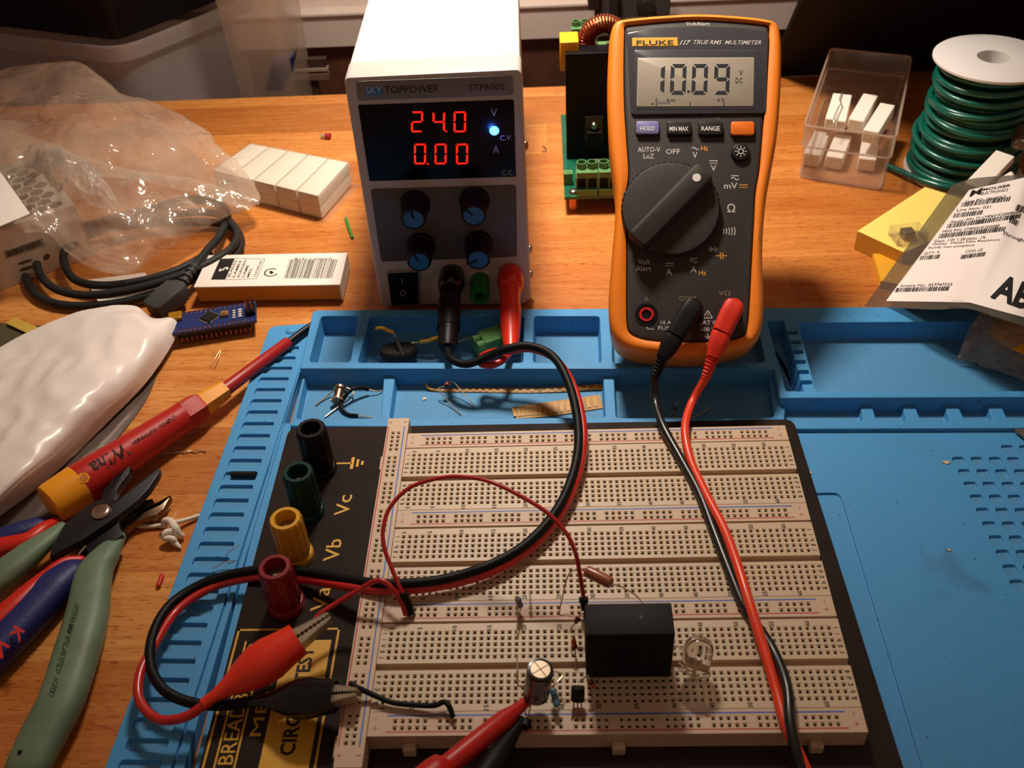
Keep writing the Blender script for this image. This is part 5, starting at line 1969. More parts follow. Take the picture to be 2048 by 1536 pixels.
tag(o.build('red_insulation', mat('red_scrap', (190, 40, 24), .5)), 'tiny red insulation sleeve on the bench beside the green handle', 'sleeve')
o = MB().tube(catmull([V((p.x, p.y + .5 * math.sin(k * 1.9), p.z + .3 * math.cos(k * 1.9))) for k, p in enumerate([at(312 + k * 6.3, 909 - k * .5, -19.3) for k in range(17)])], 3), .3, 8)
tag(o.build('twisted_wire', LEAD), 'thin twisted wire scrap on the bench below the screwdriver', 'wire')
for lab, pts, mt_ in (('hair-thin bent wire scrap on the bench above the screwdriver', [(421, 733, -19.6), (432, 715, -19.5), (441, 700, -18.5), (437, 718, -19.6), (430, 735, -19.6)], LEADC),
                      ('green wire insulation scrap on the bench left of the supply', [(692, 436, -19), (696, 450, -19), (705, 476, -19)], mat('green_scrap', (52, 140, 52), .5)),
                      ('tiny curled wire clipping on the bench right of the supply', [(1086, 292, -19.2), (1092, 297, -18.5), (1090, 303, -19.3), (1084, 302, -19.3)], LEADC)):
    tag(MB().tube(pxpath(pts, 6), .9 if 'green' in lab else .3, 8).build('wire_scrap', mt_), lab, 'wire')
t = thing('wire_ferrule', at(655, 272, DZ), 'tiny crimson wire ferrule lying on the bench left of the supply', 'ferrule')
a_, b_ = at(650, 272, -17.9), at(666, 272, -17.9)
m = MB(fr_axis(a_, b_))
m.lathe([(1.5, 0), (2.0, .3), (2.0, 4.0), (1.5, 4.0), (1.4, 1)], 24)
m.build('collar', mat('crimson_nylon', (160, 30, 44), .4), t)
MB().tube([a_ - V((3, 0, 0)), a_], 1.0, 12).build('tin_tube', LEAD, t)

# white poly mailer and dark bag beneath
G = gridsurf([[(372, 628, -14), (310, 640, -8), (265, 612, -6), (165, 622, -8), (60, 662, -12), (-70, 735, -14)],
              [(345, 690, -15), (300, 690, -5), (240, 690, -2), (130, 715, -1), (20, 755, -5), (-110, 810, -8)],
              [(296, 762, -16), (250, 770, -6), (180, 785, 2), (90, 810, 3), (0, 850, -2), (-120, 900, -6)],
              [(205, 855, -16), (165, 860, -7), (110, 880, 0), (45, 905, 2), (-30, 940, 0), (-130, 990, -6)],
              [(95, 960, -16), (65, 965, -9), (25, 980, -3), (-20, 1000, -2), (-70, 1030, -6), (-150, 1080, -10)],
              [(-20, 1050, -16), (-50, 1055, -12), (-80, 1070, -9), (-110, 1090, -9), (-140, 1110, -10), (-200, 1150, -14)]], 9, 4.5, 3, .022)
o = MB().sheet(G, 0, th=below(G, 1.5), flip=True)
o = o.build('poly_mailer_bag', mat('white_poly_film', (232, 220, 212), .3, bump=.25, bscale=60, sss=.1), smooth=60)
tag(o, 'crumpled white plastic mailer bag on the left of the bench', 'bag')
G = gridsurf([[(330, 700, -19), (240, 720, -17.5), (110, 760, -17), (-60, 830, -17)], [(292, 800, -19.4), (200, 850, -17.5), (100, 900, -17), (-80, 980, -17)],
              [(215, 900, -19.4), (150, 930, -17.5), (60, 980, -17.4), (-60, 1040, -17)], [(140, 985, -19.4), (70, 1020, -18), (0, 1060, -18), (-80, 1100, -18)], [(60, 1060, -19.5), (0, 1090, -18.8), (-60, 1110, -18.6), (-120, 1150, -18.6)]], 6, 1.2, 5, .08)
o = MB().sheet(G, 0, th=lambda u, v: .3, flip=True).build('static_shield_bag', mat('smoky_shield_film', (104, 92, 84), .22, .35, bump=.4, bscale=60), smooth=60)
tag(o, 'smoky grey shielding bag under the white mailer bag', 'bag')
G = gridsurf([[(150, 652, -16), (60, 650, -15), (-60, 640, -15)], [(150, 672, -16), (60, 690, -14.5), (-60, 690, -15)], [(150, 700, -17), (40, 735, -16), (-60, 740, -16)]], 5)
t = thing('green_bag', at(40, 690, -18), 'dull green and yellow edged bag behind the white mailer bag', 'bag')
MB().sheet(G, 0, th=lambda u, v: 1.2).build('film', mat('dull_green_film', (78, 76, 52), .4), t, smooth=60)
G = gridsurf([[(12, 640, -13.6), (50, 655, -13.6)], [(20, 632, -13), (60, 646, -13)]], 4)
MB().sheet(gridsurf([[(28, 634, -13), (70, 652, -13), (110, 672, -13)], [(12, 646, -13), (50, 664, -13), (90, 682, -13)]], 4), 0, th=lambda u, v: .4).build('yellow_edge', mat('yellow_film', (196, 160, 70), .4), t, smooth=60)

# blade packet
BP = [at(390, 573, -8), at(677, 568, -8), at(690.6, 506.6, -8), at(470, 511, -8)]
BP[3] = BP[2] + (BP[0] - BP[1]) * .985
t = thing('blade_packet', (sum((p.x for p in BP)) / 4, sum((p.y for p in BP)) / 4, DZ), 'white and amber packet of five blades in clear film behind the small circuit board', 'packet')
m = MB()
m.prism([(p.x, p.y) for p in BP], -18.2, -8.3, 0, 0)
m.build('amber_side', mat('amber_card', (190, 126, 20), .55), t)
ux_, uy_ = (BP[1] - BP[0]).normalized(), (BP[3] - BP[0]).normalized()
m = MB()
cx_, cy_ = ux_ * .6, uy_ * .6
q = [BP[0] - cx_ - cy_, BP[1] + cx_ - cy_, BP[2] + cx_ + cy_, BP[3] - cx_ + cy_]
m.prism([(p.x, p.y) for p in q], -8.6, -7.9, 0, .2)
m.build('white_card', mat('white_card', (232, 222, 212), .5), t)
m = MB()
e0 = [BP[1] + ux_ * .2 - uy_ * .6, BP[2] + ux_ * .2 + uy_ * .6, BP[2] + ux_ * 1.0 + uy_ * .6, BP[1] + ux_ * 1.0 - uy_ * .6]
m.prism([(p.x, p.y) for p in e0], -18.4, -8.0, 0)
m.build('end_flap', mat('white_card', (232, 222, 212), .5), t)
BPL = Plane(BP[0] + V((0, 0, .12)), ux_, uy_)
INKB = mat('black_ink', (30, 27, 27), .5)
m = MB()


def c7(x, y):
    return 380 + x / 6.0235, 500 + y / 6.0235


def bq(pts, h=.06):
    m.add([BPL.px(*c7(*p), h) for p in pts], [tuple(range(len(pts)))], 0)


bq([(252, 356), (425, 356), (540, 100), (365, 105)])
for k, (s_, e_) in enumerate((('BLADES', 560), ('LAMES', 612), ('KLINGEN', 640), ('LAME', 690), ('MES', 730))):
    x = 462 + k * 58
    m.text(s_, par(BPL.px(*c7(x + 18, 325), .07), BPL.px(*c7(x + 18 + (88 if k < 3 else 62 if k == 3 else 40), 125 if k < 3 else 180 if k == 3 else 225), .07), BPL.px(*c7(x - 14, 325), .07)), 0, .01)
m.text('CUCHILLAS', par(BPL.px(*c7(790, 320), .07), BPL.px(*c7(872, 128), .07), BPL.px(*c7(762, 320), .07)), 0, .01)
for a_, b_ in (((430, 356), (800, 345)), ((800, 345), (905, 106)), ((905, 106), (540, 100))):
    p, q_ = BPL.px(*c7(*a_), .07), BPL.px(*c7(*b_), .07)
    d = (q_ - p).normalized().cross(V((0, 0, 1))) * .12
    m.add([p - d, q_ - d, q_ + d, p + d], [(0, 1, 2, 3)])
rng_ = random.Random(3)
x = 0.0
while x < 1:
    w_ = rng_.choice((.008, .014, .02))
    a0_, a1_ = c7(1130 + 575 * x, 340), c7(1130 + 575 * (x + w_), 340)
    b0_, b1_ = c7(1200 + 575 * x, 112), c7(1200 + 575 * (x + w_), 112)
    m.add([BPL.px(*p, .07) for p in (a0_, a1_, b1_, b0_)], [(0, 1, 2, 3)])
    x += w_ + rng_.choice((.01, .016, .022))
for k in range(14):
    a0, a1 = math.radians(20 + k * 20), math.radians(40 + k * 20)
    P_ = lambda r, a: BPL.px(*c7(980 + 88 * r * math.cos(a) - 20 * r * math.sin(a), 270 + 50 * r * math.sin(a)), .07)
    m.add([P_(.82, a0), P_(1, a0), P_(1, a1), P_(.82, a1)], [(0, 1, 2, 3)])
m.add([BPL.px(*c7(*p), .07) for p in ((950, 262), (985, 248), (1010, 275), (975, 292))], [(0, 1, 2, 3)])
m.text('04005 11518', par(BPL.px(*c7(1710, 95), .07), BPL.px(*c7(1265, 95), .07), BPL.px(*c7(1700, 118), .07)), 0)
m.build('printed_marks', INKB, t, smooth=0)
m = MB()
m.text('5', par(BPL.px(*c7(460, 232), .1), BPL.px(*c7(470, 195), .1), BPL.px(*c7(345, 262), .1)), 0, .03)
m.build('white_numeral', mat('white_print', (222, 218, 214), .5), t, smooth=0)
CLR = film('clear_wrap', (235, 225, 215), .01, .08, 40, .02, .3, 90, .35)
m = MB()
fp = [BP[0] - cx_ * 8 - cy_ * 3, BP[1] + cx_ * 14 - cy_ * 3, BP[2] + cx_ * 14 + cy_ * 3, BP[3] - cx_ * 8 + cy_ * 3]
m.loops([[(p.x, p.y, -19.6) for p in fp], [(p.x, p.y, -19.0) for p in fp], [(p.x, p.y, -8.2) for p in [BP[0] - cx_ * 2 - cy_ * 2, BP[1] + cx_ * 2.5 - cy_ * 2, BP[2] + cx_ * 2.5 + cy_ * 2, BP[3] - cx_ * 2 + cy_ * 2]], [(p.x, p.y, -7.5) for p in q]])
m.build('clear_film', CLR, t)

# small blue microcontroller board with pin rows
t = thing('microcontroller_board', at(440, 640, DZ), 'small blue circuit board with long pin rows lying beside the screwdriver', 'circuit board')
pz_ = -11.2
c0, c1, c2 = at(513, 641, pz_), at(510, 606, pz_), at(345, 632, pz_)
ux_ = (c1 - c2)
ux_.z = 0
ux_.normalize()
uy_ = V((-ux_.y, ux_.x, 0))
O_ = c0 - ux_ * 44
M_ = frame(O_, ux_, uy_)
MB(M_).box(0, 0, -1.6, 44, 17.8, 0).build('board', mat('blue_solder_mask', (28, 44, 96), .35, coat=.2), t)
for yy in (1.3, 16.5):
    MB(M_).box(2.5, yy - 1.2, -4.1, 41, yy + 1.2, -1.6).build('pin_header', KBLK, t)
    for k in range(15):
        x = 4 + k * 2.54
        m = MB(M_)
        m.box(x - .3, yy - .3, -8.6, x + .3, yy + .3, 1.0)
        m.cyl(x, yy, 0, .25, .8, .5, seg=8)
        m.build('header_pin', mat('pin_rose', (176, 120, 100), .3, 1), t)
m = MB(M_ @ Matrix.Translation((19.2, 9.2, 0)) @ Matrix.Rotation(math.radians(45), 4, 'Z'))
m.box(-3.5, -3.5, .2, 3.5, 3.5, 1.2)
ch_ = m.build('processor_chip', RB, t, bevel=.15)
m = MB(M_ @ Matrix.Translation((19.2, 9.2, 0)) @ Matrix.Rotation(math.radians(45), 4, 'Z'))
for k in range(8):
    a_ = -2.8 + k * .8
    for bx in ((a_ - .18, -4.5, a_ + .18, -3.4), (a_ - .18, 3.4, a_ + .18, 4.5), (-4.5, a_ - .18, -3.4, a_ + .18), (3.4, a_ - .18, 4.5, a_ + .18)):
        m.box(bx[0], bx[1], .05, bx[2], bx[3], .45)
m.build('chip_leads', LEAD, ch_)
m = MB(M_)
m.box(25.4, 7.4, 0, 29.4, 11.4, 1.6)
m.cyl(27.4, 9.4, 1.6, 2.2, 1.3)
m.build('push_switch', mat('switch_brass', (190, 150, 100), .35, .8), t)
m = MB(M_)
for k in range(4):
    m.box(34.6, 5.2 + k * 2, .1, 36.4, 6.3 + k * 2, .6)
    m.box(31.6, 5.2 + k * 2, .05, 33.0, 6.2 + k * 2, .4)
m.build('chip_resistors', mat('pale_ceramic', (206, 196, 184), .4), t)
m = MB(M_)
m.box(38.8, 5, 0, 43.6, 13, 2.6)
m.build('program_header', KBLK, t)
for k in range(3):
    for yy in (39.9, 42.5):
        MB(M_).box(yy - .3, 6.4 + k * 2.54 - .3, 2.6, yy + .3, 6.4 + k * 2.54 + .3, 8.2).build('header_pin', mat('pin_rose', (176, 120, 100), .3, 1), t)
m = MB(M_)
for k in range(13):
    boxt(m, random.choice(['D2', 'A1', 'A6', '5V', 'D9', 'RX']), 5 + k * 2.54, 3.0, 1.5, .7)
    boxt(m, random.choice(['D3', 'A2', 'TX', 'GND', 'D8']), 5 + k * 2.54, 14.2, 1.5, .7)
m.M = m.M
m.build('board_lettering', mat('white_print', (222, 218, 214), .5), t, smooth=0)
MB(M_).box(-2, 10.5, 0, 5, 17, 2.2).build('usb_socket', mat('amber_tape_socket', (170, 116, 24), .35, .4), t, bevel=.4)

# coiled dark mains-style cable with moulded connector
CB = mat('charcoal_cable', (40, 39, 40), .5, bump=.05)
t = thing('coiled_cable', at(230, 570, DZ), 'thick charcoal cable coiled under the zip bag with moulded connector', 'cable')
pts = [(376, 552, -7.5), (392, 530, -6), (415, 500, -7), (440, 470, -10), (455, 430, -16), (430, 400, -17), (370, 400, -17), (290, 420, -17), (180, 450, -17), (90, 480, -17), (52, 525, -17), (58, 572, -16.5), (95, 602, -16.5), (160, 612, -16.5), (250, 603, -16), (340, 577, -14), (425, 540, -13), (478, 500, -14), (474, 462, -16), (430, 445, -15), (340, 445, -13), (230, 455, -12), (130, 475, -12), (78, 510, -12),
       (80, 548, -12), (112, 578, -12), (170, 590, -11.5), (250, 582, -11), (340, 558, -9), (420, 525, -8), (468, 490, -9), (470, 455, -12), (420, 425, -12), (300, 435, -9), (190, 465, -8), (132, 500, -9), (132, 535, -11), (155, 562, -12), (210, 571, -12), (290, 560, -12), (360, 538, -12), (420, 505, -14)]
cab = MB().tube(pxpath(pts, 7), 2.35, 14).build('cable', CB, t)
A, B = at(305, 622, -12.5), at(363, 572, -9)
m = MB(fr_axis(A, B))
L_ = (B - A).length
q = [roundpoly([(-s_ * .62, -w_), (s_ * .62, -w_), (s_ * .62, w_), (-s_ * .62, w_)], 1.2, 3) for s_, w_ in ((7.0, 5.0), (7.6, 6.2), (7.6, 7.0), (7.0, 7.0), (4.4, 3.8))]
m.loops([[(p.x, p.y, z) for p in l] for l, z in zip(q, (0, .8, L_ * .55, L_ * .85, L_ + 1))])
con = m.build('moulded_connector', mat('grey_moulding', (62, 62, 62), .55), t, smooth=50)
m = MB()
st = catmull([at(359, 576, -9), at(376, 552, -7.5), at(392, 530, -6)], 14)
m.tube(st, [3.6 - .8 * i / len(st) if (i // 3) % 2 == 0 else 2.2 for i in range(len(st))], 16)
m.build('strain_relief', mat('grey_moulding', (62, 62, 62), .55), con, smooth=30)
# loose printed slips under the cable
o = MB()
o.prism([tuple(at(x, y, -18.4).to_2d()) for x, y in ((172, 560), (290, 545), (330, 600), (200, 610))], -19.8, -18.4, 0)
tag(o.build('paper_slip', mat('white_card', (232, 222, 212), .5)), 'white printed slip lying beneath the coiled cable', 'paper')

# perforated metal case
MW = mat('zinc_white_metal', (206, 194, 180), .4, .25)
c_ = at(150, 410, 15)
e1 = (at(0, 262, 15) - c_)
e1 = e1.normalized()
e2 = (at(-60, 483, 15) - c_).normalized()
t = thing('perforated_metal_case', (c_.x - 60, c_.y + 20, DZ), 'pale metal case with hexagon vents and barcode at the left edge', 'case')
Mt = Matrix((e2, e1 * 1, V((0, 0, 1)))).transposed().to_4x4()
Mt.translation = V((c_.x, c_.y, 0))
# local: x along the front edge (to the left), y along the right edge (away), both need not be square
Ex = (at(150, 410, 15) - at(-60, 483, 15)).normalized()
Ey = V((-Ex.y, Ex.x, 0))
CP = Plane(V((c_.x, c_.y, 15)), Ex, Ey)
m = MB(CP.M())
hexs = []
for r in range(9):
    for c in range(9):
        x = -9 - c * 8.6 - (4.3 if r % 2 else 0)
        y = 8 + r * 7.4
        hexs.append(([(x + 4.3 * math.cos(math.pi / 6 + k * math.pi / 3), y + 4.3 * math.sin(math.pi / 6 + k * math.pi / 3)) for k in range(6)], -1.1, 0.0))
top_o = roundpoly([(-110, 0), (0, 0), (0, 78), (-110, 78)], 1.2, 3)
# thin perforated lid: plate with real openings
outer = [V(p) for p in top_o]
if area2(outer) < 0:
    outer.reverse()
rings = [outer] + [[V(p) for p in h[0]] for h in hexs]
flat = [v for r in rings for v in r]
eds = []
b0_ = 0
for r in rings:
    eds += [(b0_ + i, b0_ + (i + 1) % len(r)) for i in range(len(r))]
    b0_ += len(r)
res = delaunay_2d_cdt(flat, eds, [], 0, 1e-5)
fl = [V(v) for v in res[0]]
tr_ = [f for f in res[2] if inside(sum((fl[i] for i in f), V((0, 0))) / 3, outer) and not any(inside(sum((fl[i] for i in f), V((0, 0))) / 3, r) for r in rings[1:])]
tr_ = [f if area2([fl[i] for i in f]) > 0 else tuple(reversed(f)) for f in tr_]
m.add([(v.x, v.y, 0) for v in fl], tr_)
m.add([(v.x, v.y, -1) for v in fl], [tuple(reversed(f)) for f in tr_])
for r in rings[1:]:
    m.loops([[(p.x, p.y, 0) for p in r], [(p.x, p.y, -1) for p in r]], 0, False, False)
m.loops([[(p.x, p.y, -1) for p in outer], [(p.x, p.y, 0) for p in outer]], 0, False, False)
lid = m.build('perforated_lid', MW, t, smooth=20)
m = MB(CP.M())
hgt = 33.5
m.box(-110, 0, -hgt, 0, 1.2, -.8)
m.box(-110, 76.8, -hgt, 0, 78, -.8)
m.box(-1.2, 0, -hgt, 0, 78, -.8)
m.box(-110, 0, -hgt, -108.8, 78, -.8)
m.box(-110, 0, -hgt - 1.2, 0, 78, -hgt)
m.box(-110, -.8, -1.4, 0, .8, .6)
bd = m.build('case_body', MW, t)
FP = Plane(CP.w(0, 0, 0), Ex, V((0, 0, 1)))
m = MB()
lq = [(8, 503), (84, 476), (92, 492), (12, 518)]
m.add([FP.px(*p, .08) for p in lq], [(0, 1, 2, 3)], 1)
x = .04
while x < .95:
    w_ = rng_.choice((.01, .02, .03))
    f = lambda a, b: FP.px(lq[0][0] + (lq[1][0] - lq[0][0]) * a + (lq[3][0] - lq[0][0]) * b, lq[0][1] + (lq[1][1] - lq[0][1]) * a + (lq[3][1] - lq[0][1]) * b, .14)
    m.add([f(x, .15), f(x + w_, .15), f(x + w_, .85), f(x, .85)], [(0, 1, 2, 3)], 0)
    x += w_ + rng_.choice((.012, .02))
m.build('barcode_label', [INKB, mat('grey_label', (140, 130, 120), .5)], bd, smooth=0)
for cx_0, cy_0, rx_, ry_ in ((93, 514, 7, 6.5), (50, 524, 15, 3.2), (52, 537, 14, 4)):
    m = MB()
    m.add([FP.px(cx_0 + rx_ * math.cos(k * math.pi / 8), cy_0 + ry_ * math.sin(k * math.pi / 8) - rx_ * .3 * math.cos(k * math.pi / 8), .06) for k in range(16)], [tuple(range(15, -1, -1))])
    m.build('vent_slot', mat('slot_dark', (84, 66, 50), .6), bd, smooth=0)
o = MB()
pp = [at(x, y, 27.9) for x, y in ((-60, 285), (-6, 334), (60, 427), (0, 452), (-60, 475))]
o.prism([(p.x, p.y) for p in pp], 27.6, 27.9, 0)
tag(o.build('paper_sheet', mat('paper_white', (238, 228, 218), .6)), 'blank white paper corner lying over the zip bag and metal case', 'paper')

# white block in clear film (ceramic resistors wrapped together)
RA = [at(637, 392, -3), at(697, 325, -3), at(500, 287, -3), at(424, 340, -3)]
t = thing('wrapped_ceramic_blocks', ((RA[0].x + RA[2].x) / 2, (RA[0].y + RA[2].y) / 2, DZ), 'shrink-wrapped brick of white ceramic blocks behind the zip bag', 'packet')
CER = mat('white_ceramic', (216, 206, 190), .6)
for k in range(5):
    f0, f1 = k / 5 + .006, (k + 1) / 5 - .006
    q = [RA[0].lerp(RA[3], f0), RA[1].lerp(RA[2], f0), RA[1].lerp(RA[2], f1), RA[0].lerp(RA[3], f1)]
    for h, (za, zb) in enumerate(((-18.8, -11.2), (-10.9, -3.0))):
        MB().prism([(p.x, p.y) for p in q], za, zb, 0, .3).build('ceramic_block', CER, t)
cn = sum(RA, V((0, 0, 0))) / 4
WRAP = film('shrink_wrap', (238, 226, 214), .1, .12, 30, .16, .6, 70)
m = MB()
ring = lambda z, s_, ex=0: [(cn.x + (p.x - cn.x) * s_, cn.y + (p.y - cn.y) * s_, z) for p in RA]
m.loops([ring(-19.6, 1.10), ring(-18, 1.06), ring(-11, 1.05), ring(-3.5, 1.04), ring(-2.2, 1.0)])
m.build('shrink_film', WRAP, t)

# zip bags
ZB = film('cloudy_poly', (240, 222, 202), .25, .1, 22, .34, 1.3, 34)
G = gridsurf([[(-60, 150, 8), (90, 126, 22), (165, 130, 26), (215, 165, 20), (250, 192, 4), (310, 204, -4), (372, 238, -2), (420, 266, 2)],
              [(-60, 200, 8), (80, 190, 24), (160, 200, 28), (215, 215, 24), (270, 235, 14), (330, 250, 8), (390, 272, 6), (440, 296, 6)],
              [(-60, 262, 20), (60, 250, 26), (130, 262, 26), (205, 268, 22), (280, 280, 14), (350, 295, 12), (420, 312, 8), (480, 330, 4)],
              [(-60, 330, 22), (50, 300, 24), (120, 310, 24), (200, 320, 20), (290, 330, 14), (370, 345, 10), (450, 362, 6), (520, 392, -2)],
              [(-60, 360, 20), (50, 340, 22), (120, 350, 22), (200, 355, 18), (290, 366, 12), (370, 385, 8), (440, 405, 2), (500, 420, -6)]], 8, 7.0, 2, .035)
MBX = MB().sheet(G, 0, th=below(G, 3))
o = MBX.build('plastic_bag', ZB, smooth=60)
tag(o, 'cloudy open plastic bag behind the zip bag running towards the storage tubs', 'bag')
G = gridsurf([[(-60, 240, 20), (30, 262, 24), (110, 292, 22), (190, 320, 18), (290, 345, 14), (400, 365, 6), (524, 404, -8)],
              [(-60, 330, 22), (20, 338, 25), (110, 345, 24), (190, 365, 22), (270, 385, 18), (370, 405, 8), (472, 428, -8)],
              [(-60, 400, 20), (10, 405, 22), (90, 408, 22), (170, 425, 20), (250, 440, 14), (330, 455, 4), (420, 452, -8)],
              [(-60, 440, 18), (20, 440, 19), (90, 445, 18.5), (160, 462, 12), (230, 480, 6), (300, 495, 0), (362, 485, -8)],
              [(-60, 470, 17), (30, 465, 18), (95, 468, 17), (130, 502, 4), (185, 540, -3), (252, 549, -6), (300, 522, -7)]], 8, 8.0, 9, .05)
t = thing('zip_bag', at(250, 430, 0), 'crinkled translucent zip bag draped over the metal case and cable', 'bag')
MB().sheet(G, 0, th=below(G, 2)).build('film', ZB, t, smooth=60)
m = MB()
for k in range(3):
    m.tube(catmull([at(128 + k * 9, 498 - k * 12, 5.5), at(185 + k * 8, 533 - k * 11, -1.5), at(252 + k * 8, 545 - k * 9, -4.6)], 6), .45, 6)
m.build('zip_ridges', ZB, t)
# small crumpled foil-like inner bag giving the bright glints
CR = film('crinkled_clear_film', (244, 232, 218), .14, .05, 30, .2, 1.6, 70, .8)
G = gridsurf([[(40, 300, 25), (90, 285, 30), (150, 310, 28), (200, 345, 24)], [(60, 330, 27), (110, 330, 34), (170, 350, 31), (215, 370, 25)], [(90, 355, 27), (140, 365, 33), (190, 380, 30), (235, 400, 22)], [(110, 380, 24), (160, 400, 26), (210, 415, 22), (238, 425, 16)]], 8, 8.0, 21, .12)
o = MB().sheet(G, 0, th=below(G, 1)).build('crinkled_film', CR, smooth=60)
tag(o, 'shiny crinkled clear film scrap inside the zip bag by the hexagon vents', 'film')

# ------------------------------------------------------------------ storage tubs behind the bench, left
TUB = film('frosted_tub', (226, 216, 214), .62, .3, 6, .1, .05, 10)
TUB.node_tree.nodes['Principled BSDF'].inputs['Roughness'].default_value = .35


def tub(name, label, z0, h, grow, corner, dirs, lens, lip=5):
    c = V(corner)
    d1, d2 = V(dirs[0]).normalized(), V(dirs[1]).normalized()
    t = thing(name, (c.x - 100, c.y + 60, z0), label, 'storage box')

    def ring(z, g, r=22):
        p = [c - (d1 + d2) * g, c + d1 * (lens[0] + g) - d2 * g, c + d1 * (lens[0] + g) + d2 * (lens[1] + g), c + d2 * (lens[1] + g) - d1 * g]
        q = roundpoly([x.to_2d() for x in p], r, 6)
        if area2(q) < 0:
            q.reverse()
        return [(x.x, x.y, z) for x in q]
    m = MB()
    m.loops([ring(z0, -1), ring(z0 + 3, 2), ring(z0 + h - 14, grow), ring(z0 + h - 12, grow + lip), ring(z0 + h, grow + lip + .5), ring(z0 + h, grow + lip - 1.5), ring(z0 + h - 3, grow + lip - 2), ring(z0 + h - 4, grow - 2), ring(z0 + 5, -4)], cap1=True)
    m.build('tub_body', TUB, t)
    return t, ring


nc = at(255, 190, -26)
nc = V((nc.x + 6, 546, 0))
t1, ring1 = tub('storage_tub', 'frosted plastic storage tub standing behind the bench at the left', -89, 104, 5, nc, [(-.94, .34, 0), (.62, .78, 0)], (420, 150))
t2 = thing('black_tray', (nc.x - 100, nc.y + 60, 16), 'black plastic tray stacked on the frosted tub, top left', 'tray')
m = MB()
g = lambda z, o_, r=10: ring1(z, o_, r)
m.loops([ring1(18, 2, 8), ring1(22, 6, 8), ring1(60, 10, 8), ring1(62, 14, 8), ring1(66, 14, 8)])
m.build('tray_shell', mat('black_tray_plastic', (15, 14, 17), .42), t2)
t = thing('tall_storage_tub', at(560, 180, -89), 'cloudy upright plastic tub standing right of the stacked tubs', 'storage box')
m = MB()
a_, b_ = at(556, 178, -25), atY(590, 0, 560)
q0 = [(atY(470, 186, 556).x, 566), (atY(586, 186, 556).x, 558), (atY(586, 186, 556).x + 4, 612), (atY(470, 186, 556).x, 612)]
q0 = roundpoly(q0, 10, 5)
q0 = [V(p) for p in q0]
m.loops([[(p.x, p.y, -89) for p in q0], [(p.x, p.y, 60) for p in offs(q0, 4)], [(p.x, p.y, 62) for p in offs(q0, 7)], [(p.x, p.y, 66) for p in offs(q0, 7)]])
m.build('tub_body', film('frosted_tub_thin', (226, 206, 184), .35, .3, 5, .1, .05, 10), t)
o = MB()
pb = [atY(530, 182, 562), atY(543, 122, 562), atY(558, 128, 562), atY(588, 112, 562), atY(584, 150, 562), atY(565, 182, 562)]
m = MB(frame((0, 562, 0), (1, 0, 0), (0, 0, 1)))
m.prism([(p.x, p.z) for p in pb] , -12, 0, 0, .5)
tag(m.build('blue_folded_bag', mat('navy_plastic', (22, 28, 78), .4), smooth=0), 'dark blue folded plastic seen through the upright tub', 'bag')
# ------------------------------------------------------------------ right side of the bench
# open clear box of cement resistors
FB = [at(1597, 356, -20), at(1762, 383, -20)]
FR = [at(1609, 251, 17), at(1792, 275, 17)]
BR = [at(1662, 97, 17), at(1823, 113, 17)]
t = thing('clear_parts_box', ((FR[0].x + BR[1].x) / 2, (FR[0].y + BR[1].y) / 2, DZ), 'open clear plastic box holding white ceramic resistors beside the wire spool', 'box')
PP = film('clear_polypropylene', (214, 198, 184), .16, .2, 8, .06, .04, 20)
rim = [FR[0], FR[1], BR[1], BR[0]]
cn = sum(rim, V((0, 0, 0))) / 4
bx = [FB[0], FB[1]]
d_ = ((BR[0] - FR[0]) + (BR[1] - FR[1])) / 2
bx += [FB[1] + d_ * .97, FB[0] + d_ * .97]


def rr_(pts, z, g=0, r=4):
    q = roundpoly([p.to_2d() for p in pts], r, 4)
    if area2(q) < 0:
        q.reverse()
    return [(p.x, p.y, z) for p in offs(q, g)]


base_ = [V((p.x, p.y, 0)) for p in bx]
rimm = [V((p.x, p.y, 0)) for p in rim]
m = MB()
m.loops([rr_(base_, -19.9), rr_(mixl(base_, rimm, .62), 2.5), rr_(mixl(base_, rimm, .62), 3.5, .8), rr_(rimm, 17, .8), rr_(rimm, 17, -.6), rr_(mixl(base_, rimm, .62), 3.3, -.6), rr_(base_, -18.6, -1.2)])
m.build('box_body', PP, t)
RM = film('edge_highlight_film', (226, 206, 190), .5, .15, 8, .06, .04, 20)  # edge highlights put into the colour: paler, cloudier tubes along the box edges
m = MB()
for z, pp_, g_ in ((17, rimm, .1), (3, mixl(base_, rimm, .62), .4), (-19, base_, -.6)):
    rg = [V(p) for p in rr_(pp_, z, g_)]
    m.tube(rg + [rg[0]], .7, 8)
m.build('edge_highlight', RM, t)

CW = mat('white_cement', (238, 230, 218), .65)
CWS = mat('cement_fill', (206, 186, 158), .75)


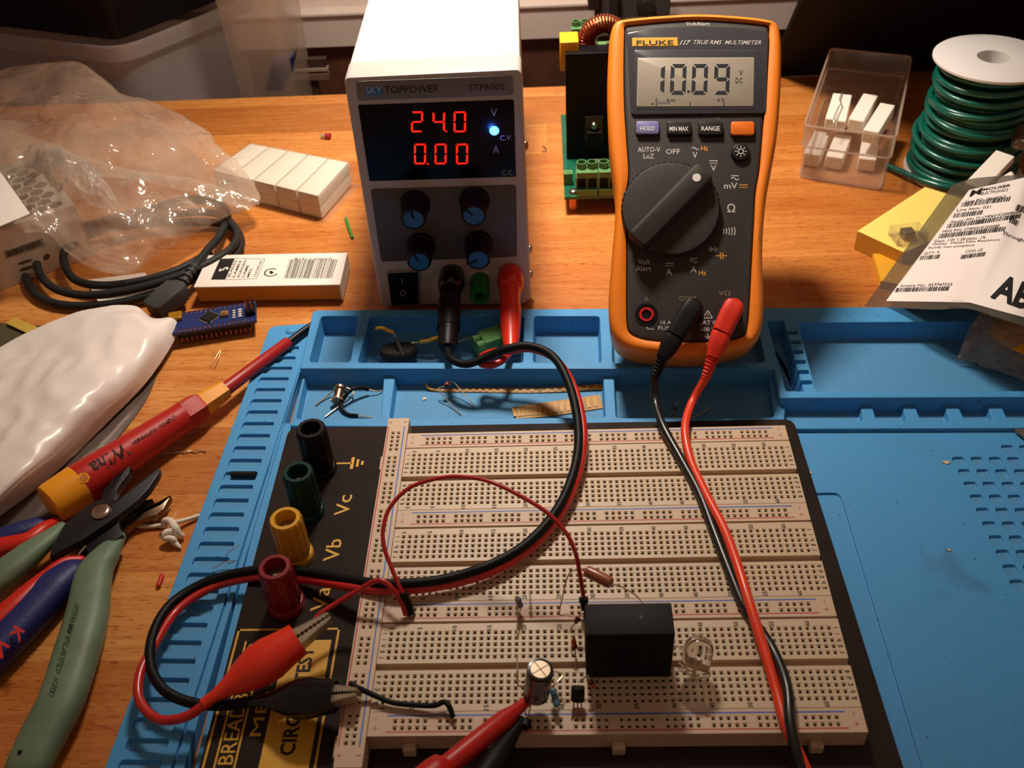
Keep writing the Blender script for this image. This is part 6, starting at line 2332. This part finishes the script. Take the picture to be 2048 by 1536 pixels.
def cement(label, p0, p1, wd_, ht, grp='ceramic resistors in the clear box', lead_=True):
    """block from near-end centre p0 to far-end centre p1 of its top face"""
    p0, p1 = V(p0), V(p1)
    t = thing('ceramic_resistor', (p0 + p1) / 2 - V((0, 0, ht)), label, 'resistor', grp)
    y = (p1 - p0)
    L_ = y.length
    y.normalize()
    x = y.cross(V((0, 0, 1))).normalized()
    z = x.cross(y)
    M_ = Matrix((x, y, z)).transposed().to_4x4()
    M_.translation = p0
    m = MB(M_)
    m.box(-wd_ / 2, .4, -ht, wd_ / 2, L_ - .4, 0, 0)
    b = m.build('ceramic_body', CW, t, bevel=.5)
    MB(M_).box(-wd_ / 2 + .6, 0, -ht + .6, wd_ / 2 - .6, L_, -.6, 0).build('cement_end', CWS, b)
    if lead_:
        for k, xx in enumerate((0,)):
            a = M_ @ V((xx, 0, -ht / 2))
            wire_([a, a + M_.to_3x3() @ V((0, -1.6, .1)), a + M_.to_3x3() @ V((2.6, -1.7, .3)), a + M_.to_3x3() @ V((3.2, -.6, .3))], .35, LEAD, 'lead', t)
    return t


spec = [('front left ceramic resistor standing low in the clear box', (1624, 332), (1650, 262), 10),
        ('ceramic resistor in the front of the clear box, second from the left', (1669, 338), (1692, 268), 10.5),
        ('ceramic resistor in the front right of the clear box', (1735, 342), (1743, 280), 10.5)]
for lab, a, b, w_ in spec:
    p0 = at(a[0], a[1] - 24, -9.5)
    p1 = at(b[0], b[1] - 10, -9.5)
    p1 = p0 + (p1 - p0).normalized() * 32
    cement(lab, p0, p1, w_, 8.6)
for lab, a, b, w_, z0, z1 in (('slim ceramic resistor leaning at the left of the clear box', (1661, 238), (1677, 186), 6.5, 3, 6), ('slim ceramic resistor with a wire across it, left of centre in the clear box', (1682, 242), (1695, 188), 6, 3, 6),
                              ('ceramic resistor in the middle of the clear box pointing away', (1712, 240), (1742, 188), 9.5, 4, 6), ('ceramic resistor on top at the right of the clear box', (1742, 262), (1776, 207), 9.5, 7, 7)):
    p0, p1 = at(a[0], a[1], z0), at(b[0], b[1], z1)
    cement(lab, p0, p1, w_, 8.6)
o = MB().tube(pxpath([(1668, 246, 5.5), (1668, 236, 7), (1675, 218, 7.5), (1682, 206, 7.5), (1679, 198, 7.3), (1684, 186, 7)], 6), .35, 8).build('loose_lead', LEAD)
tag(o, 'grey wire lead resting over the slim resistors in the clear box', 'wire')

# spool of green wire
SX, SY = 319.0, 378.0
ztop = 54.0
t = thing('wire_spool', (SX, SY, DZ), 'white spool wound with thick green wire at the right', 'spool')
SW = mat('white_spool_plastic', (226, 220, 218), .45, sss=.1)
m = MB(Matrix.Translation((SX, SY, 0)))
Rf = 33.0
m.lathe([(9.0, ztop), (Rf - .8, ztop), (Rf, ztop - .6), (Rf, ztop - 1.8), (Rf - .8, ztop - 2.4), (11, ztop - 2.4), (11, -17.6), (Rf + 1, -17.6), (Rf + 1.6, -18.2), (Rf + 1.6, -19.4), (Rf + 1, -20), (9.0, -20), (9.0, ztop)], 72, cap0=False, cap1=False)
m.build('spool_body', SW, t)
GW = mat('green_wire_pvc', (6, 90, 76), .3, coat=.3)
pts = []
random.seed(11)
z = -16.0
lay = [(25.5, 1), (28.0, -1)]
zz = -15.5
turns = 21
for k in range(turns * 24 + 1):
    a = k / 24 * 2 * math.pi
    f = k / (turns * 24)
    r = 26.5 + 1.6 * math.sin(k / 24 * 2.3) + .8 * math.sin(a + k * .05)
    z = -15.5 + f * (ztop - 6 + 15.5) + 1.0 * math.sin(a * .5 + k * .013)
    pts.append(V((SX + r * math.cos(a), SY + r * math.sin(a), z)))
MB().tube(pts, 1.85, 10).build('wound_wire', GW, t)
for (R1, dz, tilt, ph) in ((29.5, -9, 2.5, .4), (30.5, -2.5, 3.0, 1.0), (31.2, 4, 3.5, .2), (30.8, -13, 1.2, 2.0), (30.0, 12, 4.5, .8), (29.2, 22, 4, .1), (28.8, 31, 4, 1.5), (28.5, 40, 3, .6)):
    ring_ = [V((SX - (1.5 if dz < 6 else 0) + R1 * math.cos(a), SY + R1 * math.sin(a), dz + tilt * math.sin(a + ph))) for a in [2 * math.pi * k / 72 for k in range(73)]]
    MB().tube(ring_, 1.85, 10).build('wire_turn', GW, t)
tail = [V((SX + 22, SY - 20, -13)), V((SX + 3, SY - 31, -14)), at(1900, 375, -14), at(1860, 366, -14.5), at(1822, 352, -15.5), at(1795, 340, -16), at(1774, 331, -16.5)]
MB().tube(catmull(tail, 8), 1.85, 12).build('loose_tail', GW, t)
# core disc keeps the winding from being hollow
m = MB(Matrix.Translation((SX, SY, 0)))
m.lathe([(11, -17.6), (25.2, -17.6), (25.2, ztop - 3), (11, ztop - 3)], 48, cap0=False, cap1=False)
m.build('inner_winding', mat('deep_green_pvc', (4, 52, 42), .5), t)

# note pads
t = thing('sticky_note_pad', at(1830, 450, -14), 'pale yellow sticky note pad under the printed parts bag', 'note pad')
Y = [at(1715, 462, -8), at(1808, 505, -8), at(2000, 420, -8), at(1850, 374, -8)]
m = MB()
m.prism([(p.x, p.y) for p in Y], -19.8, -8.2, 0, 0)
pb_ = m.build('page_block', mat('pad_edge_ochre', (206, 150, 50), .7), t)
MB().prism([(p.x, p.y) for p in Y], -8.2, -8.0, 0).build('top_page', mat('pale_yellow_paper', (240, 216, 112), .7), t)
t = thing('sticky_note_pad', at(1780, 545, -19), 'deep orange-yellow sticky note pad below the pale yellow pad', 'note pad')
Y = [at(1746, 507, -15.5), at(1762, 562, -15.5), at(1870, 580, -15.5), at(1880, 507, -15.5)]
m = MB()
m.prism([(p.x, p.y) for p in Y], -19.9, -15.5, 0, .1)
m.build('page_block', mat('deep_yellow_paper', (214, 152, 22), .7), t)

# little clear crate with a square part inside
t = thing('clear_component_case', at(1825, 475, -4), 'tiny clear plastic case with grey square part on the yellow note pad', 'case')
A = at(1794, 492, -7.8)
ux_ = (at(1852, 490, -7.8) - A).normalized()
ux_ = (ux_ + V((0, .15, 0))).normalized()
M_ = frame(A, ux_, V((-ux_.y, ux_.x, 0)))
CC = film('clear_styrene', (240, 214, 180), .14, .08, 8, .05, .1, 60)
m = MB(M_)
m.box(0, 0, 0, 17, 1, 6)
m.box(0, 0, 0, 1, 12, 6)
m.box(0, 11, 0, 17, 12, 6)
m.box(16, 0, 0, 17, 12, 6)
m.box(0, 0, 0, 17, 12, 1)
m.build('case_shell', CC, t)
MB(M_).box(5, 3.2, 1, 11.5, 9.5, 5).build('square_part', mat('grey_part', (112, 98, 82), .4, .3), t, bevel=.3)

# parts bag with its printed label
def zf(x, y):
    f = max(0.0, min(1.0, (x - 1725) / 330))
    z = -8 + 34 * f * f * (3 - 2 * f)
    # ridge running along the fold of the label
    fx = 1935 + (603 - y) * .50
    z += 2.6 * math.exp(-((x - fx) / 26) ** 2)
    z += 1.2 * math.sin(x * .035 + y * .02)
    return z


def bagpt(x, y, h=0.0):
    return at(x, y, zf(x, y) + h)


L_e = [(1728, 613), (1765, 562), (1802, 510), (1838, 462), (1872, 415), (1905, 370)]
R_e = [(2110, 668), (2130, 610), (2140, 550), (2150, 480), (2160, 410), (2170, 330)]
botm = [(1728, 613), (1800, 616), (1870, 619), (1935, 617), (1985, 632), (2048, 652), (2110, 668)]
topm = [(1905, 370), (1940, 358), (1985, 353), (2030, 350), (2075, 345), (2120, 338), (2170, 330)]
nu, nv = 36, 30
cb, ct_ = catmull([V((*p, 0)) for p in botm], 8), catmull([V((*p, 0)) for p in topm], 8)
cl, cr = catmull([V((*p, 0)) for p in L_e], 8), catmull([V((*p, 0)) for p in R_e], 8)


def smp(c, f):
    k = f * (len(c) - 1)
    i = min(int(k), len(c) - 2)
    return c[i].lerp(c[i + 1], k - i)


def coons(u, v):
    a = smp(cb, u) * (1 - v) + smp(ct_, u) * v
    b = smp(cl, v) * (1 - u) + smp(cr, v) * u
    c = (cb[0] * (1 - u) + cb[-1] * u) * (1 - v) + (ct_[0] * (1 - u) + ct_[-1] * u) * v
    return a + b - c


G = [[bagpt(*coons(i / nu, j / nv).to_2d()) for j in range(nv + 1)] for i in range(nu + 1)]
t = thing('parts_bag', at(1950, 520, 0), 'grey see-through parts bag with large white printed label at the right', 'bag')
SHF = film('grey_shield_film', (120, 112, 98), .5, .28, 20, .2, .3, 40)
MB().sheet(G, 0, th=below(G, 2.2), flip=True).build('film', SHF, t, smooth=60)
LQ = [(1772, 602), (1938, 604), (2125, 655), (2150, 330), (1975, 366), (1938, 378), (1830, 520)]


def labpt(a, b, h=.5):
    """a: 0..1 left to right, b: 0..1 bottom to top of the label"""
    Lx, Ly = (1772 + (1938 - 1772) * b ** 1.0, 602 + (380 - 602) * b)
    Rx, Ry = (2125 + 25 * b, 655 + (332 - 655) * b)
    # bottom edge bends at the fold, top edge climbs
    xb = Lx + (Rx - Lx) * a
    yl = Ly + (Ry - Ly) * a
    if b < .5:
        xk = 1938
        sag = max(0, min(1, (xk - Lx) / (Rx - Lx)))
        if a < sag:
            yl = yl - (604 + (0) - (602 + 53 * sag)) * 0 + (-(53 * a)) * (1 - b * 2) * .9
        else:
            yl = yl + (-(53 * sag) * (1 - (a - sag) / (1 - sag))) * (1 - b * 2) * .9
    return bagpt(xb, yl, h)


m = MB()
na, nb = 44, 30
GL_ = [[labpt(i / na, j / nb, .35) for j in range(nb + 1)] for i in range(na + 1)]
m.sheet(GL_, 0, th=lambda u, v: .25, flip=True)
lb_ = m.build('printed_label', mat('label_white', (236, 226, 222), .5), t, smooth=60)
m = MB()


def tl(s_, x0, y0, x1, y1, h, bold=0.0):
    """label text with its baseline from pixel (x0,y0) to (x1,y1), letter height h px leaning with the label"""
    d = V((x1 - x0, y1 - y0))
    up_ = V((.42, -1.0)).normalized() * h
    m.text(s_, lambda a, b: bagpt(x0 + d.x * a + up_.x * b, y0 + d.y * a + up_.y * b, .55), 0, bold)


def bar(x0, y0, x1, y1, h, seed):
    r_ = random.Random(seed)
    d = V((x1 - x0, y1 - y0))
    up_ = V((.42, -1.0)).normalized() * h
    a = 0.0
    L_ = d.length
    while a < 1:
        w_ = r_.choice((1.0, 1.0, 2.0, 2.6)) / L_
        q = [bagpt(x0 + d.x * (a + i * w_) + up_.x * j, y0 + d.y * (a + i * w_) + up_.y * j, .55) for i, j in ((0, 0), (1, 0), (1, 1), (0, 1))]
        m.add(q, [(0, 1, 2, 3)])
        a += w_ + r_.choice((.9, 1.3, 2.0)) / L_


tl('M', 1938, 394, 1961, 388, 14, .03)
tl('MOUSER', 1965, 382, 2020, 373, 6, .015)
tl('ELECTRONICS', 1961, 390, 2015, 382, 6)
tl('Cust PO: 18648767', 1929, 406, 2010, 396, 6)
bar(1921, 414, 2018, 402, 10, 1)
tl('Line Item: 031', 1913, 423, 1980, 416, 6)
bar(1905, 436, 1962, 429, 10, 2)
tl('Mouser P/N: 71-CMF601K2000BEEB', 1900, 447, 2040, 426, 6)
bar(1892, 457, 2040, 436, 10, 3)
tl('MFG P/N: CMF601K2000BE', 1884, 466, 1998, 454, 6)
bar(1876, 477, 2008, 462, 10, 4)
tl('Desc: 1W 1.2Kohms .1%', 1868, 485, 1970, 477, 6)
tl('Vishay  Metal Film Resistors', 1862, 492, 1998, 482, 6)
tl('RoHS: non-compliant', 1856, 499, 1948, 493, 6)
tl('QTY: 4', 1847, 510, 1877, 507, 6)
bar(1839, 520, 1875, 517, 9, 5)
tl('COO: US', 1930, 506, 1964, 502, 6)
bar(1920, 518, 1968, 512, 9, 6)
tl('Invoice No.: 057747233', 1800, 574, 1903, 571, 6)
bar(1790, 584, 1896, 581, 9, 7)
bar(2030, 420, 2060, 430, 13, 8)
bar(2018, 444, 2034, 452, 11, 9)
m.text('Through', lambda a, b: bagpt(2003 + 42 * a + 3 * b, 470 + 16 * a - 9 * b, .8), 0)
m.text('AB2', lambda a, b: bagpt(1980 + 100 * a + 22 * b, 594 + 36 * a - 48 * b, .9), 0, .03)
m.build('printed_marks', INKB, lb_, smooth=0)

# second bag of yellow parts below
t = thing('yellow_parts_bag', at(1990, 690, -10), 'crumpled clear bag of yellow parts on the mat under the parts bag', 'bag')
G = gridsurf([[(1912, 722, -15), (1925, 690, -8), (1940, 655, -2), (1960, 625, 2)], [(1948, 722, -14), (1960, 690, -4), (1975, 655, 4), (1990, 620, 8)], [(1990, 740, -14), (2000, 705, -3), (2012, 665, 5), (2030, 630, 8)], [(2048, 760, -14), (2056, 720, -4), (2066, 680, 4), (2078, 640, 8)], [(2110, 780, -14), (2115, 740, -5), (2125, 690, 3), (2135, 650, 8)]], 6, 3.0, 4, .12)
MB().sheet(G, 0, th=below(G, 8)).build('film', film('crumpled_grey_film', (196, 180, 156), .6, .12, 60, .4, 1.2, 160), t, smooth=60)
m = MB()
G2 = gridsurf([[(1978, 668, 1), (1990, 645, 4), (2005, 625, 5)], [(2010, 692, 0), (2025, 662, 4), (2040, 635, 5)], [(2060, 715, 0), (2075, 690, 3), (2090, 660, 4)]], 4, 2, 8, .2)
m.sheet(G2, 0, th=below(G2, 4))
m.build('yellow_contents', mat('amber_parts', (236, 170, 30), .4), t, smooth=60)

# crimp terminal and torn brown film hanging over the spool
t = thing('ring_terminal', at(2010, 235, 20), 'tin plated ring terminal on a stem leaning against the spool', 'terminal')
m = MB()
Z = 22
m.tube([at(2062, 140, Z + 4), at(2045, 176, Z + 3), at(2033, 202, Z + 2)], [1.6, 1.6, 1.3], 14)
m.tube([at(2033, 202, Z + 2), at(2027, 212, Z + 2), at(2021, 222, Z + 1.5)], [1.9, 1.1, 1.5], 14)
st_ = m.build('barrel', mat('tin_plate', (206, 184, 160), .3, 1), t)
c_ = at(2010, 238, Z)
mm_ = fr_axis(c_, c_ + V((.1, -.8, .7)), (.5, .6, .6))
m = MB(mm_)
lo = [(6.2 * math.cos(a) * .62, 6.2 * math.sin(a) * .55) for a in [2 * math.pi * k / 28 for k in range(28)]]
li = [(p[0] * .52, p[1] * .45) for p in lo]
m.loops([[(x, y, 0) for x, y in lo], [(x, y, .8) for x, y in lo], [(x, y, .8) for x, y in li], [(x, y, 0) for x, y in li], [(x, y, 0) for x, y in lo]], 0, False, False)
m.tube([(2.6, -.5, .4), (8, -2.5, .4)], 1.2, 10)
m.build('ring', mat('tin_plate', (206, 184, 160), .3, 1), t)
G = gridsurf([[(2015, 245, Z), (2035, 248, Z + 2), (2075, 240, Z + 3)], [(2024, 262, Z - 2), (2045, 262, Z), (2080, 258, Z)], [(2022, 295, Z - 6), (2040, 300, Z - 5), (2080, 300, Z - 5)]], 5, 2, 6, .2)
o = MB().sheet(G, 0, th=below(G, 1.0)).build('brown_film_scrap', film('brown_film', (120, 88, 58), .55, .2, 60, .3, .8, 120), smooth=60)
tag(o, 'torn brownish film scrap below the ring terminal at the right edge', 'scrap')
# white resistor pair poking from the parts bag
for lab, p0, p1, w_, dz in (('white ceramic resistor leaning up out of the printed parts bag', (1948, 372), (2012, 305), 11, 0), ('white ceramic resistor mostly hidden behind the leaning one', (1985, 372), (2026, 348), 8, -2)):
    a, b = at(*p0, 12 + dz), at(*p1, 20 + dz)
    cement(lab, a, b, w_, 5, None, False)
# grey pointed tool tip at the right edge of the mat
o = MB().loops([[(p.x, p.y, z) for p in [at(2028, 858, ZW + 2), at(2048, 875, ZW + 2), at(2090, 905, ZW + 2), at(2090, 868, ZW + 2), at(2050, 860, ZW + 2)]][::-1] for z in (ZW + 1.2, ZW + 2.4)])
tag(o.build('tool_tip', mat('dull_steel', (150, 132, 118), .35, .8)), 'pointed steel tool tip entering at the right edge of the mat', 'tool')

# ------------------------------------------------------------------ power module behind the multimeter
t = thing('power_module', (95, 390, DZ), 'green circuit board with black heatsink, copper coil and screw terminals behind the multimeter', 'circuit board')
PC = mat('green_solder_mask', (12, 84, 62), .35, coat=.2)
MB().box(70, 342, -10, 150, 450, -8.2).build('board', PC, t)
for x, y in ((75.5, 347), (144, 347), (75.5, 444), (144, 444)):
    m = MB(Matrix.Translation((x, y, 0)))
    m.lathe([(2.6, -20), (2.6, -10)], 6)
    m.build('standoff', mat('copper_standoff', (206, 124, 76), .35, .6), t)
    m = MB(Matrix.Translation((x, y, -8.2)))
    m.lathe([(2.8, 0), (2.8, .8), (2.0, 1.8), (.8, 2.1), (.01, 2.1)], 24)
    m.build('board_screw', mat('steel', (170, 160, 150), .3, 1), t)
HS = mat('black_anodised', (6, 6, 8), .45)
hx0 = atY(1132, 200, 388).x
m = MB()
m.box(hx0, 388, -8.2, 140, 392, 61)
for k in range(9):
    m.box(hx0, 392, 10 + k * 6, 140, 404, 11.4 + k * 6)
m.build('heatsink', HS, t, bevel=.2)
m = MB()
m.box(hx0 - 3.2, 393.5, 48, hx0 + 8, 409, 66)
m.build('yellow_transformer_tape', mat('yellow_tape', (218, 160, 26), .4), t, bevel=.5)
TBG = mat('terminal_green', (84, 126, 76), .45)


def screw_term(x0, y0, z0, n, pitch_, parent, d=9.0, h=13):
    m = MB()
    wd_ = n * pitch_
    m.box(x0, y0 - 1, z0, x0 + wd_, y0 + d, z0 + h * .22)
    for k in range(n + 1):
        m.box(x0 + k * pitch_ - .35, y0, z0 + h * .2, x0 + k * pitch_ + .35, y0 + d, z0 + h * .62)
    m.box(x0, y0 + 3.5, z0, x0 + wd_, y0 + d, z0 + h * .62)
    m.box(x0, y0 + .4, z0 + h * .6, x0 + wd_, y0 + d, z0 + h * .8)
    b = m.build('screw_terminal', TBG, parent, bevel=.15)
    for k in range(n):
        m = MB(Matrix.Translation((x0 + (k + .5) * pitch_, y0 + d * .62, z0 + h * .8)))
        m.lathe([(pitch_ * .47, -.3), (pitch_ * .47, h * .2), (pitch_ * .38, h * .2), (pitch_ * .36, -.2), (.01, -.2)], 24)
        m.build('screw_well', TBG, b)
        MB().box(x0 + (k + .16) * pitch_, y0 + 3.2, z0 + h * .22, x0 + (k + .84) * pitch_, y0 + 3.6, z0 + h * .58).build('wire_opening', mat('terminal_dark', (34, 30, 20), .6), b)
    return b


xt = atY(1153, 340, 345).x
screw_term(xt, 343, -8.2, 2, 6.3, t, 11, 19)
screw_term(xt + 13.2, 343, -8.2, 2, 6.3, t, 11, 19)
m = MB()
x_ = atY(1127, 330, 358).x
m.box(x_, 356, -8.2, x_ + 5.5, 361, -.5)
m.cyl(x_ + 2.8, 358.5, -.5, 0, 1.4, seg=14)
m.build('small_header', TBG, t, bevel=.2)
# device clamped to the heatsink
dx = atY(1188, 260, 386).x
m = MB()
m.box(dx - 5.5, 386.6, 4, dx + 5.5, 388, 21)
m.build('device_tab', mat('tinned_tab', (96, 82, 76), .35, .8), t)
m = MB()
m.box(dx - 4.5, 383.4, 1, dx + 4.5, 386.7, 12)
m.build('device_body', RB, t, bevel=.3)
m = MB(fr_axis((dx, 386.6, 15.5), (dx, 383, 15.5)))
m.lathe([(2.6, 0), (2.6, 1), (1.6, 2.4), (.01, 2.6)], 24)
m.build('clamp_screw', mat('bright_steel', (210, 200, 190), .2, 1), t)
m = MB()
m.cyl(dx + 1.5, 371, -8, -1, 3.0)
m.cyl(dx + 1.5, 371, -1, -.6, 2.6)
m.build('small_capacitor', mat('grey_violet_can', (96, 88, 98), .35, .3), t)
# back terminal and coil
x_ = atY(1143, 80, 428).x
zt_ = atY(1143, 44, 428).z
screw_term(x_, 424, zt_ - 15, 2, 5.8, t, 9, 15)
MB().box(x_, 425, -8, x_ + 30, 433, zt_ - 15).build('back_terminal_body', TBG, t, bevel=.3)
m = MB()
pt_ = Plane((x_, 424.9, 0), (1, 0, 0), (0, 0, 1))
m.text('S', par(pt_.px(1192, 92, .1), pt_.px(1197, 92, .1), pt_.px(1192, 84, .1)), 0, .02)
m.text('1', par(pt_.px(1149, 95, .1), pt_.px(1152, 95, .1), pt_.px(1149, 87, .1)), 0, .02)
m.text('S', par(pt_.px(1212, 92, .1), pt_.px(1217, 92, .1), pt_.px(1212, 84, .1)), 0, .02)
m.build('printed_marks', mat('white_print', (222, 218, 214), .5), t, smooth=0)
cc = atY(1206, 80, 410)
m = MB(frame(cc, (1, .12, 0), (0, 0, 1)))
Rm = 10.0
core = [(Rm * math.cos(a), Rm * math.sin(a), 0) for a in [2 * math.pi * k / 48 for k in range(49)]]
m.tube(core, 4.0, 16, up=(0, 0, 1), sq=4)
tc_ = m.build('coil_core', mat('cream_ferrite_paint', (198, 180, 120), .5), t)
m = MB(frame(cc, (1, .12, 0), (0, 0, 1)))
wp = []
NT = 40
for k in range(NT * 14 + 1):
    a = math.radians(150) - 0 + (k / (NT * 14)) * math.radians(300) - math.radians(130)
    b = 2 * math.pi * k / 14
    cr_ = abs(math.cos(b)) ** 4 + abs(math.sin(b)) ** 4
    rr2 = 4.9 / cr_ ** .25
    wp.append(V(((Rm + rr2 * math.cos(b)) * math.cos(a), (Rm + rr2 * math.cos(b)) * math.sin(a), rr2 * math.sin(b))))
m.tube(wp, .62, 7)
m.build('copper_winding', mat('enamelled_copper', (150, 52, 30), .25, .7), tc_)

# ------------------------------------------------------------------ dark things at the back
t = thing('leaning_black_panel', (300, 530, -25), 'large matt black panel leaning forward over the bench behind the spool', 'panel')
pc_ = at(1538, 152, -24)
lean = V((0, -.8, 1)).normalized()
m = MB(frame(pc_, (1, 0, 0), lean))
m.prism([(0, -2), (420, -2), (420, 192), (0, 192)], -5, 0, 0, 1)
m.build('front_board', mat('matt_black_panel', (16, 11, 10), .75), t)
m = MB(frame(pc_ + V((60, 20, 0)), (1, 0, 0), (0, .25, 1)))
m.box(0, -40, -8, 30, 150, 0)
m.build('rear_strut', mat('matt_black_panel', (16, 11, 10), .75), t)
t = thing('clamp_stand', (110, 560, -60), 'dark clamp with knob and grey blocks behind the multimeter top', 'stand')
YC = 590


def yb(x0, y0, x1, y1, d0, d1, nm, mt_):
    a, b = atY(x0, y1, YC), atY(x1, y0, YC)
    return MB().box(a.x, YC + d0, a.z, b.x, YC + d1, b.z).build(nm, mt_, t, bevel=1)


DK = mat('dark_clamp_iron', (34, 29, 29), .5, .3)
yb(1190, -40, 1240, 62, 0, 18, 'upright', mat('grey_clamp_block', (62, 56, 56), .5))
yb(1218, -40, 1238, 62, -4, 2, 'black_channel', DK)
yb(1176, -30, 1200, 16, -6, 14, 'side_lug', mat('brown_black_lug', (38, 26, 24), .5))
yb(1240, -40, 1345, 40, 4, 16, 'cross_bracket', mat('grey_clamp_block', (62, 56, 56), .5))
c_ = atY(1292, 12, YC)
m = MB(fr_axis(c_ + V((0, 4, 0)), c_ + V((0, -8, 0))))
m.lathe([(7, 0), (7, 8), (6, 11), (.01, 11.5)], 24)
m.build('clamp_knob', DK, t)
MB().box(95, YC + 2, -90, 120, YC + 14, -20).build('stand_leg', DK, t, bevel=1)
# clear plastic wedge on the ledge left of the supply
t = thing('smoked_strip_stack', atY(650, 160, 600), 'small stack of dark smoked plastic strips behind the bench edge', 'strips')
for k, (x0, y0, x1, y1) in enumerate(((585, 118, 651, 133), (585, 136, 655, 144), (585, 146, 657, 160))):
    a, b = atY(x0, y1, 600), atY(x1, y0, 600)
    MB().box(a.x, 600 - k, a.z, b.x, 606, b.z).build('plastic_strip', mat('smoked_%d' % k, [(64, 44, 36), (150, 130, 112), (104, 82, 68)][k], .4), t)
a = atY(585, 160, 600)
MB().box(a.x, 601, -90, a.x + 20, 606, a.z + 3).build('strip_support', mat('smoked_0', (64, 44, 36), .4), t)
